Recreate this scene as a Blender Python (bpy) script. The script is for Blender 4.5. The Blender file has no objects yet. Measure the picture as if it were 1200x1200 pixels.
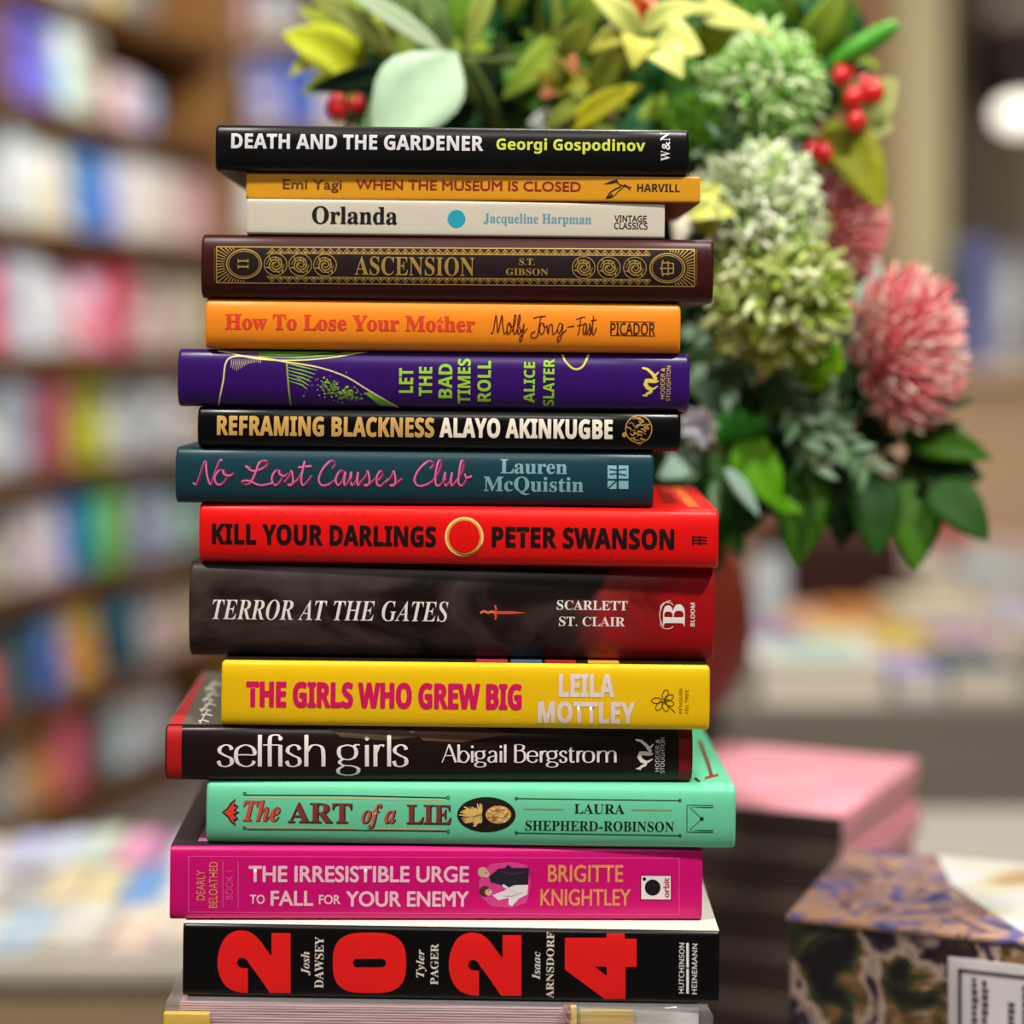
import bpy, bmesh, math, random
from mathutils import Vector, Matrix
from mathutils import noise as mnoise

random.seed(11)
SC = bpy.context.scene
COL = SC.collection
PI = math.pi
EYE = 1.27            # camera height above the shop floor
FPX = 2340.0          # focal length in pixels of the 1200 px frame
CEIL = 3.2
CX, CY = 580.0, 411.0 # principal point
CAMY = -0.9


def W(px, py, d):
    """point at depth d (metres from the lens) seen at that place of the photograph"""
    return Vector(((px - CX) / FPX * d, d + CAMY, EYE - (py - CY) / FPX * d))


# ------------------------------------------------------------------ materials
def lin(c):
    r = []
    for v in c:
        v = v / 255.0
        r.append(v / 12.92 if v <= 0.04045 else ((v + 0.055) / 1.055) ** 2.4)
    return (r[0], r[1], r[2], 1.0)


MATS = {}


def mat(rgb, rough=0.5, spec=0.4, var=0.06, scale=60.0, bump=0.0, trans=0.0, metal=0.0, coat=0.0):
    key = (tuple(rgb), rough, spec, var, scale, bump, trans, metal, coat)
    if key in MATS:
        return MATS[key]
    m = bpy.data.materials.new('surface')
    m.use_nodes = True
    nt = m.node_tree
    b = nt.nodes['Principled BSDF']
    b.inputs['Roughness'].default_value = rough
    b.inputs['Specular IOR Level'].default_value = spec
    b.inputs['Metallic'].default_value = metal
    b.inputs['Coat Weight'].default_value = coat
    if trans:
        b.inputs['Transmission Weight'].default_value = trans
    tc = nt.nodes.new('ShaderNodeTexCoord')
    nz = nt.nodes.new('ShaderNodeTexNoise')
    nz.inputs['Scale'].default_value = scale
    nz.inputs['Detail'].default_value = 3
    nt.links.new(tc.outputs['Object'], nz.inputs['Vector'])
    c = lin(rgb)
    mx = nt.nodes.new('ShaderNodeMix')
    mx.data_type = 'RGBA'
    mx.inputs[6].default_value = tuple(max(0, v * (1 - var)) for v in c[:3]) + (1,)
    mx.inputs[7].default_value = tuple(min(1, v * (1 + var)) for v in c[:3]) + (1,)
    nt.links.new(nz.outputs['Fac'], mx.inputs[0])
    nt.links.new(mx.outputs[2], b.inputs['Base Color'])
    if bump:
        bp = nt.nodes.new('ShaderNodeBump')
        bp.inputs['Strength'].default_value = bump
        bp.inputs['Distance'].default_value = 0.001
        nt.links.new(nz.outputs['Fac'], bp.inputs['Height'])
        nt.links.new(bp.outputs['Normal'], b.inputs['Normal'])
    MATS[key] = m
    return m


def ramp_mat(stops, scale=20.0, rough=0.5, spec=0.4, detail=4.0, stretch=(1, 1, 1), distort=0.0, kind='noise', bump=0.0):
    """procedural pattern: noise (or voronoi / wave) through a colour ramp"""
    m = bpy.data.materials.new('pattern')
    m.use_nodes = True
    nt = m.node_tree
    b = nt.nodes['Principled BSDF']
    b.inputs['Roughness'].default_value = rough
    b.inputs['Specular IOR Level'].default_value = spec
    tc = nt.nodes.new('ShaderNodeTexCoord')
    mp = nt.nodes.new('ShaderNodeMapping')
    mp.inputs['Scale'].default_value = stretch
    nt.links.new(tc.outputs['Object'], mp.inputs['Vector'])
    if kind == 'wave':
        t = nt.nodes.new('ShaderNodeTexWave')
        t.bands_direction = 'Z'
        t.inputs['Distortion'].default_value = distort
        t.inputs['Detail'].default_value = detail
        out = t.outputs['Fac']
    elif kind == 'voronoi':
        t = nt.nodes.new('ShaderNodeTexVoronoi')
        out = t.outputs['Color']
    else:
        t = nt.nodes.new('ShaderNodeTexNoise')
        t.inputs['Detail'].default_value = detail
        t.inputs['Distortion'].default_value = distort
        out = t.outputs['Fac']
    t.inputs['Scale'].default_value = scale
    nt.links.new(mp.outputs['Vector'], t.inputs['Vector'])
    r = nt.nodes.new('ShaderNodeValToRGB')
    cr = r.color_ramp
    while len(cr.elements) < len(stops):
        cr.elements.new(0.5)
    for e, (p, c) in zip(cr.elements, stops):
        e.position = p
        e.color = lin(c)
    nt.links.new(out, r.inputs['Fac'])
    nt.links.new(r.outputs['Color'], b.inputs['Base Color'])
    if bump:
        bp = nt.nodes.new('ShaderNodeBump')
        bp.inputs['Strength'].default_value = bump
        bp.inputs['Distance'].default_value = 0.001
        nt.links.new(out, bp.inputs['Height'])
        nt.links.new(bp.outputs['Normal'], b.inputs['Normal'])
    return m


# ------------------------------------------------------------------ objects
def link(name, me, parent=None, mats=()):
    o = bpy.data.objects.new(name, me)
    COL.objects.link(o)
    if parent is not None:
        o.parent = parent
    for m in mats:
        me.materials.append(m)
    return o


def tag(o, label, cat, group=None, kind=None):
    o['label'] = label
    o['category'] = cat
    if group:
        o['group'] = group
    if kind:
        o['kind'] = kind
    return o


def thing(name, label, cat, loc=(0, 0, 0), rotz=0.0, group=None):
    o = bpy.data.objects.new(name, None)
    o.empty_display_size = 0.05
    COL.objects.link(o)
    o.location = loc
    o.rotation_euler = (0, 0, rotz)
    return tag(o, label, cat, group)


class MB:
    """collects shapes, then links them as one mesh object"""

    def __init__(self):
        self.v, self.f, self.m, self.s = [], [], [], []

    def add(self, vs, fs, mi=0, smooth=False):
        b = len(self.v)
        self.v += [tuple(p) for p in vs]
        self.f += [tuple(b + i for i in f) for f in fs]
        self.m += [mi] * len(fs)
        self.s += [smooth] * len(fs)

    def box(self, lo, hi, mi=0, mtx=None):
        vs = [Vector((x, y, z)) for z in (lo[2], hi[2]) for y in (lo[1], hi[1]) for x in (lo[0], hi[0])]
        if mtx is not None:
            vs = [mtx @ p for p in vs]
        self.add(vs, [(0, 2, 3, 1), (4, 5, 7, 6), (0, 1, 5, 4), (2, 6, 7, 3), (0, 4, 6, 2), (1, 3, 7, 5)], mi)

    def rbox(self, lo, hi, r, mi=0, mtx=None):
        """box with bevelled edges"""
        bm = bmesh.new()
        bmesh.ops.create_cube(bm, size=1)
        for p in bm.verts:
            p.co = Vector([lo[i] + (p.co[i] + 0.5) * (hi[i] - lo[i]) for i in range(3)])
        bmesh.ops.bevel(bm, geom=bm.edges[:], offset=r, segments=2, affect='EDGES', profile=0.5)
        self.bm(bm, mi, mtx)

    def bm(self, bm, mi=0, mtx=None, smooth=False):
        bm.verts.index_update()
        vs = [(mtx @ p.co if mtx is not None else p.co.copy()) for p in bm.verts]
        self.add(vs, [tuple(q.index for q in f.verts) for f in bm.faces], mi, smooth)
        bm.free()

    def tube(self, pts, rad, n=8, mi=0, cap=True):
        pts = [Vector(p) for p in pts]
        k = len(pts)
        rs = rad if isinstance(rad, (list, tuple)) else [rad] * k
        rings = []
        up = Vector((0.31, 0.17, 0.93)).normalized()
        for i, p in enumerate(pts):
            t = (pts[min(i + 1, k - 1)] - pts[max(i - 1, 0)])
            if t.length < 1e-9:
                t = Vector((0, 0, 1))
            t.normalize()
            a = t.cross(up)
            if a.length < 0.05:
                a = t.cross(Vector((1, 0, 0)))
            a.normalize()
            c = t.cross(a)
            rings.append([p + rs[i] * (a * math.cos(2 * PI * j / n) + c * math.sin(2 * PI * j / n)) for j in range(n)])
        vs = [q for r in rings for q in r]
        fs = []
        for i in range(k - 1):
            for j in range(n):
                j2 = (j + 1) % n
                fs.append((i * n + j, i * n + j2, (i + 1) * n + j2, (i + 1) * n + j))
        if cap:
            fs.append(tuple(range(n - 1, -1, -1)))
            fs.append(tuple((k - 1) * n + j for j in range(n)))
        self.add(vs, fs, mi, True)

    def lathe(self, prof, n=32, mi=0, mtx=None):
        vs, fs = [], []
        for r, z in prof:
            for j in range(n):
                a = 2 * PI * j / n
                p = Vector((r * math.cos(a), r * math.sin(a), z))
                vs.append(mtx @ p if mtx is not None else p)
        for i in range(len(prof) - 1):
            for j in range(n):
                j2 = (j + 1) % n
                fs.append((i * n + j, i * n + j2, (i + 1) * n + j2, (i + 1) * n + j))
        self.add(vs, fs, mi, True)

    def ball(self, c, r, mi=0, sub=2, sc=(1, 1, 1)):
        bm = bmesh.new()
        bmesh.ops.create_icosphere(bm, subdivisions=sub, radius=r)
        for p in bm.verts:
            p.co = Vector((p.co.x * sc[0], p.co.y * sc[1], p.co.z * sc[2])) + Vector(c)
        self.bm(bm, mi, None, True)

    def build(self, name, mats, parent=None, origin=None):
        me = bpy.data.meshes.new(name)
        vs = self.v
        if origin is not None:
            o = Vector(origin)
            vs = [tuple(Vector(p) - o) for p in vs]
        me.from_pydata(vs, [], self.f)
        me.polygons.foreach_set('material_index', self.m)
        me.polygons.foreach_set('use_smooth', self.s)
        me.update()
        ob = link(name, me, parent, mats if isinstance(mats, (list, tuple)) else [mats])
        if origin is not None:
            ob.location = origin
        return ob


def struct(name, mb, mats):
    o = mb.build(name, mats)
    o['kind'] = 'structure'
    return o

# outlines of the letters used on the spines
GLYPHS = {'NB': {' ': '111', 'A': '276|0 0,101 287,175 287,276 0,211 0,190 68,86 68,65 0|101 119,176 119,154 185,149 202,143 224,138 242,133 223,126 200,122 185', 'B': '269|36 0,36 286,125 286,175 282,211 270,227 256,237 237,240 213,238 191,229 172,215 159,196 152,196 150,210 146,222 140,233 131,241 119,246 103,248 83,244 59,235 39,220 22,199 10,173 2,143 0|96 172,132 172,154 175,168 181,176 191,178 205,175 219,166 229,151 234,128 236,96 236|96 50,136 50,159 53,174 61,182 73,185 89,182 103,174 115,158 122,134 124,96 124', 'C': '255|152 -4,111 1,79 14,54 36,37 65,27 101,23 142,27 183,39 219,58 248,84 271,117 285,157 290,178 288,200 284,221 278,241 270,221 220,189 234,173 238,157 239,136 236,118 228,104 213,90 182,86 142,90 102,103 71,116 58,134 49,157 46,175 47,192 50,230 62,230 11,211 4,193 0,173 -3', 'D': '296|36 0,36 286,126 286,167 282,203 270,233 250,255 223,268 188,273 146,268 101,255 65,232 37,201 16,162 4,117 0|96 50,122 50,161 56,188 74,205 103,210 144,208 173,201 196,189 214,173 226,153 234,129 236,96 236', 'E': '224|36 0,36 286,200 286,200 236,96 236,96 173,193 173,193 124,96 124,96 50,200 50,200 0', 'F': '220|36 0,36 286,200 286,200 236,96 236,96 162,192 162,192 113,96 113,96 0', 'G': '290|156 -4,117 0,84 13,58 34,38 62,27 99,23 143,28 185,41 221,62 250,91 272,128 285,172 290,195 288,217 285,238 279,257 272,237 224,207 235,190 238,172 239,147 236,126 227,109 213,96 193,88 170,86 142,88 116,93 92,103 73,117 59,136 49,160 46,182 48,198 50,198 110,144 110,144 160,258 160,258 12,211 0,185 -3', 'H': '306|36 0,36 286,96 286,96 174,210 174,210 286,270 286,270 0,210 0,210 123,96 123,96 0', 'I': '156|13 0,13 34,48 50,48 235,13 251,13 286,143 286,143 251,108 235,108 50,143 34,143 0', 'K': '266|36 0,36 286,96 286,96 155,108 172,120 188,198 286,265 286,165 159,266 0,197 0,122 120,96 102,96 0', 'L': '226|36 0,36 286,96 286,96 50,212 50,212 0', 'M': '377|36 0,36 286,118 286,186 67,187 67,259 286,341 286,341 0,285 0,285 135,285 166,287 200,288 224,286 224,212 0,157 0,88 224,86 224,88 200,89 166,90 133,90 0', 'N': '325|36 0,36 286,112 286,236 72,238 72,236 111,235 150,235 286,289 286,289 0,212 0,88 216,86 216,89 175,90 134,90 0', 'O': '318|159 -4,117 1,83 14,56 37,38 66,27 102,23 144,27 185,38 221,56 250,83 272,117 285,160 290,202 285,236 272,262 250,281 221,292 185,295 143,292 102,281 66,262 36,236 14,202 1|159 47,183 50,201 58,215 73,227 103,232 143,227 184,215 214,201 228,183 237,160 240,136 237,118 228,104 214,91 184,87 143,91 103,104 73,118 58,136 50', 'P': '251|36 0,36 286,127 286,161 283,188 275,208 262,222 244,230 222,233 196,231 172,223 150,209 130,188 115,160 105,122 102,96 102,96 0|96 151,116 151,139 154,157 161,168 175,172 194,167 218,151 231,124 236,96 236', 'R': '264|36 0,36 286,119 286,155 283,183 276,205 264,221 248,230 226,233 200,231 182,226 166,217 152,206 141,194 132,180 124,264 0,197 0,129 110,96 110,96 0|96 159,116 159,142 161,159 169,169 181,172 198,169 216,158 227,140 234,115 236,96 236', 'S': '220|99 -4,56 0,18 13,18 70,61 53,82 48,104 46,123 48,136 55,143 64,145 76,141 91,129 102,90 123,68 134,46 151,36 162,28 175,23 190,22 208,24 232,33 252,48 268,67 280,91 287,118 290,140 288,161 284,203 270,184 222,148 235,133 238,116 239,101 237,90 231,83 222,81 210,84 197,94 186,111 176,135 165,155 154,172 143,186 131,196 117,202 100,204 79,201 56,192 35,177 19,156 6,130 -1', 'T': '232|86 0,86 235,8 235,8 286,224 286,224 235,146 235,146 0', 'U': '302|150 -4,115 -1,86 9,64 25,47 46,37 72,34 102,34 286,94 286,94 111,98 81,109 61,127 50,152 47,177 51,195 62,205 82,208 111,208 286,268 286,268 101,265 73,255 47,239 26,216 10,187 -1', 'V': '260|97 0,0 286,61 286,115 116,119 99,126 75,130 53,134 75,140 99,145 116,199 286,260 286,163 0', 'W': '387|73 0,0 286,60 286,96 130,101 106,106 78,110 55,114 79,119 105,123 126,165 286,222 286,264 126,268 106,273 78,277 55,280 79,286 106,291 130,327 286,387 286,314 0,245 0,206 150,203 163,199 182,196 202,193 217,191 202,187 183,183 163,180 150,142 0', 'Y': '250|95 0,95 109,0 286,66 286,125 168,184 286,250 286,155 111,155 0', 'd': '253|100 -4,78 -1,58 9,41 25,28 47,21 75,18 109,21 143,28 171,41 194,58 210,79 219,102 222,124 220,141 213,154 203,165 190,167 190,164 209,162 234,162 304,222 304,222 0,176 0,165 28,162 28,152 16,139 5,122 -2|121 44,142 47,156 58,164 76,166 102,166 108,164 137,157 157,143 170,120 174,103 170,90 157,81 136,78 108,81 80,90 60,103 48', 'e': '236|130 -4,99 -1,72 8,50 24,32 45,22 73,18 108,21 143,31 171,47 194,67 210,92 219,121 222,149 220,173 211,193 197,207 177,216 153,219 123,219 94,78 94,83 72,93 55,110 44,133 40,153 41,171 45,189 50,207 58,207 12,190 5,173 0,153 -3|80 134,163 134,160 152,153 167,140 177,122 180,106 177,93 169,84 155', 'g': '253|113 -96,70 -93,50 -89,31 -83,31 -36,73 -48,116 -52,142 -47,157 -30,162 -3,162 2,163 16,164 28,162 28,150 14,136 4,119 -2,100 -4,76 -1,56 9,40 26,28 48,20 76,18 109,20 142,28 170,40 192,57 209,78 219,102 222,127 219,148 208,165 190,167 190,172 218,222 218,222 0,219 -29,210 -53,194 -72,173 -85,146 -93|122 43,141 46,155 56,164 74,166 101,166 108,164 139,156 159,142 170,121 174,97 167,83 145,79 108,84 72,98 50', 'i': '122|61 246,49 247,38 252,31 261,29 275,31 289,38 298,49 302,61 304,74 302,84 298,91 289,94 275,91 261,84 252,74 247|31 0,31 218,91 218,91 0', 'n': '263|31 0,31 218,77 218,85 190,88 190,100 205,117 215,135 221,155 222,187 218,212 203,223 188,230 168,233 142,233 0,173 0,173 128,171 148,165 163,154 172,138 175,122 173,109 167,101 156,93 134,91 103,91 0', 'o': '248|123 -4,94 -1,69 9,48 25,32 48,21 76,18 110,21 143,31 171,46 193,68 209,94 219,124 222,153 219,179 209,200 193,216 171,226 143,230 110,226 76,217 48,201 26,180 9,154 -1|124 44,144 48,158 61,166 81,169 110,166 138,158 158,144 170,124 174,103 170,89 158,81 138,79 110,81 81,89 61,103 48', 'p': '253|31 -96,31 218,80 218,88 190,91 190,101 202,114 213,131 220,153 222,176 219,196 210,212 194,225 172,233 144,235 110,233 75,225 47,212 25,194 9,174 -1,151 -4,130 -2,114 5,101 14,91 24,88 24,91 -8,91 -96|134 44,152 49,165 61,172 82,174 110,170 146,156 168,134 175,114 171,101 160,94 142,91 116,91 110,93 82,100 61,113 49', 'r': '182|31 0,31 218,76 218,85 182,88 182,99 197,114 210,133 219,153 222,164 222,173 221,169 165,161 166,151 167,136 165,122 161,109 154,99 144,93 130,91 111,91 0', 's': '199|90 -4,51 -1,35 3,18 9,18 58,56 45,76 41,92 40,107 41,117 45,123 51,125 58,122 68,109 78,78 93,44 110,32 120,24 131,20 145,18 162,21 180,28 195,42 207,69 219,104 222,124 221,143 218,162 213,181 205,163 162,133 174,118 177,104 178,89 177,80 172,77 164,81 155,94 146,123 133,155 117,167 108,176 97,182 83,184 65,181 44,173 27,160 14,131 0', 'v': '228|83 0,0 218,62 218,104 94,110 71,113 49,114 49,117 71,123 94,165 218,228 218,144 0', 'cap': 286},
'BF': {' ': '111', '&': '250|198 136,185 113,169 92,130 136,159 160,175 183,180 208,176 232,162 250,141 263,115 268,86 263,64 250,50 231,45 205,49 182,61 160,76 142,42 118,19 92,11 61,17 36,32 15,54 1,80 -4,106 0,134 13,166 37,198 0,248 0,193 64,220 100,237 136|142 64,123 48,104 37,84 32,68 36,56 47,50 61,56 80,72 98,98 116|83 208,87 222,98 231,113 234,129 231,140 221,144 206,141 193,131 179,108 162,97 175,87 191', '-': '129|113 107,16 107,16 70,113 70', '.': '88|44 44,32 41,23 32,20 20,23 8,32 0,44 -4,56 0,64 8,68 20,64 32,56 41', '1': '200|120 273,81 273,81 0,120 0', 'A': '267|145 274,117 274,0 0,40 0,74 80,190 80,227 0,267 0|130 214,174 116,90 116', 'B': '225|30 0,124 0,167 7,196 24,212 47,217 73,213 98,200 119,179 135,152 144,152 145,175 159,189 178,193 203,188 229,173 251,147 267,109 273,30 273|69 238,105 238,134 232,148 219,153 200,146 175,127 161,95 156,69 156|69 121,116 121,150 115,170 100,177 78,174 63,165 49,147 39,118 35,69 35', 'C': '283|262 254,212 271,169 276,109 266,61 236,30 190,19 132,28 87,54 43,100 10,166 -4,205 0,237 8,265 20,265 63,234 46,202 36,170 32,125 40,90 61,68 94,60 136,68 178,91 211,125 233,168 240,199 237,230 228,262 212', 'D': '300|30 0,137 0,197 11,243 42,272 86,282 136,273 185,247 229,202 261,136 273,30 273|70 238,130 238,180 229,214 208,235 175,241 136,237 106,220 73,187 46,132 35,70 35', 'E': '200|185 273,30 273,30 0,188 0,188 35,69 35,69 120,181 120,181 155,69 155,69 238,185 238', 'F': '188|176 273,30 273,30 0,70 0,70 127,176 127,176 162,70 162,70 238,176 238', 'G': '296|269 134,178 134,178 99,230 99,230 43,201 36,171 32,126 40,91 61,69 94,60 136,69 177,91 210,124 232,166 240,198 237,231 228,264 214,264 253,211 272,166 276,108 266,62 236,31 191,20 135,31 79,61 36,107 7,165 -4,201 -1,235 6,269 19', 'H': '292|261 273,222 273,222 154,69 154,69 273,30 273,30 0,69 0,69 119,222 119,222 0,261 0', 'I': '100|70 273,30 273,30 0,70 0', 'K': '262|114 144,233 273,184 273,69 148,69 273,30 273,30 0,69 0,69 135,208 0,262 0', 'L': '196|69 273,30 273,30 0,192 0,192 35,69 35', 'M': '312|284 273,247 273,156 161,66 273,29 273,29 0,68 0,68 212,69 212,153 107,160 107,244 212,244 212,244 0,284 0', 'N': '312|282 273,246 273,246 62,61 273,30 273,30 0,66 0,66 210,249 0,282 0', 'O': '329|18 136,28 83,57 39,103 8,164 -4,226 8,272 39,301 83,311 136,301 190,272 235,225 265,164 276,104 265,58 235,28 190|58 136,66 178,89 211,122 233,164 240,207 233,241 211,263 178,271 136,263 95,241 62,207 40,164 32,122 40,89 62,66 95', 'R': '242|31 273,31 0,70 0,70 118,86 118,106 115,128 97,159 56,195 0,242 0,204 54,185 85,166 110,144 130,168 145,184 168,189 196,183 228,165 252,137 268,100 273|70 239,95 239,126 234,143 220,149 198,147 181,138 167,121 157,95 154,70 154', 'S': '183|160 257,130 272,99 276,65 271,39 257,22 234,16 204,34 158,75 128,116 101,134 66,129 50,115 37,90 32,63 36,39 50,18 71,18 22,41 7,66 -1,94 -4,125 2,149 17,165 41,170 70,152 121,111 153,71 177,52 209,58 226,73 237,96 241,115 239,137 230,160 213', 'T': '242|235 273,7 273,7 238,101 238,101 0,140 0,140 238,235 238', 'U': '283|259 273,220 273,220 114,219 90,213 70,203 54,187 43,166 35,139 32,117 35,97 43,80 56,70 69,65 86,64 112,64 273,24 273,24 103,34 55,60 22,96 3,138 -4,191 4,229 27,252 62,259 107', 'W': '417|416 273,378 273,303 85,227 273,190 273,114 85,39 273,0 273,110 -2,118 -2,208 221,298 -2,306 -2', 'Y': '242|120 179,47 273,0 273,101 144,101 0,140 0,140 144,242 273,194 273', 'a': '171|164 32,153 25,146 22,141 24,139 32,139 124,134 150,120 169,99 180,74 183,50 181,30 172,14 159,14 120,32 137,51 146,71 150,89 146,100 136,103 118,103 108,72 97,50 89,30 78,16 63,10 40,16 19,31 3,54 -4,79 1,103 15,108 4,117 -2,130 -4,145 -1,164 10|103 36,88 26,72 22,59 25,50 34,46 47,54 65,75 78,103 89', 'b': '200|59 273,24 273,24 10,55 0,90 -4,131 3,161 22,180 53,186 94,181 129,164 158,140 176,109 183,83 179,59 167|59 133,80 147,100 151,126 143,144 122,150 88,143 58,124 38,95 30,77 32,59 36', 'g': '171|168 180,94 180,62 175,37 163,21 143,16 118,18 99,26 84,38 71,56 61,56 60,41 55,31 46,27 35,32 23,45 12,20 2,5 -15,0 -38,6 -59,23 -77,49 -88,83 -92,118 -88,145 -77,162 -59,168 -35,163 -13,146 4,116 15,85 22,67 30,61 38,74 51,104 57,134 72,145 90,150 113,146 133,132 152,168 152|118 117,114 100,102 88,84 84,65 88,53 99,48 116,53 133,66 144,84 149,101 144,114 133|133 -38,127 -52,110 -61,84 -64,56 -60,39 -51,34 -36,39 -22,53 -12,74 -9,99 -11,123 -20', 'i': '88|62 180,26 180,26 0,62 0|65 234,62 245,55 252,44 255,33 252,26 245,23 234,26 223,33 216,44 213,55 216,62 223', 'm': '308|24 180,24 0,59 0,59 130,73 144,88 151,104 153,120 149,132 135,136 112,136 0,172 0,172 130,192 147,212 153,231 148,244 134,249 111,249 0,285 0,285 113,281 142,269 164,250 178,225 183,202 179,182 167,165 151,151 169,133 180,112 183,86 177,59 156,59 180', 'o': '221|109 183,72 176,42 157,22 128,14 92,21 53,41 23,71 4,109 -4,149 3,179 23,199 53,206 92,199 128,179 157,148 176|109 151,133 147,153 134,165 115,170 91,166 65,154 45,134 33,109 28,85 33,67 46,55 66,51 92,55 115,67 134,86 147', 'r': '158|28 180,28 0,63 0,63 94,69 122,85 142,107 149,123 144,140 132,159 162,137 178,116 183,99 179,82 164,64 138,63 138,63 180', 't': '133|67 217,0 152,0 148,31 148,31 53,35 30,46 12,64 1,90 -4,111 0,133 8,133 42,112 32,92 28,81 31,71 39,67 56,67 148,124 148,124 180,67 180', 'cap': 273},
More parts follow.
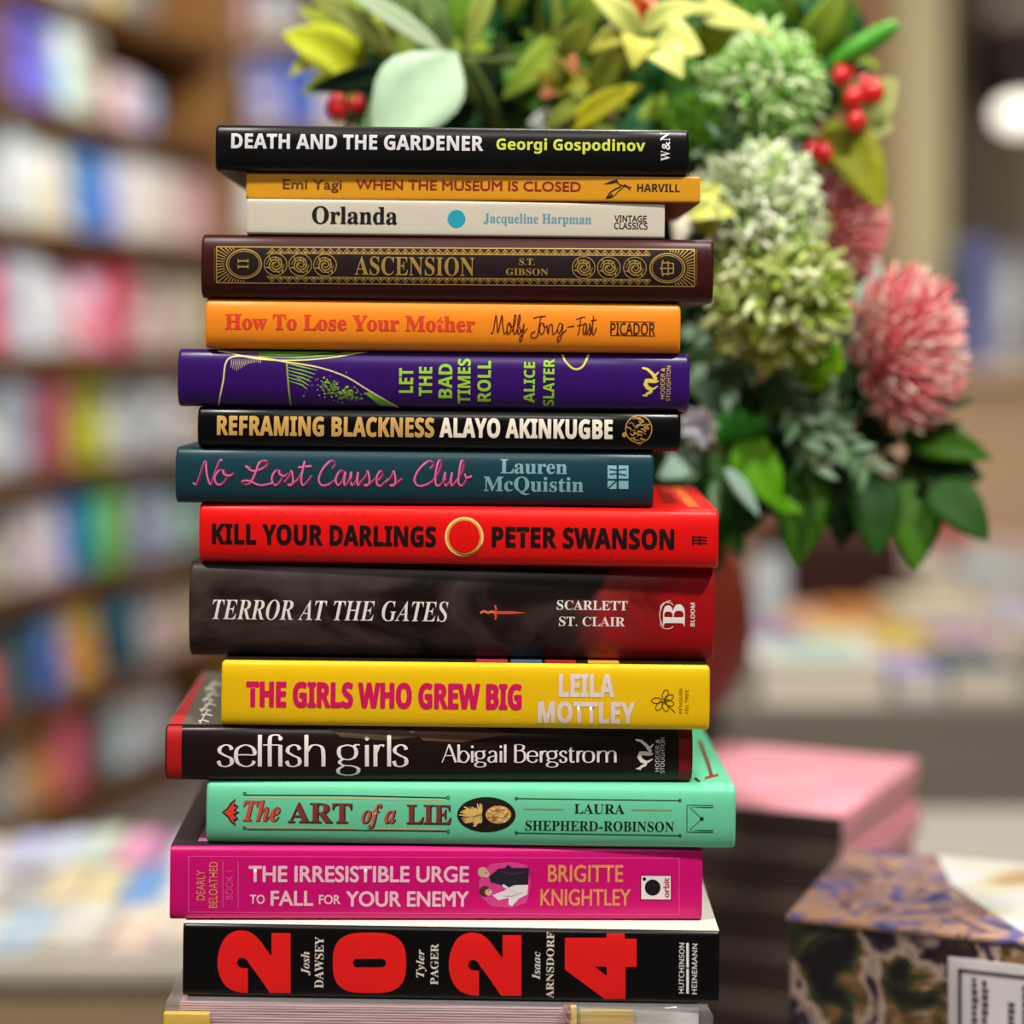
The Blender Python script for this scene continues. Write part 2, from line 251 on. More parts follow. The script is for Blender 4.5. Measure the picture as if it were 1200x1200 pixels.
'SB': {' ': '111', '.': '88|44 44,32 41,23 32,20 20,23 8,32 0,44 -4,56 0,64 8,68 20,64 32,56 41', 'A': '260|-5 0,-5 11,5 13,14 18,22 28,29 44,123 278,134 277,229 52,245 20,253 13,264 11,264 0,136 0,136 11,154 13,165 18,169 27,162 48,150 79,62 79,47 42,45 35,44 29,48 19,57 13,74 11,76 11,76 0|68 96,144 96,105 190', 'B': '264|10 0,10 10,27 13,37 19,43 31,44 49,44 220,44 235,41 246,37 253,30 258,21 260,9 261,9 271,131 271,177 267,210 256,229 236,236 209,229 180,207 160,171 147,205 137,230 123,244 103,249 78,246 55,237 36,221 21,200 9,173 2,142 0|108 150,112 150,139 153,157 162,166 179,170 206,167 229,160 246,148 255,129 258,118 257,112 253,109 245,108 233|132 14,154 18,169 29,177 48,179 76,176 105,165 124,146 134,118 138,108 138,108 39,110 27,113 20,121 16', 'C': '279|153 -6,115 -2,82 12,54 34,33 62,20 97,16 136,20 175,33 209,55 237,83 259,116 273,154 277,184 273,219 262,231 259,243 264,250 277,260 277,260 184,250 184,234 217,212 242,187 259,158 264,126 256,104 232,90 191,86 135,91 82,106 44,131 22,166 14,190 17,213 27,236 42,255 63,266 53,235 20,198 0', 'D': '295|12 0,12 10,28 13,37 18,42 28,44 44,44 223,42 242,36 254,25 259,9 261,9 271,132 271,176 267,213 256,241 236,262 209,275 176,279 136,270 76,243 34,198 8,136 0|132 14,156 18,176 28,190 45,201 68,207 99,209 136,204 190,190 228,166 250,133 258,120 257,113 252,110 244,108 229,108 43,110 29,113 20,120 16', 'E': '263|8 0,8 10,26 12,37 18,43 29,45 46,45 220,43 241,37 253,26 259,10 261,10 271,238 271,238 190,228 190,223 213,215 230,203 242,176 253,138 256,119 255,114 253,111 248,109 231,109 146,115 146,138 150,154 160,165 178,172 206,181 206,181 70,171 70,168 92,163 108,155 120,143 127,129 131,110 132,109 132,109 40,110 28,114 21,123 18,137 16,164 18,187 23,205 32,221 45,234 62,245 85,256 85,240 0', 'F': '241|9 0,9 10,27 14,37 20,43 31,44 50,44 223,42 241,37 252,26 258,8 261,8 271,234 271,234 190,225 190,220 213,212 230,200 242,185 250,164 255,137 257,119 256,114 254,111 251,108 237,108 147,113 147,136 151,152 161,163 179,169 206,180 206,180 70,170 70,163 100,153 119,136 130,112 133,108 133,108 48,109 35,112 25,117 18,125 14,137 12,153 10,153 0', 'G': '303|160 -6,119 -2,84 12,56 33,34 61,21 96,16 136,21 176,34 210,55 238,83 259,116 273,153 277,186 274,220 262,231 260,237 261,242 264,250 277,260 277,260 183,250 183,240 206,228 226,213 242,196 254,178 261,159 264,128 256,105 232,91 192,87 136,89 97,96 65,107 40,123 22,142 11,164 8,183 10,195 16,202 27,204 42,204 76,202 92,196 101,184 106,164 108,164 118,298 118,298 108,282 107,272 102,267 92,266 76,266 17,213 0', 'H': '312|9 0,9 10,27 13,37 19,43 30,44 48,44 226,43 242,37 252,26 258,10 261,10 271,144 271,144 261,122 257,115 253,111 247,109 238,108 226,108 149,204 149,204 226,201 247,197 253,191 257,168 261,168 271,302 271,302 261,285 258,274 253,269 242,268 226,268 48,269 31,275 20,285 13,302 10,302 0,168 0,168 10,185 13,196 18,202 29,204 48,204 132,108 132,108 48,110 30,116 19,126 13,144 10,144 0', 'I': '155|8 0,8 10,25 14,36 19,43 29,45 45,45 230,43 246,38 255,27 259,8 261,8 271,146 271,146 261,128 259,117 255,111 246,109 230,109 46,112 26,116 20,123 16,146 10,146 0', 'J': '197|65 -39,47 -37,31 -32,17 -24,7 -13,0 0,-2 14,0 26,6 36,16 42,26 44,38 43,47 37,53 28,55 16,54 8,50 -1,46 -12,50 -21,62 -24,75 -22,83 -15,87 -3,88 13,88 218,87 233,85 244,80 251,73 256,62 259,47 261,47 271,187 271,187 261,174 259,165 257,158 252,155 245,152 218,152 53,147 13,130 -16,103 -33', 'L': '254|9 0,9 10,27 13,37 19,43 30,44 48,44 226,43 242,37 253,26 259,10 261,10 271,149 271,149 261,124 258,117 254,112 248,109 239,108 226,108 49,110 28,114 22,119 19,139 16,166 18,187 24,205 33,220 47,233 67,244 92,254 92,239 0', 'M': '378|8 0,8 10,25 13,37 19,43 30,45 47,45 228,44 239,42 248,38 253,31 257,9 261,9 271,110 271,189 85,268 271,368 271,368 261,351 258,341 252,335 242,334 225,334 51,334 36,336 25,340 18,346 14,367 10,367 0,236 0,236 10,258 15,264 19,268 26,270 36,271 50,271 238,172 0,161 0,63 232,63 48,65 29,71 18,83 12,101 10,101 0', 'N': '294|240 -6,64 208,64 47,65 29,71 18,81 13,99 10,99 0,11 0,11 10,23 11,32 14,38 18,42 25,45 34,45 47,45 231,22 258,11 261,11 271,93 271,233 100,233 225,232 237,230 247,226 253,220 257,197 261,197 271,286 271,286 261,268 259,258 253,253 242,251 224,251 -6', 'O': '313|155 -6,127 -4,100 4,77 17,56 34,39 55,27 80,19 107,16 136,19 165,27 191,39 216,56 237,77 254,101 267,128 275,158 278,187 275,213 267,236 254,257 237,274 217,286 192,294 165,297 136,294 107,286 80,273 55,256 34,236 17,211 4,184 -4|158 7,188 15,209 39,222 79,226 136,224 174,218 206,207 231,193 250,175 260,155 264,125 256,104 232,91 192,86 136,89 97,95 65,106 40,120 22,137 11', 'P': '249|9 0,9 10,27 13,37 19,43 30,44 48,44 226,43 242,37 252,26 258,10 261,10 271,127 271,171 269,200 262,218 251,232 237,241 219,244 198,241 176,232 158,218 143,199 132,174 125,144 122,108 122,108 48,110 30,116 19,126 13,144 10,144 0|108 137,120 137,145 140,162 150,171 169,174 196,171 223,164 242,150 253,129 257,119 256,113 252,109 246,108 237', 'Q': '313|225 -69,187 -65,156 -52,130 -30,111 0,84 12,60 30,42 51,28 77,19 105,16 136,19 165,27 191,39 216,56 237,77 254,101 267,128 275,158 278,187 275,213 267,236 254,257 237,274 217,286 192,294 165,297 136,294 105,285 76,270 51,250 29,226 12,197 0,214 -27,237 -43,265 -48,278 -47,293 -44,295 -55,259 -65|158 7,188 15,209 39,222 79,226 136,224 174,218 206,207 231,193 250,175 260,155 264,125 256,104 232,91 192,86 136,89 97,95 65,106 40,120 22,138 11', 'R': '282|9 0,9 10,27 13,37 19,43 30,44 48,44 226,43 242,37 252,26 258,10 261,10 271,129 271,182 267,219 254,235 240,245 222,248 199,242 170,221 148,188 133,257 30,269 15,276 12,285 10,286 10,286 0,202 0,120 126,108 126,108 48,110 30,116 19,126 13,144 10,144 0|108 139,121 139,148 143,167 154,177 173,181 200,178 225,169 243,154 253,134 257,120 256,113 252,110 244,108 230', 'S': '233|26 -6,26 94,37 94,49 56,66 30,89 14,117 9,138 12,153 21,163 36,166 53,162 70,152 84,134 95,97 114,67 131,46 150,34 172,30 198,32 220,40 240,52 256,69 268,88 275,110 278,137 275,168 267,174 265,178 265,187 268,191 278,202 278,202 190,192 190,185 211,175 229,162 244,148 255,132 262,116 265,97 262,83 254,74 242,71 226,74 212,82 200,95 190,112 180,151 162,173 151,189 139,201 126,208 112,213 97,214 79,211 55,202 34,187 17,167 5,143 -3,114 -6,94 -5,75 0,59 6,50 7,45 6,41 4,36 -6', 'T': '252|55 0,55 10,73 12,85 18,91 30,93 48,93 258,89 258,61 254,39 240,24 219,17 189,6 189,6 271,244 271,244 189,234 189,227 219,212 241,190 254,160 258,157 258,157 48,159 29,165 18,176 12,195 10,195 0', 'U': '293|148 -8,114 -5,88 3,68 17,54 36,46 61,44 92,44 226,42 242,36 252,26 258,9 261,9 271,143 271,143 261,121 257,114 253,110 247,108 226,108 83,111 52,121 31,138 18,164 13,194 18,216 34,229 59,234 95,234 225,232 242,226 252,215 258,196 261,196 271,282 271,282 261,267 257,258 251,253 241,252 225,252 108,249 71,240 41,226 19,206 4,180 -5', 'W': '364|102 -6,19 234,14 246,9 254,2 259,-9 261,-9 271,108 271,108 261,97 260,89 257,85 252,84 244,88 222,133 91,179 210,170 238,165 249,159 256,150 259,136 261,136 271,262 271,262 261,246 259,237 254,234 245,238 230,282 99,322 220,327 242,325 251,320 256,312 260,300 261,300 271,372 271,372 261,361 258,354 251,348 240,342 226,266 -6,255 -6,188 184,113 -6', 'Y': '254|60 0,60 10,78 13,88 19,94 30,96 48,96 106,28 230,17 247,8 256,0 259,-8 261,-8 271,123 271,123 261,116 261,107 260,99 257,94 253,93 248,98 233,148 134,198 218,205 232,208 243,204 253,194 259,178 261,176 261,176 271,262 271,262 261,252 258,244 253,228 233,160 121,160 48,161 30,167 19,178 13,195 10,195 0', 'a': '205|152 -6,135 -3,124 6,119 21,100 6,79 -2,57 -5,38 -2,24 7,15 21,12 38,15 54,23 69,38 81,71 98,118 113,118 144,117 158,111 168,102 174,88 176,68 173,62 163,68 153,72 145,73 138,71 128,65 120,57 115,46 114,35 115,27 121,21 130,20 141,22 154,29 166,41 176,56 183,75 188,96 190,133 186,157 174,170 154,174 125,174 37,176 24,178 21,181 20,191 25,196 16,175 0|90 20,104 24,111 30,118 38,118 101,92 90,76 73,70 50,73 33,79 23', 'c': '175|93 -6,71 -3,52 6,35 21,22 40,14 63,12 89,15 117,24 141,38 161,57 177,79 187,104 190,130 187,149 178,161 164,165 146,164 136,159 128,151 123,141 122,127 125,119 134,117 149,117 156,118 162,113 173,101 177,82 170,71 148,67 112,71 73,82 45,93 33,106 25,122 23,142 28,162 43,170 36,148 13,122 -1', 'd': '221|83 -6,64 -3,46 6,32 21,21 40,14 62,12 88,14 116,21 141,33 162,48 177,67 186,87 190,104 187,120 179,133 167,133 239,131 249,126 256,118 260,105 262,105 271,190 271,190 45,191 32,193 24,199 19,210 16,210 6,175 3,133 -6,133 23,120 7,103 -3|102 17,111 19,120 25,128 34,133 45,133 144,129 153,123 161,114 166,104 167,88 163,78 149,72 125,70 91,72 58,77 35,87 21', 'e': '179|92 -6,70 -3,50 6,34 21,22 41,14 65,12 94,14 120,22 143,35 163,52 177,72 187,94 190,115 187,133 179,148 167,159 150,166 128,168 103,168 99,70 99,73 67,82 44,98 30,119 25,134 28,148 37,161 51,170 43,148 16,122 -1|69 114,120 114,120 128,119 150,115 165,108 174,96 177,81 171,72 152,69 121', 'h': '227|11 0,11 10,21 11,27 15,30 22,31 33,31 238,30 248,27 256,21 260,11 262,11 271,88 271,88 159,104 176,123 186,145 190,168 186,184 174,194 154,197 126,197 33,198 23,201 15,207 11,216 10,216 0,120 0,120 10,123 10,133 12,138 20,140 33,140 129,139 144,136 154,131 160,121 162,103 156,88 140,88 33,89 23,92 15,98 11,107 10,107 0', 'i': '118|60 216,48 218,39 224,32 234,30 246,32 257,39 267,48 274,60 276,72 274,81 267,88 257,90 246,88 234,81 224,72 218|11 0,11 10,21 11,27 15,30 22,31 33,31 150,30 162,28 170,22 173,12 175,12 185,88 185,88 33,89 23,92 16,98 12,107 10,107 0', 'l': '119|11 0,11 10,21 11,27 15,30 22,31 33,31 237,30 248,28 256,22 260,12 262,12 271,88 271,88 33,89 23,92 16,98 12,107 10,107 0', 'm': '330|11 0,11 10,21 11,27 15,30 22,31 33,31 151,30 162,27 169,21 173,11 175,11 185,87 185,87 158,103 175,121 186,141 190,165 186,181 174,191 156,208 174,227 186,249 190,271 186,287 174,297 154,300 126,300 33,301 23,304 15,310 11,319 10,319 0,225 0,225 10,234 11,240 16,243 23,244 33,244 129,243 144,240 154,235 160,225 162,208 156,193 141,193 33,194 23,197 16,203 11,212 10,212 0,119 0,119 10,128 11,134 16,137 23,138 33,138 129,137 143,134 153,129 160,119 162,102 156,87 140,87 33,88 23,91 16,96 12,106 10,106 0', 'n': '227|11 0,11 10,21 11,27 15,30 22,31 33,31 151,30 162,27 169,21 173,11 175,11 185,88 185,88 159,104 176,123 186,145 190,168 186,184 174,194 154,197 126,197 33,198 23,201 15,207 11,216 10,216 0,120 0,120 10,123 10,133 12,138 20,140 33,140 129,139 144,136 154,131 160,121 162,103 156,88 140,88 33,89 23,92 15,98 11,107 10,107 0', 'o': '201|100 -6,76 -3,54 7,36 22,22 42,14 65,11 92,14 118,22 142,36 162,54 177,75 186,100 190,125 187,146 177,164 162,177 143,186 119,189 92,186 65,177 41,164 21,146 6,125 -3|100 7,115 11,124 23,127 34,129 48,131 92,129 135,124 161,114 174,100 178,86 174,76 161,71 135,70 92,71 49,73 34,76 23,86 11', 'p': '221|10 -83,10 -74,18 -72,24 -70,28 -66,30 -60,31 -38,31 145,30 160,28 169,22 173,12 176,12 185,85 185,85 156,99 175,116 186,137 190,157 187,174 178,189 163,199 144,206 121,208 95,206 68,199 43,188 23,173 7,156 -3,135 -6,117 -3,101 5,88 19,88 -34,90 -59,94 -66,99 -70,118 -73,118 -83|116 17,132 21,142 35,148 59,150 92,149 124,144 148,134 161,118 166,102 159,88 140,88 41,95 27,105 19', 'q': '217|104 -83,104 -73,119 -71,127 -68,132 -61,133 -50,133 17,119 5,103 -3,84 -6,64 -3,47 6,32 20,21 38,14 60,12 86,15 114,24 140,37 161,55 177,77 187,101 190,128 184,153 168,184 191,190 191,190 -50,191 -61,194 -68,201 -72,211 -73,211 -83|106 18,115 19,124 24,130 31,133 40,133 144,130 161,121 172,107 176,89 171,78 156,72 130,70 93,72 59,78 36,89 22', 'r': '171|11 0,11 10,21 11,27 15,30 22,31 33,31 150,30 163,28 170,22 173,12 175,12 185,87 185,87 150,98 167,111 179,125 187,139 190,154 187,164 181,170 171,172 158,171 148,166 140,158 134,148 132,139 134,132 137,123 149,119 153,112 155,104 152,96 144,91 131,89 114,89 33,90 22,95 15,103 11,118 10,118 0', 's': '172|90 -6,72 -4,52 4,44 5,36 3,30 -5,21 -5,21 63,32 63,39 40,52 23,67 12,84 9,97 11,106 16,112 24,114 35,109 50,93 62,64 77,45 88,32 101,25 115,22 131,26 154,39 173,58 186,84 190,99 188,118 183,123 182,127 182,133 184,137 190,145 190,145 132,136 132,128 151,117 165,104 174,89 176,78 175,69 170,64 163,62 154,64 146,69 138,76 132,87 126,114 113,132 102,144 90,151 75,153 56,149 31,136 11,116 -2', 't': '136|74 -6,53 -3,39 6,31 21,29 42,29 166,12 166,12 178,52 220,67 237,77 252,86 252,86 185,124 185,124 166,86 166,86 49,87 38,89 30,93 26,100 24,113 29,123 44,132 39,118 14,98 -1', 'u': '223|78 -6,54 -2,39 10,30 30,27 58,27 148,26 160,23 168,17 173,7 175,7 185,84 185,84 44,86 35,90 27,96 23,105 21,122 26,136 39,136 148,135 161,132 169,125 173,113 175,113 185,193 185,193 42,194 30,197 23,204 19,214 18,214 8,178 4,136 -6,136 24,125 12,111 2,95 -4', 'w': '259|73 -6,10 158,4 169,-1 173,-6 175,-6 185,82 185,82 175,71 172,69 169,68 164,69 158,71 150,99 76,126 140,120 158,113 172,108 174,100 176,100 185,192 185,192 175,180 172,176 164,176 160,177 156,200 84,228 152,230 164,229 169,226 172,212 176,212 185,265 185,265 176,258 174,253 169,245 154,181 -6,172 -6,133 117,83 -6', 'cap': 271},
'SI': {' ': '112', 'A': '250|-40 0,-40 10,-23 15,-8 28,192 275,204 275,194 53,194 47,198 27,211 15,231 10,231 0,106 0,106 10,124 14,134 23,139 36,141 52,142 84,58 84,29 48,20 33,16 24,23 15,42 10,42 0|71 100,143 100,147 195', 'E': '262|-20 0,-20 9,-9 10,0 12,7 17,13 24,23 51,68 220,71 230,72 239,70 248,65 254,57 257,44 259,44 268,257 268,242 193,231 193,231 197,227 224,214 242,192 252,160 256,144 254,140 252,136 249,131 237,108 149,119 149,138 150,153 153,165 159,175 167,183 178,190 192,200 192,172 81,163 81,164 89,164 97,161 115,152 127,138 133,116 136,110 136,104 135,80 44,77 34,76 26,77 20,82 16,89 14,103 14,130 15,152 20,172 28,190 41,206 58,222 81,232 81,208 0', 'G': '297|132 -7,97 -3,67 7,44 23,26 46,16 73,12 104,15 134,23 162,35 188,52 213,73 234,97 252,117 262,138 269,160 274,182 276,208 273,238 266,249 264,257 267,262 276,272 276,255 189,244 189,240 220,228 243,209 257,184 261,157 255,132 238,109 210,90 171,76 127,72 86,76 53,90 28,112 13,142 8,159 11,171 17,180 28,186 44,196 86,200 106,198 115,193 120,184 122,170 123,170 133,283 133,283 123,280 123,269 121,262 114,253 89,235 18,202 4,168 -4', 'H': '302|-20 0,-20 9,-9 10,0 12,7 17,13 24,23 51,68 220,71 230,72 240,70 248,65 254,56 257,44 259,44 268,169 268,169 259,157 258,148 256,141 251,136 244,126 218,108 150,203 150,222 220,225 240,224 248,218 254,210 257,197 259,197 268,322 268,322 259,302 256,295 252,290 245,280 220,234 49,231 28,232 20,237 14,246 11,259 9,259 0,134 0,134 9,145 10,154 12,161 17,167 24,177 51,198 132,103 132,81 49,77 28,80 18,90 12,105 9,105 0', 'I': '148|-20 0,-20 9,-9 10,0 12,7 17,13 24,23 51,68 220,71 230,72 240,68 250,59 256,43 259,43 268,169 268,169 259,156 258,147 255,140 251,135 244,126 218,80 49,77 28,80 18,89 12,105 9,105 0', 'J': '178|19 -41,-13 -37,-33 -23,-39 0,-37 11,-32 20,-23 26,-12 28,-2 27,6 22,10 16,12 7,11 -1,8 -9,3 -19,6 -24,13 -26,22 -24,29 -17,35 -6,40 11,97 220,99 230,100 239,98 248,93 254,85 257,72 259,72 268,197 268,197 259,185 258,176 256,169 251,164 244,154 218,103 26,91 -5,73 -25,50 -37', 'O': '285|106 -7,79 -4,56 5,37 19,23 39,14 63,11 92,14 121,23 151,36 179,54 206,75 230,98 250,124 264,150 273,178 276,206 273,229 264,249 250,263 230,272 207,274 179,272 149,264 119,251 90,233 63,212 39,188 19,162 5,134 -4|110 8,127 11,143 20,159 36,180 71,199 117,212 166,216 208,213 231,205 248,192 258,175 262,160 259,145 250,131 237,118 220,104 197,92 171,82 143,75 114,70 86,69 61,71 38,79 21,92 11', 'R': '256|-20 0,-20 9,-9 10,0 12,7 17,13 24,23 51,68 220,71 230,72 239,70 248,65 254,57 257,44 259,44 268,151 268,194 265,224 254,237 242,245 227,247 208,242 185,228 164,204 148,170 138,204 36,210 24,217 16,226 12,238 10,238 0,158 0,116 132,103 132,81 49,77 28,79 20,84 14,92 11,105 9,105 0|118 146,146 151,168 165,182 188,186 217,182 238,171 251,151 256,143 255,138 252,132 238,107 146,112 146', 'S': '220|92 -7,66 -4,34 6,23 8,14 5,6 -4,-5 -4,16 86,27 86,27 83,31 50,42 27,61 12,86 8,99 9,111 15,121 23,129 33,134 45,136 58,134 70,130 80,123 90,113 101,85 128,59 154,51 165,45 176,43 187,42 200,44 221,52 239,65 254,82 266,102 273,124 276,148 273,176 265,186 263,195 266,204 274,214 274,195 192,184 192,184 196,184 201,182 218,177 232,169 245,159 254,147 260,133 262,117 259,104 249,94 236,91 219,93 208,99 197,117 176,131 163,144 151,161 134,174 116,183 97,186 75,183 51,175 31,161 15,142 3,119 -4', 'T': '240|26 0,26 10,41 12,51 16,59 24,64 36,122 254,116 254,93 251,71 239,52 221,38 197,28 197,43 268,260 268,249 192,238 192,233 219,223 238,207 250,185 254,182 254,124 38,122 27,124 19,129 15,137 12,150 10,150 0', 'a': '200|32 -5,14 -2,1 8,-8 24,-11 44,-9 65,-3 88,7 110,19 131,34 149,50 164,75 179,98 184,112 181,122 173,128 158,134 180,177 180,144 64,138 44,136 33,138 26,142 24,154 31,170 52,178 46,158 18,138 1,117 -5,103 -2,95 6,92 20,93 31,96 45,81 23,66 7,50 -2|55 24,64 27,74 33,83 43,91 56,105 88,115 120,118 148,116 158,111 165,102 167,93 165,84 157,74 145,65 130,49 95,41 69,39 48,41 35,46 27', 'c': '165|55 -6,30 -1,10 11,-2 31,-6 58,-2 87,10 116,28 143,52 165,80 180,106 184,125 182,140 174,150 162,153 148,151 137,146 128,138 123,127 121,118 123,111 127,106 133,105 142,106 148,108 154,112 164,110 170,103 172,93 169,83 161,73 148,64 133,56 115,50 96,46 77,44 59,46 42,52 30,62 23,73 20,89 24,106 37,122 57,132 50,109 19,84 1', 'e': '160|52 -6,28 -1,10 11,-2 31,-6 58,-4 80,3 102,15 124,29 143,46 160,65 173,85 182,105 184,123 182,137 174,146 163,148 148,142 125,123 103,91 86,47 74,44 52,46 40,52 30,61 23,73 21,87 25,102 37,116 57,128 50,106 19,81 1|50 87,68 93,84 102,97 113,107 126,113 141,115 155,114 162,111 167,107 170,102 171,89 166,75 150,61 124', 'f': '115|-39 -83,-53 -81,-65 -74,-72 -63,-74 -50,-73 -42,-69 -35,-62 -30,-54 -28,-47 -30,-41 -33,-37 -39,-36 -47,-36 -53,-39 -58,-42 -64,-40 -68,-35 -70,-27 -67,-20 -61,-14 -51,-9 -39,3 2,15 62,36 164,8 164,11 180,39 180,55 224,75 255,91 269,108 277,126 280,144 278,157 271,165 261,168 249,166 237,159 230,147 227,140 229,133 233,129 239,128 246,131 256,134 263,132 267,128 268,116 262,106 247,96 220,86 180,120 180,118 164,84 164,63 67,51 21,39 -17,24 -46,7 -67,-14 -79', 'h': '213|125 -6,110 -2,101 8,98 24,103 50,116 91,129 132,133 147,131 153,125 155,110 150,95 135,78 110,55 60,38 0,-11 0,49 223,53 238,54 245,53 251,49 255,44 257,35 258,28 258,28 268,65 272,112 280,68 117,90 147,110 168,129 180,150 184,167 181,177 171,180 154,177 133,168 101,149 45,147 39,146 34,148 28,153 26,164 34,182 58,191 53,169 21,147 1', 'l': '103|24 -6,11 -4,2 2,-4 11,-6 24,-5 37,-1 50,46 221,52 247,47 255,35 258,31 258,31 268,109 280,47 51,45 41,43 32,45 26,50 24,62 31,78 53,86 47,70 24,55 7,40 -2', 'o': '188|57 -6,32 -1,12 12,-2 32,-6 58,-4 80,3 103,14 124,29 143,45 160,64 173,84 182,104 184,132 180,152 167,165 147,170 121,167 99,161 77,150 56,136 36,119 19,100 6,79 -3|62 8,71 10,80 18,88 30,96 44,110 78,119 114,122 143,120 159,114 168,102 172,93 169,84 162,75 151,67 137,54 102,45 66,41 35,43 20,50 11', 'r': '155|-8 0,25 126,30 143,31 151,27 160,14 162,11 162,10 172,90 184,68 112,86 145,102 167,117 180,125 183,132 184,145 181,152 172,154 158,153 146,148 137,141 132,131 130,120 133,111 142,107 144,93 134,76 104,56 58,39 0', 's': '150|54 -6,38 -4,17 3,9 4,2 2,-4 -4,-14 -2,-4 65,8 63,14 33,27 14,48 8,61 11,69 19,71 31,68 46,56 63,41 82,31 97,23 110,18 123,17 136,21 155,32 170,49 181,69 184,86 182,107 177,111 176,114 176,122 177,126 183,137 183,128 122,118 123,110 150,97 166,80 172,71 170,64 166,59 159,58 152,62 138,74 120,87 105,98 89,109 69,112 59,113 49,111 34,106 21,97 10,85 2,70 -4', 'y': '168|-18 -84,-30 -82,-40 -77,-46 -69,-48 -59,-46 -50,-41 -43,-33 -38,-24 -36,-16 -38,-5 -44,5 -49,12 -51,17 -50,23 -46,35 -34,45 -18,49 -4,47 18,42 53,34 93,26 127,19 149,14 160,8 164,0 165,-6 164,-6 175,13 178,28 181,50 184,59 176,67 151,76 108,88 45,114 95,122 126,119 134,111 142,103 150,100 160,102 170,107 178,115 183,125 184,135 183,143 177,148 169,149 158,148 146,143 130,127 90,104 44,75 -3,44 -44,28 -60,12 -73,-3 -81', 'cap': 268},
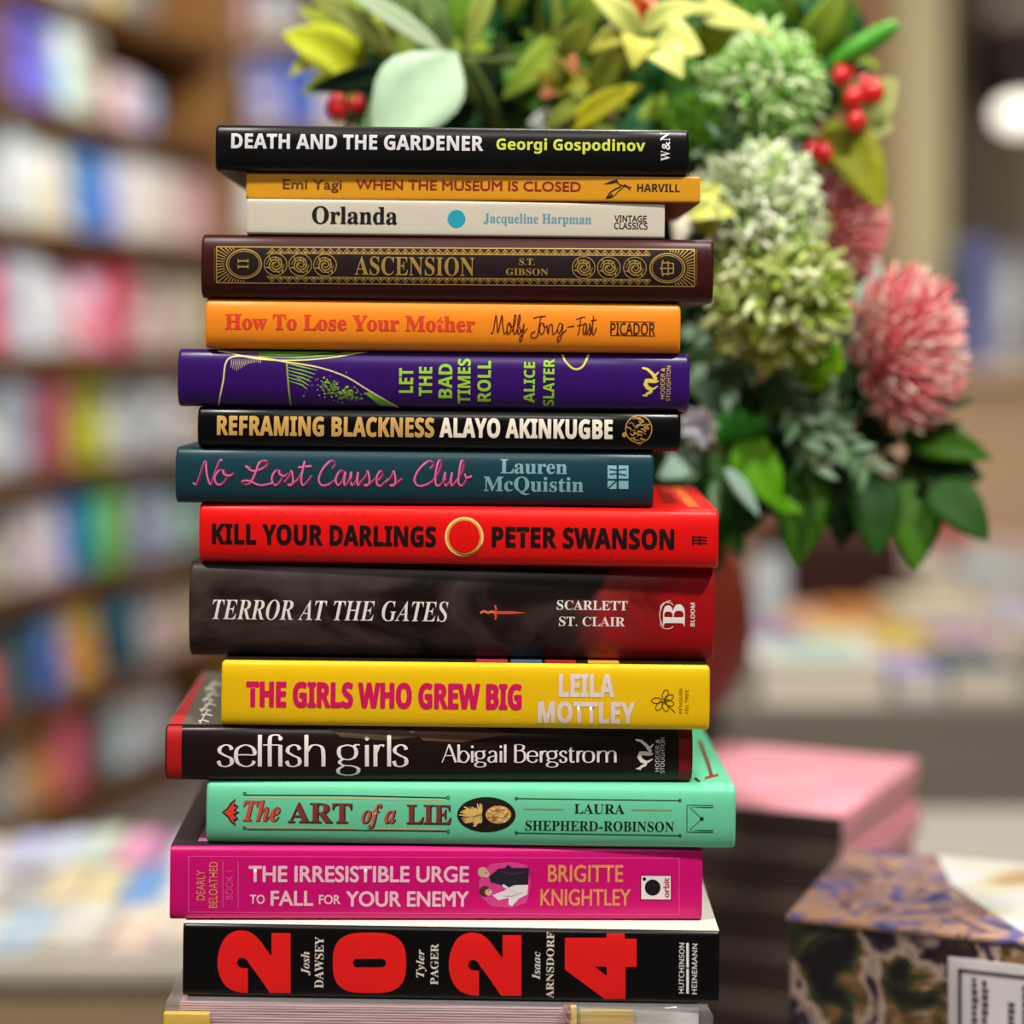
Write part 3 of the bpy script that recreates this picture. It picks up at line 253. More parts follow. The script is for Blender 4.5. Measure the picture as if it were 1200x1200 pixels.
'SC': {' ': '111', 'C': '279|177 -2,155 0,135 6,118 16,106 30,98 46,95 64,97 79,102 96,75 105,59 123,54 149,58 174,72 197,94 219,122 236,153 247,186 250,204 249,210 244,206 240,197 239,175 236,154 229,134 217,116 203,101 187,89 170,82 153,79 137,82 121,91 110,106 105,118 126,134 146,152 166,171 185,192 203,213 218,234 231,255 241,274 247,291 249,307 247,319 241,326 232,329 220,327 208,320 194,309 180,295 165,278 151,259 137,237 124,214 114,190 105,165 100,149 67,144 42,148 23,159 12,178 8,193 9,208 13,222 20,235 28,246 37,254 47,260 58,262 68,260 80,254 89,246 93,236 95,226 93,215 89,207 82,200 73,196 62,193 50,191 40,186 36,183 37,179 40,176 45,176 52,178 67,184 80,193 90,205 98,219 104,235 105,251 103,263 96,271 84,273 69,271 55,265 42,255 30,242 19,227 10,211 3,194 -1|172 111,190 116,208 124,226 134,243 147,274 175,286 190,295 205,301 218,303 230,301 237,294 240,273 231,242 203,207 162', 'F': '293|138 103,121 106,108 114,100 126,97 143,102 167,117 191,141 214,173 233,209 246,244 250,266 248,292 242,318 236,335 234,348 235,359 239,364 242,367 242,369 241,369 238,364 230,351 220,335 211,317 207,296 210,266 220,236 229,213 232,195 230,177 224,159 214,143 202,129 188,118 173,111 158,109 143,110 132,115 124,121 119,129 117,138 119,148 124,158 132,167 142,175 154,181 168,185 183,187 199,186 205,186 210,188 214,194 215,199 212,204 206,209 195,210 180,208 160,201 141,189 125,175 113,158 106|109 -3,78 0,55 10,41 24,36 43,39 57,47 68,59 76,73 78,86 77,95 72,101 65,103 56,101 48,95 43,86 39,76 37,68 34,65 27,68 21,76 15,89 10,108 8,134 14,157 30,177 56,196 93,169 85,142 69,134 65,131 66,130 68,135 75,152 86,175 98,200 106,209 125,219 144,243 176,266 198,275 204,282 206,286 205,288 202,283 195,278 183,268 151,261 113,277 114,284 131,292 144,300 151,310 153,320 150,324 141,321 132,314 121,303 112,290 106,289 97,287 87,283 70,254 63,263 85,272 104,257 103,244 71,227 45,204 24,177 9,145 0|290 116,306 127,311 134,312 140,311 143,308 144,302 141,297 135', 'J': '211|0 -104,-23 -100,-37 -87,-41 -67,-36 -44,-20 -21,5 0,38 19,77 34,120 44,150 102,174 144,194 175,214 201,236 223,259 238,234 232,208 224,184 212,161 197,140 180,122 160,105 132,99 110,101 99,106 92,115 90,125 92,134 94,138 93,140 89,138 86,133 83,115 81,97 84,83 93,74 107,71 124,75 146,87 167,106 187,130 205,159 221,192 233,243 246,293 250,302 249,305 245,304 243,290 240,278 235,265 226,258 217,249 203,227 157,202 99,176 44,190 40,200 32,207 23,209 11,207 -4,199 -17,187 -29,172 -38,154 -43,135 -45,127 -44,124 -40,127 -36,137 -34,164 -28,177 -22,188 -12,195 -1,198 11,195 20,189 28,180 33,169 35,152 6,132 -20,110 -44,87 -64,63 -81,40 -93,19 -101|-1 -92,22 -85,48 -62,78 -23,114 32,84 24,54 10,27 -10,4 -34,-11 -57,-16 -74,-12 -88', 'L': '255|74 -3,52 -1,38 5,30 14,27 24,29 34,36 42,49 47,67 49,93 46,124 34,141 60,158 96,128 102,105 115,91 135,86 158,90 181,102 203,123 223,149 237,181 247,215 250,227 250,234 249,239 246,240 243,237 240,229 239,203 237,181 230,161 220,145 208,133 193,124 178,119 163,117 148,120 130,129 117,143 108,162 106,181 146,203 181,226 210,251 232,274 246,297 250,312 248,324 241,331 231,334 217,332 202,325 187,315 171,301 156,284 141,265 128,243 116,220 106,202 70,179 42,153 20,168 14,181 12,192 14,205 20,233 40,261 65,284 88,303 104,316 108,325 107,312 98,294 82,265 53,235 25,210 8,196 2,181 0,160 3,139 12,108 1|225 118,243 127,259 138,274 151,287 165,297 179,303 192,309 209,310 222,307 235,298 240,280 232,262 210,252 193,243 172|70 8,96 12,117 25,92 35,66 39,55 38,46 34,41 30,39 24,41 18,48 13,58 9', 'M': '323|24 -3,7 0,-5 8,-13 20,-16 35,-14 46,-10 56,-4 64,5 71,14 75,23 76,37 74,45 67,48 56,46 48,42 42,35 39,22 35,12 30,8 21,9 17,13 12,19 8,27 7,41 12,58 24,77 48,102 86,129 129,156 167,181 199,206 226,225 244,238 250,245 248,248 244,244 225,232 196,214 157,195 113,179 73,172 46,194 85,215 121,237 154,259 182,280 206,298 225,320 244,332 250,340 249,342 244,341 241,340 236,313 176,292 124,275 82,263 52,256 32,253 16,254 14,256 13,266 15,278 23,311 49,347 82,370 102,384 108,393 107,376 94,347 67,315 36,288 15,265 2,246 -3,233 0,223 8,216 20,214 36,216 52,220 70,230 92,248 125,268 160,288 193,304 217,270 178,232 126,211 92,191 56,175 24,165 8,157 0,148 -2,138 1,131 9,126 22,124 39,127 57,134 80,146 108,162 139,202 206,171 169,137 122,106 74,86 42,67 18,47 2', 'N': '264|189 -6,182 57,179 104,183 157,192 201,176 173,160 144,130 82,107 45,81 19,53 3,22 -3,3 0,-12 9,-21 22,-24 38,-21 52,-13 65,0 73,15 76,27 75,36 70,42 64,44 55,42 47,36 41,28 37,15 34,5 30,1 23,3 17,7 13,15 10,24 9,50 14,76 31,103 64,134 122,165 181,179 204,191 221,212 243,226 250,232 249,234 245,234 240,232 234,229 210,227 186,226 170,227 118,230 76,255 134,271 170,284 192,297 204,311 208,318 207,324 204,327 200,328 196,323 187,306 181,294 175,283 162,272 144,262 122,248 87,234 50,238 18', 'a': '212|125 -3,115 -1,107 4,102 13,100 24,84 9,67 1,50 -2,34 0,21 7,12 19,10 34,12 50,19 65,29 80,43 94,59 106,76 115,94 121,112 123,125 121,135 115,140 106,147 122,192 123,155 47,147 30,144 22,145 19,147 18,157 22,171 33,185 45,193 37,174 20,156 7,140 0|58 7,72 11,87 24,102 42,117 65,128 85,131 98,130 103,127 108,122 111,117 112,110 110,102 105,84 87,67 62,54 37,50 26,49 16,52 10', 'b': '192|179 48,167 39,156 33,145 29,133 28,130 28,126 29,103 11,79 1,54 -3,41 -1,31 5,24 15,22 27,24 37,28 50,48 87,37 76,27 68,20 76,46 99,61 118,132 230,183 234,96 90,85 72,73 52,64 34,60 22,63 13,70 10,89 16,102 24,116 34,110 48,108 66,110 79,114 93,122 105,130 116,139 123,148 125,160 122,166 114,168 100,166 84,161 68,151 52,136 38,146 39,155 43,173 56|126 41,139 56,146 67,149 76,150 84,148 93,140 96,136 95,131 91,124 78,121 63,122 51', 'e': '165|60 -3,39 0,22 10,11 24,7 40,9 53,17 68,28 82,42 95,58 106,75 115,92 121,108 123,122 121,133 116,141 107,143 96,140 84,132 73,119 63,102 54,81 46,58 41,53 28,51 18,54 11,63 9,80 11,98 18,117 29,136 45,143 37,123 20,101 7,80 0|62 51,75 54,87 60,99 68,108 78,114 88,116 98,114 108,108 111,102 109,95 103,78 81', 'g': '211|187 37,173 25,157 15,125 0,95 -50,66 -87,46 -104,26 -115,5 -118,-12 -116,-26 -110,-34 -100,-37 -87,-30 -64,-9 -43,27 -22,76 -3,85 13,66 2,47 -2,31 0,18 8,10 20,7 35,10 50,17 66,28 81,42 95,58 106,75 115,93 121,110 123,123 121,133 116,137 106,146 121,195 125,135 16,156 28,179 45|54 7,64 9,74 16,85 25,95 38,114 68,124 89,128 102,125 109,118 112,112 110,104 104,85 83,66 57,51 32,45 14,47 9|2 -106,15 -101,30 -86,47 -58,70 -18,36 -32,10 -50,-6 -70,-12 -90,-8 -102', 'l': '167|121 37,87 7,73 0,56 -3,44 -1,33 5,26 14,24 26,28 46,40 71,47 84,29 68,21 74,49 101,61 115,71 131,131 229,180 234,94 78,72 38,67 27,65 20,66 14,70 12,76 14,85 20,114 45', 'n': '231|-1 -3,27 37,46 65,58 83,62 91,61 93,59 94,51 88,30 68,23 76,58 109,73 119,88 122,97 119,102 110,104 95,102 78,127 103,150 118,169 123,181 121,190 114,196 104,198 90,196 81,192 71,179 50,165 33,158 23,156 16,156 13,158 12,172 20,200 45,208 37,187 17,172 7,160 0,147 -2,136 0,127 7,120 17,118 31,119 41,122 50,129 61,142 78,165 104,167 107,167 108,165 110,150 103,126 84,96 50,59 0', 'o': '179|54 -3,37 0,23 9,13 22,10 38,13 53,20 67,30 82,44 95,60 106,77 115,95 121,112 123,129 121,142 114,150 102,153 87,151 73,146 60,137 48,125 34,139 39,154 50,161 41,147 30,133 22,119 18,105 16,80 2|63 10,73 12,84 20,82 26,84 31,88 36,96 41,104 43,124 73,130 98,128 107,120 110,112 107,100 97,86 80,72 58,61 36,57 20,58 12', 's': '140|123 42,89 13,76 4,64 0,40 -3,24 -1,12 5,5 15,2 25,4 33,8 39,14 43,21 44,29 43,34 39,37 34,38 28,37 23,33 18,28 14,24 13,21 14,25 10,31 8,44 14,55 30,62 55,65 86,65 93,64 100,55 92,41 79,29 68,22 76,41 93,67 119,72 125,77 132,83 135,89 133,90 129,87 122,84 118,83 113,87 105,100 81,105 58,103 44,96 33,115 50', 't': '177|21 76,46 99,65 122,84 150,128 224,179 226,149 176,176 176,172 163,140 163,112 115,87 70,67 33,62 17,63 13,66 12,73 14,83 20,113 45,121 37,103 20,86 8,69 0,52 -2,40 0,30 6,25 15,23 26,27 44,34 60,50 88,28 68', 'u': '236|214 37,192 17,178 6,165 0,151 -2,136 0,125 5,118 14,116 25,116 31,118 37,102 20,85 8,68 0,52 -2,40 0,30 5,24 14,22 25,24 34,28 47,48 86,37 75,28 68,22 76,43 97,65 120,123 123,82 50,73 33,70 22,72 17,76 16,89 23,111 46,136 79,159 120,217 123,169 38,159 18,160 14,164 13,180 21,206 45', 'y': '231|205 37,177 15,148 1,109 -61,93 -82,79 -97,51 -115,22 -120,5 -118,-7 -111,-14 -101,-16 -88,-10 -67,9 -46,38 -27,76 -10,98 -2,116 33,89 6,66 -3,52 -1,42 5,35 14,33 26,34 38,38 49,52 74,62 91,60 94,55 91,46 83,37 75,29 68,21 76,37 91,54 105,66 114,78 121,88 123,100 120,108 111,110 97,108 84,103 70,84 37,75 23,72 15,73 11,77 10,89 17,110 40,136 74,165 119,218 123,158 18,178 30,198 45|21 -110,36 -104,52 -86,70 -56,92 -15,55 -32,28 -52,11 -72,5 -92,6 -99,9 -104,14 -109', 'cap': 249},
'NR': {' ': '111', '&': '250|198 136,185 113,169 92,130 136,159 160,175 183,180 208,176 232,162 250,141 263,115 268,86 263,64 250,50 231,45 205,49 182,61 160,76 142,42 118,19 92,11 61,17 36,32 15,54 1,80 -4,106 0,134 13,166 37,198 0,248 0,193 64,220 100,237 136|142 64,123 48,104 37,84 32,68 36,56 47,50 61,56 80,72 98,98 116|83 208,87 222,98 231,113 234,129 231,140 221,144 206,141 193,131 179,108 162,97 175,87 191', 'A': '255|0 0,112 287,144 287,255 0,218 0,184 88,70 88,36 0|82 120,173 120,141 207,137 218,131 236,127 250,121 225,115 207', 'B': '260|39 0,39 286,120 286,167 282,201 270,217 257,226 238,229 215,225 192,215 173,198 159,174 152,174 150,192 146,207 139,220 130,230 118,236 102,238 81,235 57,227 37,212 21,192 9,168 2,139 0|75 164,128 164,159 167,178 176,188 190,192 211,187 231,175 245,153 252,122 255,75 255|75 30,132 30,165 34,185 45,196 62,200 84,196 104,185 120,163 131,130 134,75 134', 'C': '253|156 -4,116 1,83 14,57 36,39 65,28 101,24 143,28 184,40 219,60 249,87 271,121 285,162 290,204 285,240 273,226 242,197 253,180 257,161 258,133 255,109 244,89 227,74 204,65 176,62 143,65 110,73 82,87 59,106 41,131 31,161 28,196 31,229 39,229 8,196 -1', 'D': '292|39 0,39 286,127 286,167 282,202 270,230 250,250 223,263 188,268 146,263 101,250 65,228 37,198 16,162 4,118 0|75 31,114 31,164 38,201 59,222 95,230 144,226 179,217 207,201 228,180 243,153 252,122 255,75 255', 'E': '222|39 0,39 286,198 286,198 254,75 254,75 165,191 165,191 134,75 134,75 32,198 32,198 0', 'F': '207|39 0,39 286,198 286,198 254,75 254,75 153,191 153,191 121,75 121,75 0', 'G': '291|161 -4,120 0,86 14,60 35,40 65,28 101,24 143,29 185,42 220,63 250,93 271,129 285,172 290,196 289,218 285,238 280,258 273,244 242,210 253,190 257,170 258,139 255,112 244,91 227,75 204,65 176,62 143,65 111,73 83,87 59,108 42,135 31,170 27,202 29,226 34,226 119,163 119,163 151,262 151,262 11,238 4,215 0,190 -3', 'H': '296|39 0,39 286,75 286,75 165,221 165,221 286,257 286,257 0,221 0,221 133,75 133,75 0', 'I': '135|16 0,16 21,50 28,50 257,16 265,16 286,119 286,119 265,86 257,86 28,119 21,119 0', 'L': '209|39 0,39 286,75 286,75 32,200 32,200 0', 'M': '363|39 0,39 286,92 286,180 52,182 52,271 286,324 286,324 0,288 0,288 176,289 217,291 250,290 250,194 0,165 0,71 250,69 250,71 217,72 173,72 0', 'N': '304|39 0,39 286,80 286,233 49,234 49,233 68,232 96,232 124,232 286,265 286,265 0,223 0,70 237,69 237,71 202,72 160,72 0', 'O': '312|156 -4,116 1,83 14,57 37,39 66,28 102,24 144,28 185,39 220,57 250,83 272,116 285,157 290,196 285,229 272,254 250,273 221,284 185,288 143,284 102,273 66,254 36,229 14,196 1|156 27,186 31,210 41,228 58,240 81,248 110,250 143,248 177,240 205,228 228,210 245,186 255,157 258,127 255,104 245,85 228,73 205,65 177,62 143,65 110,73 81,85 58,103 41,127 31', 'P': '242|39 0,39 286,114 286,148 283,176 276,196 264,210 247,219 226,222 202,219 179,211 157,197 139,175 124,146 114,108 111,75 111,75 0|75 142,104 142,139 145,164 155,176 166,182 181,184 200,180 224,167 241,144 251,111 255,75 255', 'R': '249|39 0,39 286,118 286,150 283,176 277,196 265,210 250,219 229,222 204,220 184,213 166,204 153,192 142,178 134,164 128,243 0,201 0,132 118,75 118,75 0|75 148,118 148,148 152,168 162,180 179,184 203,180 227,168 243,146 251,116 254,75 254', 'S': '219|99 -4,76 -3,54 0,36 4,20 10,20 44,56 32,78 29,100 27,128 30,149 40,161 54,165 73,163 86,159 97,151 106,138 115,98 132,66 147,43 164,29 187,24 217,27 238,36 256,49 270,68 281,90 287,115 290,138 289,158 285,177 280,194 274,183 243,151 254,133 257,114 258,91 255,74 247,64 233,60 216,62 203,66 192,74 183,86 175,123 159,146 149,165 139,181 127,192 114,199 97,201 76,198 53,189 33,173 17,153 5,128 -2', 'T': '222|93 0,93 254,4 254,4 286,218 286,218 254,129 254,129 0', 'U': '292|145 -4,112 -1,85 9,64 25,48 46,39 72,36 102,36 286,72 286,72 100,77 69,91 46,105 36,124 29,147 27,170 29,189 36,203 48,216 71,220 101,220 286,256 286,256 101,253 73,244 47,229 26,207 10,179 -1', 'V': '240|102 0,0 286,38 286,102 102,113 69,120 40,127 70,138 103,202 286,240 286,138 0', 'a': '224|86 -4,59 0,38 11,27 24,21 40,18 60,21 79,30 96,44 109,76 122,121 128,158 129,158 142,155 165,146 179,132 187,113 190,97 188,81 185,53 173,42 200,57 207,75 213,95 217,115 218,149 214,173 201,184 187,190 169,192 146,192 0,166 0,160 30,158 30,144 15,129 4,110 -2|94 24,119 28,139 39,153 58,157 86,157 105,126 104,92 100,70 91,59 77,55 59,58 44,66 33,78 27', 'b': '246|136 -4,113 -2,94 5,80 15,69 27,66 27,59 0,34 0,34 304,69 304,69 230,69 205,67 186,69 186,80 199,94 209,113 216,136 218,161 215,182 206,200 190,213 169,221 141,224 107,221 73,213 46,200 24,182 8,160 -1|130 25,148 28,162 35,173 46,184 72,188 108,184 143,173 169,155 184,130 189,109 187,94 180,82 169,73 144,69 108,69 107,72 72,82 46,93 35,109 28', 'e': '225|125 -4,97 -1,71 8,51 24,35 45,25 73,22 106,25 138,34 166,48 188,67 205,90 215,117 218,142 215,164 206,182 192,195 173,203 149,205 122,205 100,58 100,63 68,77 45,98 31,127 26,146 27,163 30,196 41,196 10,163 -1,146 -3|59 128,168 128,165 153,156 173,140 185,116 190,94 186,77 173,65 154', 'f': '137|44 0,44 187,6 187,6 204,44 216,44 228,46 253,52 273,62 288,84 301,113 306,137 304,155 299,146 271,131 275,114 277,98 274,87 265,81 250,79 228,79 214,133 214,133 187,79 187,79 0', 'g': '246|116 -96,73 -93,39 -82,39 -50,74 -63,118 -67,143 -63,161 -51,173 -31,177 -6,177 2,178 16,178 28,177 28,160 10,138 0,110 -4,85 -1,63 9,45 25,32 47,25 74,22 107,25 139,32 166,45 188,63 205,85 215,110 218,130 216,148 210,164 200,177 186,179 186,184 214,212 214,212 -4,209 -32,202 -55,189 -73,170 -86,146 -93|116 25,144 29,163 42,174 65,178 98,178 107,174 145,162 170,150 180,134 187,115 189,98 186,84 179,73 167,62 141,58 106,62 71,73 46,84 34,98 27', 'h': '247|34 0,34 304,69 304,69 215,67 185,70 185,82 199,98 210,116 216,136 218,171 213,195 199,206 184,213 165,215 140,215 0,180 0,180 137,175 166,159 183,132 189,111 187,94 180,83 169,73 144,69 111,69 0', 'i': '103|52 250,44 251,37 256,33 263,31 272,33 282,37 289,44 293,52 295,60 293,66 289,71 282,72 272,71 263,66 256,60 251|34 0,34 214,69 214,69 0', 'l': '103|34 0,34 304,69 304,69 0', 'm': '374|34 0,34 214,62 214,68 185,70 185,81 200,97 210,114 216,133 218,162 214,184 202,198 182,200 182,213 198,230 210,249 216,269 218,301 214,324 200,337 175,342 140,342 0,307 0,307 138,302 166,287 183,263 189,236 184,219 171,209 149,205 118,205 0,170 0,170 138,166 166,151 183,126 189,107 187,92 180,82 169,72 144,69 111,69 0', 'o': '242|120 -4,94 -1,70 9,50 25,35 47,25 75,22 108,25 140,34 168,49 190,69 206,93 215,122 218,149 215,173 205,193 190,208 168,217 140,220 108,217 75,208 47,193 25,173 9,149 -1|121 25,141 28,157 35,169 47,180 74,184 108,180 142,169 167,157 179,141 186,121 189,101 186,85 179,73 167,62 142,58 108,62 74,73 47,85 35,101 28', 'r': '165|34 0,34 214,63 214,67 175,68 175,80 192,95 206,113 215,134 218,147 218,159 216,155 184,143 186,132 186,116 184,101 177,88 167,78 152,71 135,69 114,69 0', 's': '191|88 -4,67 -3,49 0,34 4,21 10,21 42,52 30,70 26,89 24,112 27,128 33,137 43,140 56,139 64,135 70,129 77,119 83,87 98,51 114,38 122,28 133,22 146,20 162,23 178,30 192,43 204,68 215,101 218,120 217,137 215,169 204,157 176,129 186,114 189,98 190,79 188,65 183,57 174,54 164,55 155,59 149,66 143,77 137,109 123,144 107,157 98,166 88,172 75,174 59,171 40,163 24,150 12,123 0', 't': '144|100 -4,83 -3,69 2,56 10,46 22,39 39,37 62,37 187,6 187,6 204,37 218,51 264,72 264,72 214,134 214,134 187,72 187,72 63,74 46,81 34,92 27,106 25,122 26,136 29,136 2,120 -2', 'cap': 286}}

# ------------------------------------------------------------------ lettering
_G = {}


def glyph(style, ch):
    k = (style, ch)
    if k not in _G:
        parts = GLYPHS[style][ch].split('|')
        cs = []
        for c in parts[1:]:
            pts = [tuple(int(q) for q in p.split()) for p in c.split(',')]
            cs.append(pts)
        _G[k] = (int(parts[0]), cs)
    return _G[k]


def word(style, s, track=0):
    x, out = 0, []
    for ch in s:
        adv, cs = glyph(style, ch)
        if cs:
            out.append([[(p[0] + x, p[1]) for p in c] for c in cs])
        x += adv + track
    return out


def fill2d(contours, offset=0.0):
    """flat filled outline (holes included) -> (2D points, triangles)"""
    cu = bpy.data.curves.new('outline', 'CURVE')
    cu.dimensions = '2D'
    cu.fill_mode = 'BOTH'
    cu.offset = offset * 1000.0
    for c in contours:
        sp = cu.splines.new('POLY')
        sp.points.add(len(c) - 1)
        for p, q in zip(sp.points, c):
            p.co = (q[0] * 1000.0, q[1] * 1000.0, 0, 1)   # millimetres keep the fill precise
        sp.use_cyclic_u = True
    ob = bpy.data.objects.new('outline', cu)
    me = ob.to_mesh()
    vs = [(p.co.x / 1000.0, p.co.y / 1000.0) for p in me.vertices]
    fs = [tuple(p.vertices) for p in me.polygons]
    ob.to_mesh_clear()
    bpy.data.objects.remove(ob)
    bpy.data.curves.remove(cu)
    return vs, fs


PHI = math.radians(0.62)      # the whole stack leans a little to the right
XM = -0.02
PAPER = None


def paper_mat(rgb):
    k = ('paper', tuple(rgb))
    if k not in MATS:
        d = tuple(int(v * 0.72) for v in rgb)
        MATS[k] = ramp_mat([(0.2, d), (0.55, rgb), (1.0, rgb)], scale=1.0, kind='wave', stretch=(3, 3, 700), detail=2.0, distort=3.0, rough=0.8, spec=0.2)
    return MATS[k]


class Book:
    def __init__(self, name, label, L, R, f, zb, zt, cover, yaw=0.0, b=0.004, n=2.6, hard=True, wid=0.155, top=None, bottom=None,
                 paper=(226, 214, 190), rough=0.42, spec=0.3, base_mat=None):
        d = 0.9 + f
        X0, X1 = (L - CX) / FPX * d, (R - CX) / FPX * d
        self.len = X1 - X0
        xc = (X0 + X1) / 2
        self.T = zt - zb - 0.0002
        self.b, self.n, self.hard, self.wid = b, n, hard, wid
        self.th = 0.0024 if hard else 0.0006
        z = EYE + zb - math.tan(PHI) * (xc - XM)
        self.M = Matrix.Translation((xc, f, z)) @ Matrix.Rotation(PHI, 4, 'Y') @ Matrix.Rotation(math.radians(yaw), 4, 'Z')
        self.inv = self.M.inverted()
        self.root = bpy.data.objects.new(name, None)
        self.root.empty_display_size = 0.05
        COL.objects.link(self.root)
        self.root.matrix_world = self.M
        tag(self.root, label, 'book', 'books in the tall stack')
        self.rough, self.spec = rough, spec
        self.cover = base_mat or mat(cover, rough, spec, 0.05, 90, 0.05)
        self.top = self.cover if top is None else (top if not isinstance(top, tuple) else mat(top, rough, spec, 0.05, 90, 0.05))
        self.bottom = self.cover if bottom is None else mat(bottom, rough, spec, 0.05, 90, 0.05)
        self.mats = [self.cover]
        self.prints = []
        self.tprints, self.tmats = [], [self.top]
        self.paper = paper
        nz = 18
        us = [math.sin(PI / 2 * (2 * i / nz - 1)) for i in range(nz + 1)]
        us = [0.55 * u + 0.45 * (2 * i / nz - 1) for i, u in enumerate(us)]
        self.zn = [(u + 1) / 2 * self.T for u in us]

    def yat(self, z):
        u = min(1.0, abs(2 * z / self.T - 1))
        return self.b * (1 - (1 - u ** self.n) ** (1 / self.n))

    def loc(self, px, py, plane='spine'):
        o = Vector((0, CAMY, EYE))
        d = Vector(((px - CX) / FPX, 1, (CY - py) / FPX))
        o2 = self.inv @ o
        d2 = self.inv.to_3x3() @ d
        if plane == 'spine':
            t = -o2.y / d2.y
            p = o2 + t * d2
            return (p.x, p.z)
        t = (self.T - o2.z) / d2.z
        p = o2 + t * d2
        return (p.x, p.y)

    def mi(self, m, top=False):
        ms = self.tmats if top else self.mats
        if m not in ms:
            ms.append(m)
        return ms.index(m)

    def ink(self, rgb, rough=None, **k):
        return mat(rgb, max(self.rough, 0.5) if rough is None else rough, k.pop('spec', self.spec), 0.04, 90, 0.0, **k)

    def put(self, vs, fs, m, layer=0, top=False):
        (self.tprints if top else self.prints).append((vs, fs, self.mi(m, top), layer))

    def heavy(self, vs, fs, m, layer, r, smear):
        """prints a letter, thickened all round by r and sideways by smear"""
        offs = [(0.0, 0.0)]
        if r > 0:
            offs += [(r * math.cos(PI * i / 4), r * math.sin(PI * i / 4)) for i in range(8)]
        if smear > 0:
            offs += [(-smear, 0.0), (smear, 0.0)]
        for i, (dx, dz) in enumerate(offs):
            self.put([(p[0] + dx, p[1] + dz, i * 5e-6) for p in vs], fs, m, layer)

    # px based drawing ------------------------------------------------
    def text(self, s, style, x0, x1, yt, yb, rgb, bold=0.0, smear=0.0, layer=0, shear=0.0, track=0, m=None, cap=None):
        gs = word(style, s, track)
        xs = [p[0] for g in gs for c in g for p in c]
        a, e = min(xs), max(xs)
        capu = cap or GLYPHS[style]['cap']
        xm, ym = (x0 + x1) / 2, (yt + yb) / 2
        L0 = self.loc(x0, ym)
        L1 = self.loc(x1, ym)
        base = self.loc(xm, yb)[1]
        topz = self.loc(xm, yt)[1]
        sy = (topz - base) / capu
        sx = (L1[0] - L0[0]) / (e - a)
        m = m or self.ink(rgb)
        hgt = topz - base
        for g in gs:
            cs = [[(L0[0] + (p[0] - a + shear * p[1]) * sx, base + p[1] * sy) for p in c] for c in g]
            self.heavy(*fill2d(cs, min(bold, 0.0) * hgt), m, layer, max(bold, 0.0) * hgt, smear * hgt)

    def vtext(self, s, style, x0, x1, yt, yb, rgb, bold=0.0, layer=0, m=None, track=0, cap=None):
        """lettering that runs up the spine: tops of the letters at x0, baseline at x1"""
        gs = word(style, s, track)
        xs = [p[0] for g in gs for c in g for p in c]
        a, e = min(xs), max(xs)
        capu = cap or GLYPHS[style]['cap']
        xm, ym = (x0 + x1) / 2, (yt + yb) / 2
        bl = self.loc(x1, ym)[0]
        tp = self.loc(x0, ym)[0]
        z0 = self.loc(xm, yb)[1]
        z1 = self.loc(xm, yt)[1]
        sy = (bl - tp) / capu
        sx = (z1 - z0) / (e - a)
        m = m or self.ink(rgb)
        for g in gs:
            cs = [[(bl - p[1] * sy, z0 + (p[0] - a) * sx) for p in c] for c in g]
            self.heavy(*fill2d(cs), m, layer, bold * (bl - tp), 0.0)

    def poly(self, pts, rgb, layer=0, m=None, holes=(), plane='spine'):
        cs = [[self.loc(*p, plane) for p in pts]] + [[self.loc(*p, plane) for p in h] for h in holes]
        vs, fs = fill2d(cs)
        self.put(vs, fs, m or self.ink(rgb), layer, plane != 'spine')

    def stroke(self, pts, w, rgb, layer=0, m=None, plane='spine', taper=False):
        P = [Vector(p) for p in pts]
        vs, fs = [], []
        n = len(P)
        for i, p in enumerate(P):
            t = (P[min(i + 1, n - 1)] - P[max(i - 1, 0)])
            t.normalize()
            nr = Vector((-t.y, t.x))
            ww = w / 2
            if taper:
                ww *= 0.25 + 0.75 * math.sin(PI * (0.08 + 0.84 * i / (n - 1)))
            for k in (-1, 1):
                q = p + nr * ww * k
                vs.append(self.loc(q.x, q.y, plane) + (i * 1.2e-6,))
        for i in range(n - 1):
            fs.append((2 * i, 2 * i + 2, 2 * i + 3, 2 * i + 1))
        self.put(vs, fs, m or self.ink(rgb), layer, plane != 'spine')

    def pen(self, pts, thin, thick, rgb, layer=0):
        """stroke of a broad pen: upright runs are thick, level runs are hairlines"""
        P = [Vector(p) for p in pts]
        vs, fs = [], []
        n = len(P)
        for i, p in enumerate(P):
            t = P[min(i + 1, n - 1)] - P[max(i - 1, 0)]
            t.normalize()
            nr = Vector((-t.y, t.x))
            ww = (thin + (thick - thin) * abs(t.y) ** 1.6) / 2
            for k in (-1, 1):
                q = p + nr * ww * k
                vs.append(self.loc(q.x, q.y) + (i * 1.2e-6,))
        for i in range(n - 1):
            fs.append((2 * i, 2 * i + 2, 2 * i + 3, 2 * i + 1))
        self.put(vs, fs, self.ink(rgb), layer)

    def ellipse(self, cx, cy, rx, ry, rgb, layer=0, inner=None, m=None, n=40):
        o = [(cx + rx * math.cos(2 * PI * i / n), cy + ry * math.sin(2 * PI * i / n)) for i in range(n)]
        h = []
        if inner:
            h = [[(cx + inner[0] * math.cos(-2 * PI * i / n), cy + inner[1] * math.sin(-2 * PI * i / n)) for i in range(n)]]
        self.poly(o, rgb, layer, m, h)

    def rect(self, x0, y0, x1, y1, rgb, layer=0, m=None):
        self.poly([(x0, y0), (x1, y0), (x1, y1), (x0, y1)], rgb, layer, m)

    def frame(self, x0, y0l, y1l, x1, y0r, y1r, w, rgb, layer=0, m=None):
        for a, b in (((x0, y0l), (x1, y0r)), ((x1, y0r), (x1, y1r)), ((x1, y1r), (x0, y1l)), ((x0, y1l), (x0, y0l))):
            self.stroke([a, ((a[0] + b[0]) / 2, (a[1] + b[1]) / 2), b], w, rgb, layer, m)

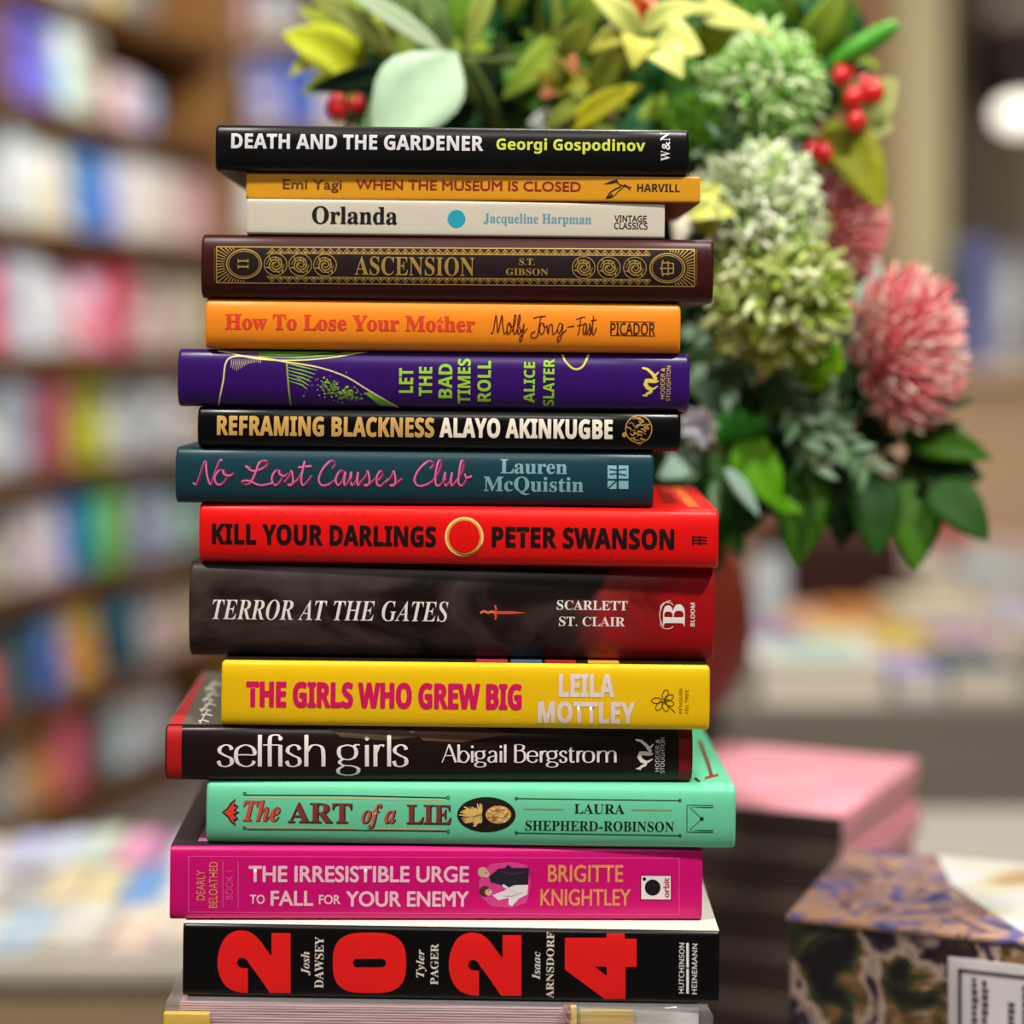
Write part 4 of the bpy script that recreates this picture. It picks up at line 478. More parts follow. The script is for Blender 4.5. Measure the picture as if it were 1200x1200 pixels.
    # ---------------------------------------------------------------
    def finish(self):
        T, Ln, th, b = self.T, self.len, self.th, self.b
        h = Ln / 2
        xs = [(-h, 1.0), (-h + 0.0004, 0.45), (-h + 0.0014, 0.0)]
        xs += [(-h + 0.0014 + (Ln - 0.0028) * i / 6, 0.0) for i in range(1, 6)]
        xs += [(h - 0.0014, 0.0), (h - 0.0004, 0.45), (h, 1.0)]
        ins = 0.0009 if self.hard else 0.0003
        # spine shell
        mb = MB()
        vs, fs = [], []
        nz = len(self.zn)
        for x, e in xs:
            for z in self.zn:
                vs.append((x, self.yat(z) + ins * e, T / 2 + (z - T / 2) * (1 - 2 * ins * e / T)))
        for i in range(len(xs) - 1):
            for j in range(nz - 1):
                fs.append((i * nz + j, (i + 1) * nz + j, (i + 1) * nz + j + 1, i * nz + j + 1))
        mb.add(vs, fs, 0, True)
        vs, fs = [], []
        for x in (-h, h):
            for z in self.zn:
                u = 2 * z / T - 1
                y = self.yat(z)
                s = -1 if x < 0 else 1
                vs.append((x, y + ins, T / 2 + (z - T / 2) * (1 - 2 * ins / T)))
                vs.append((x, y + th * (1 - abs(u) ** 4) + 1e-5, th + (T - 2 * th) * z / T))
        k = 2 * nz
        for j in range(nz - 1):
            fs.append((2 * j, 2 * j + 2, 2 * j + 3, 2 * j + 1))
            fs.append((k + 2 * j, k + 2 * j + 1, k + 2 * j + 3, k + 2 * j + 2))
            fs.append((2 * j + 1, 2 * j + 3, k + 2 * j + 3, k + 2 * j + 1))
        mb.add(vs, fs, 0, False)
        for vs2, fs2, mi, layer in self.prints:
            bm = bmesh.new()
            bv = [bm.verts.new((p[0], p[2] if len(p) > 2 else 0.0, p[1])) for p in vs2]
            for f in fs2:
                try:
                    bm.faces.new([bv[i] for i in f])
                except ValueError:
                    pass
            zlo = min(p[1] for p in vs2)
            zhi = max(p[1] for p in vs2)
            for z in self.zn[1:-1]:
                if zlo < z < zhi:
                    bmesh.ops.bisect_plane(bm, geom=bm.verts[:] + bm.edges[:] + bm.faces[:], plane_co=(0, 0, z), plane_no=(0, 0, 1), dist=1e-7)
            for co, no in (((0, 0, T * 0.985), (0, 0, 1)), ((0, 0, T * 0.015), (0, 0, -1)), ((h - 0.0008, 0, 0), (1, 0, 0)), ((-h + 0.0008, 0, 0), (-1, 0, 0))):
                bmesh.ops.bisect_plane(bm, geom=bm.verts[:] + bm.edges[:] + bm.faces[:], plane_co=co, plane_no=no, dist=1e-7, clear_outer=True)
            zn = self.zn
            for p in bm.verts:
                z = p.co.z
                # follow the facet of the spine the print lies on
                j = 0
                while j < len(zn) - 2 and z > zn[j + 1]:
                    j += 1
                t = (z - zn[j]) / (zn[j + 1] - zn[j])
                p.co.y = self.yat(zn[j]) * (1 - t) + self.yat(zn[j + 1]) * t - 0.00009 - 0.00006 * layer - p.co.y
            for f in bm.faces:
                f.normal_update()
                if f.normal.y > 0:
                    f.normal_flip()
            mb.bm(bm, mi, None, True)
        mb.build('spine', self.mats, self.root)
        # covers
        for nm, z0, z1, m in (('front_cover', T - th, T, self.top), ('back_cover', 0.0, th, self.bottom)):
            cb = MB()
            r = 0.0008 if self.hard else 0.0002
            cb.rbox((-h, b - 0.0003, z0), (h, self.wid, z1), min(r, (z1 - z0) * 0.4))
            ms = [m]
            if nm == 'front_cover':
                ms = self.tmats
                for vs2, fs2, mi, layer in self.tprints:
                    bm = bmesh.new()
                    bv = [bm.verts.new((p[0], p[1], T + 0.00008 + 0.00005 * layer)) for p in vs2]
                    for f in fs2:
                        try:
                            bm.faces.new([bv[i] for i in f])
                        except ValueError:
                            pass
                    for co, no in (((h - 0.001, 0, 0), (1, 0, 0)), ((-h + 0.001, 0, 0), (-1, 0, 0)), ((0, self.wid - 0.001, 0), (0, 1, 0)), ((0, b + 0.0006, 0), (0, -1, 0))):
                        bmesh.ops.bisect_plane(bm, geom=bm.verts[:] + bm.edges[:] + bm.faces[:], plane_co=co, plane_no=no, dist=1e-7, clear_outer=True)
                    for f in bm.faces:
                        f.normal_update()
                        if f.normal.z < 0:
                            f.normal_flip()
                    cb.bm(bm, mi)
            cb.build(nm, ms, self.root)
        # pages
        pb = MB()
        q = 0.0032 if self.hard else 0.0004
        y0, y1 = b + 0.0012, self.wid - (0.0045 if self.hard else 0.0006)
        dish = 0.003 if self.hard else 0.0
        vs, fs = [], []
        k = 8
        for x in (-h + q, h - q):
            vs.append((x, y0, th + 1e-4))
            for j in range(k + 1):
                z = th + 1e-4 + (T - 2 * th - 2e-4) * j / k
                vs.append((x, y1 - dish * (1 - (2 * j / k - 1) ** 2), z))
            vs.append((x, y0, T - th - 1e-4))
        c = k + 3
        fs.append(tuple(range(c)))
        fs.append(tuple(range(2 * c - 1, c - 1, -1)))
        for j in range(c):
            j2 = (j + 1) % c
            fs.append((j, c + j, c + j2, j2))
        pb.add(vs, fs)
        pb.build('page_block', [paper_mat(self.paper)], self.root)

# ------------------------------------------------------------------ the stack of fifteen books
def smooth(P, n=6):
    """Catmull-Rom through the points"""
    out = []
    for i in range(len(P) - 1):
        p0, p1, p2, p3 = P[max(i - 1, 0)], P[i], P[i + 1], P[min(i + 2, len(P) - 1)]
        for j in range(n):
            t = j / n
            out.append(tuple(0.5 * (2 * p1[q] + (p2[q] - p0[q]) * t + (2 * p0[q] - 5 * p1[q] + 4 * p2[q] - p3[q]) * t * t + (3 * p1[q] - p0[q] - 3 * p2[q] + p3[q]) * t ** 3) for q in (0, 1)))
    out.append(P[-1])
    return out


sm2 = smooth
PEN = dict(   # (x, y): x from 0 to 1 across the letter, y: 0 ascender line, 1 x-height, 2 baseline, up to 2.45 below
    s=[[(0.92, 1.22), (0.80, 1.06), (0.50, 1.0), (0.16, 1.12), (0.12, 1.32), (0.45, 1.48), (0.86, 1.62), (0.90, 1.86), (0.55, 2.0), (0.18, 1.95), (0.02, 1.74)]],
    e=[[(0.02, 1.46), (0.5, 1.45), (0.97, 1.44), (0.90, 1.14), (0.52, 1.0), (0.12, 1.16), (0.02, 1.5), (0.14, 1.84), (0.52, 2.0), (0.84, 1.92), (0.98, 1.74)]],
    l=[[(0, 0), (0, 0.7), (0, 1.4), (0, 2)]],
    f=[[(1.0, 0.12), (0.75, 0.0), (0.42, 0.12), (0.34, 0.6), (0.34, 1.3), (0.34, 2)], [(-0.1, 1.0), (0.4, 1.0), (1.0, 1.0)]],
    i=[[(0, 1.0), (0, 1.3), (0, 1.7), (0, 2)], [(0, 0.28), (0, 0.40), (0, 0.52)]],
    h=[[(0, 0), (0, 0.7), (0, 1.4), (0, 2)], [(0, 1.35), (0.28, 1.05), (0.62, 1.0), (0.92, 1.12), (1.0, 1.45), (1.0, 2.0)]],
    g=[[(0.45, 1.0), (0.12, 1.10), (0.04, 1.34), (0.14, 1.58), (0.45, 1.68), (0.76, 1.58), (0.86, 1.34), (0.76, 1.10), (0.45, 1.0)], [(0.72, 1.08), (0.86, 0.98), (1.02, 1.0)],
       [(0.24, 1.64), (0.08, 1.80), (0.28, 1.94), (0.70, 1.98), (0.96, 2.12), (0.86, 2.34), (0.45, 2.42), (0.08, 2.34), (0.02, 2.14), (0.28, 1.96)]],
    r=[[(0, 1.0), (0, 1.3), (0, 1.7), (0, 2)], [(0.0, 1.4), (0.35, 1.08), (0.75, 1.0), (1.0, 1.06)]],
    A=[[(0.0, 2.0), (0.25, 1.3), (0.5, 0.0)], [(0.5, 0.0), (0.66, 0.7), (0.82, 1.35), (1.0, 2.0)], [(0.2, 1.40), (0.5, 1.40), (0.82, 1.40)]],
    b=[[(0, 0), (0, 0.7), (0, 1.4), (0, 2)], [(0.0, 1.4), (0.3, 1.04), (0.68, 1.04), (0.98, 1.34), (0.98, 1.66), (0.68, 1.97), (0.3, 1.96), (0, 1.66)]],
    a=[[(0.1, 1.2), (0.35, 1.02), (0.7, 1.04), (0.86, 1.25), (0.86, 1.6), (0.88, 2.0)], [(0.86, 1.40), (0.5, 1.46), (0.12, 1.58), (0.06, 1.82), (0.3, 1.99), (0.62, 1.92), (0.86, 1.68)]],
    B=[[(0, 0), (0, 0.7), (0, 1.4), (0, 2)], [(0, 0.02), (0.5, 0.02), (0.84, 0.2), (0.84, 0.66), (0.5, 0.92), (0.0, 0.94)], [(0.4, 0.94), (0.75, 1.0), (0.98, 1.22), (0.98, 1.7), (0.6, 1.98), (0, 1.98)]],
    t=[[(0.4, 0.45), (0.4, 1.0), (0.4, 1.7), (0.52, 1.96), (0.8, 1.99), (1.0, 1.9)], [(0.0, 1.0), (0.5, 1.0), (1.0, 1.0)]],
    o=[[(0.5, 1.0), (0.14, 1.12), (0.02, 1.5), (0.14, 1.88), (0.5, 2.0), (0.86, 1.88), (0.98, 1.5), (0.86, 1.12), (0.5, 1.0)]],
    m=[[(0, 1.0), (0, 1.3), (0, 1.7), (0, 2)], [(0, 1.35), (0.16, 1.05), (0.34, 1.0), (0.48, 1.14), (0.5, 1.5), (0.5, 2.0)], [(0.5, 1.35), (0.66, 1.05), (0.84, 1.0), (0.98, 1.14), (1.0, 1.5), (1.0, 2.0)]],
)


def pen_words(b, letters, ya, yx, yb, thin, thick, rgb):
    for ch, x0, x1 in letters:
        for j, st in enumerate(PEN[ch]):
            P = []
            for u, v in st:
                y = ya + (yx - ya) * v if v < 1 else yx + (yb - yx) * (v - 1)
                P.append((x0 + (x1 - x0) * u, y))
            if ch == 'i' and j == 1:
                cy = ya + (yx - ya) * 0.35
                b.ellipse(x0, cy, thick * 0.55, thick * 0.55, rgb, n=14)
                continue
            straight = len(P) == 3 and ch == 'A'
            b.pen(P if straight else smooth(P), thin, thick if not (ch == 'A' and j == 0) else thin * 1.3, rgb, layer=j % 3)


FOX = [(0, 0), (0.30, 0.04), (0.62, 0.20), (0.80, 0.36), (0.78, 0.46), (0.52, 0.44), (0.26, 0.44), (0.20, 0.56), (0.34, 0.68), (0.60, 0.74), (0.52, 0.82), (0.30, 0.88), (0.22, 0.98)]


def fox(b, x0, y0, x1, y1, rgb):
    """publisher's leaping mark: a curved body with legs"""
    P = [(x0 + u * (x1 - x0), y0 + v * (y1 - y0)) for u, v in FOX]
    b.stroke(P, 5.2, rgb, taper=True)
    for a, e in (((0.70, 0.24), (1.0, 0.14)), ((0.78, 0.42), (1.0, 0.44)), ((0.45, 0.72), (0.95, 0.62)), ((0.32, 0.86), (0.02, 0.94))):
        q = [(x0 + u * (x1 - x0), y0 + v * (y1 - y0)) for u, v in (a, ((a[0] + e[0]) / 2, (a[1] + e[1]) / 2 + 0.04), e)]
        b.stroke(q, 2.6, rgb, taper=True)


def arc(cx, cy, rx, ry, a0, a1, n=14):
    return [(cx + rx * math.cos(math.radians(a0 + (a1 - a0) * i / n)), cy + ry * math.sin(math.radians(a0 + (a1 - a0) * i / n))) for i in range(n + 1)]


def bez(p0, p1, p2, p3, n=14):
    r = []
    for i in range(n + 1):
        t = i / n
        u = 1 - t
        r.append(tuple(u ** 3 * p0[k] + 3 * u * u * t * p1[k] + 3 * u * t * t * p2[k] + t ** 3 * p3[k] for k in (0, 1)))
    return r


# contact heights below / above the lens, bottom of the stack first
B = [-0.29285, -0.2598, -0.2262, -0.1978, -0.1722, -0.1424, -0.0985, -0.0715, -0.0455, -0.0270, -0.0002, 0.0230, 0.0525, 0.0690, 0.0813, 0.1029]

# 15 -- black paperback with the big red numerals
k = Book('paperback_book', 'thick black book with huge red numerals, lowest of the tall stack', 213, 842, 0.0, B[0], B[1], (8, 6, 7), yaw=-0.8, b=0.0022, n=5, hard=False,
         top=(228, 222, 210), bottom=(20, 18, 18), rough=0.3)
RED = (232, 24, 22)


def big2(b, x0, y0, x1, y1):
    w, h = x1 - x0, y1 - y0
    P = [(1, 1), (0.72, 1)] + sm2([(0.72, 1), (0.55, 0.71), (0.44, 0.54), (0.40, 0.47), (0.355, 0.435), (0.30, 0.44), (0.27, 0.49), (0.275, 0.55), (0.32, 0.59), (0.415, 0.60)])[1:]
    P += [(0.415, 1.0)] + sm2([(0.415, 1.0), (0.28, 0.985), (0.14, 0.91), (0.045, 0.76), (0.0, 0.55), (0.02, 0.32), (0.10, 0.12), (0.20, 0.03), (0.32, 0.0), (0.45, 0.03), (0.56, 0.13), (0.65, 0.27), (0.74, 0.41)])[1:]
    P += [(0.74, 0.04), (1, 0.04)]
    b.poly([(x0 + u * w, y0 + v * h) for u, v in P], RED)


big2(k, 255, 1090.5, 340.5, 1164)
big2(k, 526, 1093, 611, 1167)
o = []
for i in range(48):
    a = 2 * PI * i / 48
    c, s = math.cos(a), math.sin(a)
    o.append((433 + 43 * math.copysign(abs(c) ** 0.62, c), 1128.5 + 35.5 * math.copysign(abs(s) ** 0.72, s)))
hl = arc(418.5, 1128.5, 5, 5, 90, 270, 8) + arc(447.5, 1128.5, 5, 5, 270, 450, 8)
k.poly(o, RED, holes=[hl[::-1]])
k.poly([(662, 1099), (711, 1099), (711, 1094), (732, 1094), (732, 1100), (746, 1100), (746, 1133), (733, 1133), (733, 1171), (709, 1171), (662, 1136)], RED,
       holes=[[(697, 1132.5), (711, 1132.5), (711, 1144)]])
for s, st, x0, x1, y0, y1 in (('Josh', 'SI', 353, 362.5, 1115, 1143), ('DAWSEY', 'SB', 369, 379, 1097.7, 1158), ('Tyler', 'SI', 488, 497, 1112.5, 1145.5),
                              ('PAGER', 'SB', 504.6, 513.5, 1105.8, 1154), ('Isaac', 'SI', 624, 633, 1115, 1148), ('ARNSDORF', 'SB', 640.5, 649, 1092.5, 1170)):
    k.vtext(s, st, x0, x1, y0, y1, (226, 214, 205))
k.vtext('HUTCHINSON', 'NR', 795.8, 801.6, 1105, 1164, (225, 222, 220), 0.02)
k.vtext('HEINEMANN', 'NR', 811, 816.8, 1106, 1165, (225, 222, 220), 0.02)
k.rect(804.3, 1105, 807.2, 1133.6, (235, 235, 235))
k.rect(804.3, 1135.2, 807.2, 1164.5, (235, 235, 235))
k.finish()

# 14 -- magenta paperback
k = Book('paperback_book', 'magenta book with pale pink and gold lettering and a tiny painted couple on its spine', 200, 824, 0.010, B[1], B[2], (203, 10, 112), yaw=2.0, b=0.003, n=4, hard=False,
         top=(40, 30, 36), rough=0.36)
PK = (238, 190, 208)
GO = (222, 146, 84)
k.frame(221, 1003.7, 1069, 795.7, 1006, 1072, 0.9, (226, 80, 150))
k.vtext('DEARLY', 'BF', 230.5, 240, 1020, 1055, GO)
k.vtext('BELOATHED', 'BF', 245, 254.8, 1010, 1064, GO)
k.vtext('BOOK 1', 'BF', 264.5, 273, 1020.5, 1054, (222, 84, 152))
for x in (261.3, 279.2):
    k.stroke([(x, 1010), (x, 1036), (x, 1064)], 0.9, (226, 90, 155))
k.text('THE IRRESISTIBLE URGE', 'BF', 292, 549, 1015.5, 1033.3, PK, 0.035)
k.text('TO', 'BF', 293, 310, 1048.8, 1058.8, PK, 0.03)
k.text('FALL', 'BF', 317.7, 366.6, 1044.4, 1061, PK, 0.035)
k.text('FOR', 'BF', 374, 398.5, 1049, 1059.3, PK, 0.03)
k.text('YOUR ENEMY', 'BF', 406, 549, 1045, 1062, PK, 0.035)
k.text('BRIGITTE', 'BF', 642.5, 730, 1014, 1033.3, GO, 0.02)
k.text('KNIGHTLEY', 'BF', 633.7, 738.7, 1042.3, 1061, GO, 0.02)
# the little couple lying on their side: dark coat above, white gown below
k.poly([(566, 1020), (576, 1012), (600, 1010), (618, 1014), (622, 1036), (617, 1058), (600, 1064), (575, 1062), (563, 1050), (561, 1034)], (214, 62, 140), 0)
k.poly([(573, 1027), (584, 1018), (592, 1017), (595, 1013), (600, 1017), (620, 1017), (619, 1036), (606, 1037), (596, 1040), (584, 1036), (575, 1034)], (34, 30, 44), 1)
k.poly([(577, 1049), (590, 1044), (602, 1037), (619, 1037), (618, 1048), (608, 1053), (600, 1062), (596, 1060), (596, 1052), (584, 1055)], (226, 218, 226), 1)
k.ellipse(565.5, 1022, 5.6, 6.0, (196, 170, 132), 1)
k.ellipse(569.5, 1024.5, 4.2, 4.0, (216, 168, 146), 2)
k.ellipse(568, 1044.5, 6.2, 6.4, (84, 40, 36), 1)
k.ellipse(572.5, 1045.5, 4.2, 4.0, (222, 170, 150), 2)
k.stroke([(571.5, 1043), (572.5, 1043.2), (573.5, 1043.2)], 0.9, (70, 34, 30), 3)
k.stroke([(568.5, 1022.4), (569.5, 1022.6), (570.5, 1022.6)], 0.9, (70, 44, 36), 3)
k.stroke([(590, 1050), (600, 1050), (612, 1046)], 0.8, (176, 160, 176), 2)
k.stroke([(588, 1022), (600, 1024), (614, 1022)], 0.8, (70, 66, 86), 2)
k.stroke([(589, 1037), (598, 1043), (606, 1046)], 3.2, (220, 214, 222), 2)
k.rect(751, 1025.6, 786.5, 1054.3, (232, 222, 222), 0)
k.frame(751, 1025.6, 1054.3, 786.5, 1025.8, 1054.5, 0.8, (40, 20, 30), 1)
k.ellipse(764.8, 1040, 9.2, 9.4, (16, 14, 16), 1)
k.ellipse(755, 1030, 2.1, 2.1, (16, 14, 16), 1)
k.vtext('orbit', 'BF', 777, 784, 1029, 1051.5, (190, 40, 90), 0.03, 1, cap=283)
# pink picture panel on the dark cover
for P, c in (([(232, 986), (640, 986), (640, 935), (252, 935)], (214, 120, 178)), ([(240, 980), (252, 960), (262, 975), (258, 985)], (246, 190, 220)), ([(236, 984), (244, 950), (240, 950)], (90, 50, 80))):
    k.poly(P, c, plane='top', layer=0 if c[0] == 214 else 1)
k.finish()

# 13 -- mint hardback
k = Book('hardback_book', 'mint green book with ornate dark red title and a black oval showing a golden pineapple', 241, 862, 0.010, B[2], B[3], (104, 202, 160), b=0.0045, n=2.6, rough=0.5)
DR = (96, 40, 34)
BK = (24, 30, 26)
GD = (226, 176, 120)
k.poly([(260, 952), (266, 947), (270, 941), (276, 935.5), (275, 942), (279.5, 945), (276, 950), (281, 952), (276, 955), (279.5, 960), (275, 962.5), (276.5, 968.5), (270, 963), (266, 957)], (40, 16, 16), 0)
k.poly([(262, 952), (267, 948.5), (271, 943), (275, 938), (273.5, 944), (277.5, 946), (273, 950), (278, 952), (273, 954), (277.5, 959), (273.5, 960.5), (275, 966), (270.5, 961), (267, 955.5)], (222, 62, 54), 1)
k.text('The', 'SI', 285.5, 328.5, 939.4, 962, BK, 0.03)
k.text('The', 'SI', 285, 328, 939.4, 962, (222, 72, 60), 0.0, layer=1)
for s, st, x0, x1, y0, y1 in (('ART', 'SB', 337.5, 411.6, 941.2, 963.5), ('LIE', 'SB', 476.5, 528, 943.2, 965), ('of', 'SI', 423.5, 447, 943, 964), ('a', 'SI', 450.5, 463, 943, 964)):
    k.text(s, st, x0 + 0.8, x1 + 0.8, y0 + 0.6, y1 + 0.6, BK, 0.03)
    k.text(s, st, x0, x1, y0, y1, (132, 50, 44) if st == 'SB' else (206, 78, 64), layer=1)
k.stroke([(286, 932), (400, 932.5), (524, 935.2)], 1.2, BK)
k.stroke([(289, 935), (400, 935.4), (520, 938)], 1.1, GD)
k.stroke([(289, 969.4), (350, 969.8), (418, 970.8)], 1.6, GD)
k.stroke([(440, 971), (480, 971.4), (520, 972.2)], 1.6, GD)
k.stroke([(289, 972.4), (400, 973), (524, 974.4)], 1.1, BK)
for x, y in ((286.5, 930.5), (525, 935), (286.5, 970.6), (525, 974.5)):
    k.ellipse(x, y, 2.0, 2.2, BK, 0, inner=(1.0, 1.1))
k.ellipse(570, 954.8, 34.3, 20.6, (26, 18, 16), 0)
rnd = random.Random(3)
for i in range(64):       # leaves of the pineapple
    a = rnd.uniform(70, 290)
    r = rnd.uniform(9, 20)
    cx, cy = 559, 954.5
    q = (cx + r * 1.05 * math.cos(math.radians(a)), cy - r * 0.72 * math.sin(math.radians(a)))
    k.stroke([(cx + 5, cy), ((cx + 5 + q[0]) / 2, (cy + q[1]) / 2 + 1), q], 2.6, (226, 186, 110) if i % 3 else (180, 134, 70), 1 + i % 3, taper=True)
k.ellipse(584, 954.6, 15, 10.5, (206, 158, 88), 1)
for i in range(46):
    a = rnd.uniform(0, 360)
    r = math.sqrt(rnd.random())
    k.ellipse(584 + 13.5 * r * math.cos(a), 954.6 + 9.4 * r * math.sin(a), 1.9, 1.5, rnd.choice([(240, 206, 140), (168, 116, 60), (224, 178, 104)]), 2 + i % 3, n=8)
for y0, y1 in ((936, 938.5), (976.2, 979.5)):
    k.stroke([(605, y0), (700, (y0 + y1) / 2), (797, y1)], 1.1, BK)
    for x, y in ((605, y0), (797, y1)):
        k.ellipse(x, y, 1.8, 2, BK, 0, inner=(0.9, 1))
k.text('LAURA', 'SB', 673, 732, 942.5, 953.6, BK)
k.text('SHEPHERD', 'SB', 615.7, 700.6, 962.0, 973.6, BK)
k.text('ROBINSON', 'SB', 707.6, 790, 962.8, 974.4, BK)
k.stroke([(702, 970), (704.3, 970), (706.6, 970)], 1.7, BK)
k.stroke([(613, 948), (640, 948.3), (662, 948.6)], 1.8, (150, 140, 100), taper=True)
k.stroke([(740, 949), (765, 949.3), (788, 949.6)], 1.8, (150, 140, 100), taper=True)
k.stroke([(836, 944), (820, 943.8), (805, 943.6), (805, 960), (805, 975), (820, 975.2), (836, 975.4)], 0.9, BK)
k.stroke([(836, 946.5), (822, 946.3), (808, 946.1), (822.5, 959.5), (808, 973), (822, 973.2), (836, 973.4)], 0.9, BK)
k.ellipse(822.5, 959.6, 2.3, 2.3, BK)
# twig printed along the edge of the front cover
k.stroke([(820, 868), (824, 880), (829, 893), (834, 910)], 4.2, (120, 60, 46), plane='top')
k.stroke([(826, 912), (834, 910), (842, 908)], 3.0, (150, 60, 50), plane='top')
k.stroke([(814, 912), (817, 914), (820, 916)], 2.5, (60, 40, 36), plane='top')
k.finish()

# 12 -- dark jacket with red ends
k = Book('hardback_book', 'dark brown book with red bands at both ends of its spine and thin white lettering', 194.6, 813, 0.014, B[3], B[4], (28, 16, 14), yaw=2.2, b=0.005, n=2.5,
         rough=0.3, top=(96, 96, 84))
k.rect(190, 845, 212.7, 922, (178, 16, 22))
k.rect(795.6, 845, 816, 925, (120, 10, 14))
WH = (236, 226, 226)
pen_words(k, [('s', 255.5, 273), ('e', 276, 298.5), ('l', 304.5, 304.5), ('f', 310, 328), ('i', 328.5, 328.5), ('s', 335.5, 352.5), ('h', 359, 379)], 861.5, 873, 898.3, 1.3, 4.7, WH)
pen_words(k, [('g', 396, 421), ('i', 430, 430), ('r', 440, 450), ('l', 456, 456), ('s', 461, 477.5)], 861.5, 873, 898.3, 1.3, 4.6, WH)
pen_words(k, [('A', 518, 534), ('b', 537.5, 549), ('i', 553.5, 553.5), ('g', 557, 569), ('a', 572, 582.5), ('i', 587, 587), ('l', 592, 592)], 872.5, 880, 893.4, 1.0, 3.0, WH)
pen_words(k, [('B', 604, 615), ('e', 618, 629.5), ('r', 634, 640), ('g', 641, 653.5), ('s', 656, 664), ('t', 666, 673), ('r', 677, 683), ('o', 683.5, 696), ('m', 701, 721)], 872.5, 880, 893.4, 1.0, 3.0, WH)
fox(k, 745, 867, 766, 903, WH)
k.vtext('HODDER &', 'NR', 768, 772.6, 866.5, 904.5, WH)
k.vtext('STOUGHTON', 'NR', 774, 778.8, 864.5, 906.5, WH)
for P, c in (([(380, 852), (470, 852), (490, 864), (450, 868), (400, 864)], (70, 52, 34)), ([(480, 853), (560, 853), (600, 860), (540, 870), (496, 868)], (86, 56, 36)), ([(600, 853), (700, 854), (680, 862), (620, 862)], (58, 42, 32))):
    k.poly(P, c)
k.poly([(170, 900), (213, 850), (240, 790), (205, 790)], (190, 40, 48), plane='top')
tx = [(236, 845), (240, 838), (238, 832), (244, 826), (241, 820), (247, 814), (244, 808), (250, 802)]
for i, (x, y) in enumerate(tx):
    k.stroke([(x - 4, y), (x + 2, y - 1), (x + 9, y + 1)], 1.6, (232, 230, 222), plane='top')
    k.stroke([(x - 2, y + 3), (x + 1, y - 2), (x + 3, y - 5)], 1.4, (232, 230, 222), plane='top', layer=1)
k.finish()

# 11 -- yellow
k = Book('hardback_book', 'bright yellow book with crimson and whitish block capitals', 258.7, 831.5, 0.011, B[4], B[5], (238, 192, 8), b=0.003, n=3.4, rough=0.42,
         top=(34, 22, 20))
k.text('THE GIRLS WHO GREW BIG', 'NB', 289.4, 610.5, 801, 829.3, (214, 16, 92), 0.035, track=-4)
LP = (232, 212, 206)
k.text('LEILA', 'NB', 655.6, 719.5, 790.8, 816.4, LP, 0.03, track=0)
k.text('MOTTLEY', 'NB', 631, 743.5, 823.2, 847.3, LP, 0.03, track=0)
for a in (-70, -25, 20, 70, 125, 180):
    c, s = math.cos(math.radians(a)), math.sin(math.radians(a))
    cx, cy = 777 + 7.5 * c, 821 + 7.5 * s
    e = [(cx + 6 * math.cos(t) * c - 3.3 * math.sin(t) * s, cy + 6 * math.cos(t) * s + 3.3 * math.sin(t) * c) for t in [2 * PI * i / 14 for i in range(15)]]
    k.stroke(e, 1.0, (96, 66, 10))
k.stroke([(777, 822), (784, 828), (791, 835)], 1.1, (96, 66, 10))
k.vtext('PENGUIN', 'NR', 795.8, 799.6, 807, 836, (110, 78, 10))
k.vtext('FIG TREE', 'NR', 803, 806.8, 808, 836, (110, 78, 10))
for x, c in ((560, (170, 40, 60)), (600, (60, 90, 120)), (690, (196, 150, 60)), (640, (150, 30, 40))):
    k.poly([(x, 779), (x + 36, 779), (x + 34, 772), (x - 2, 772)], c, plane='top')
k.finish()

# 10 -- smoke and red
m10 = bpy.data.materials.new('smoky_jacket')
m10.use_nodes = True
nt = m10.node_tree
pb_ = nt.nodes['Principled BSDF']
pb_.inputs['Roughness'].default_value = 0.42
pb_.inputs['Specular IOR Level'].default_value = 0.25
tc = nt.nodes.new('ShaderNodeTexCoord')
mp = nt.nodes.new('ShaderNodeMapping')
mp.inputs['Scale'].default_value = (1.0, 1.0, 1.6)
n1 = nt.nodes.new('ShaderNodeTexNoise')
n1.inputs['Scale'].default_value = 22
n1.inputs['Detail'].default_value = 5
n1.inputs['Distortion'].default_value = 1.2
r1 = nt.nodes.new('ShaderNodeValToRGB')
e = r1.color_ramp.elements
e[0].position, e[0].color = 0.38, lin((16, 6, 6))
e[1].position, e[1].color = 0.75, lin((78, 62, 58))
sx = nt.nodes.new('ShaderNodeSeparateXYZ')
ad = nt.nodes.new('ShaderNodeMath')
ad.operation = 'MULTIPLY_ADD'
ad.inputs[1].default_value = 0.10
r2 = nt.nodes.new('ShaderNodeValToRGB')
e = r2.color_ramp.elements
e[0].position, e[0].color = 0.105, (0, 0, 0, 1)
e[1].position, e[1].color = 0.155, (1, 1, 1, 1)
mx = nt.nodes.new('ShaderNodeMix')
mx.data_type = 'RGBA'
mx.inputs[7].default_value = lin((160, 8, 16))
L_ = nt.links.new
L_(tc.outputs['Object'], mp.inputs['Vector'])
L_(mp.outputs['Vector'], n1.inputs['Vector'])
L_(n1.outputs['Fac'], r1.inputs['Fac'])
L_(tc.outputs['Object'], sx.inputs['Vector'])
L_(n1.outputs['Fac'], ad.inputs[0])
L_(sx.outputs['X'], ad.inputs[2])
L_(ad.outputs['Value'], r2.inputs['Fac'])
L_(r2.outputs['Color'], mx.inputs[0])
L_(r1.outputs['Color'], mx.inputs[6])
L_(mx.outputs[2], pb_.inputs['Base Color'])
k = Book('hardback_book', 'thickest book of the stack, smoky dark jacket turning red at its right end, white lettering', 220.6, 837, 0.020, B[5], B[6], (40, 24, 22), b=0.007, n=2.4, rough=0.3, base_mat=m10)
WW = (232, 224, 220)
k.text('TERROR AT THE GATES', 'SI', 249, 525.6, 704, 727, WW, -0.006)
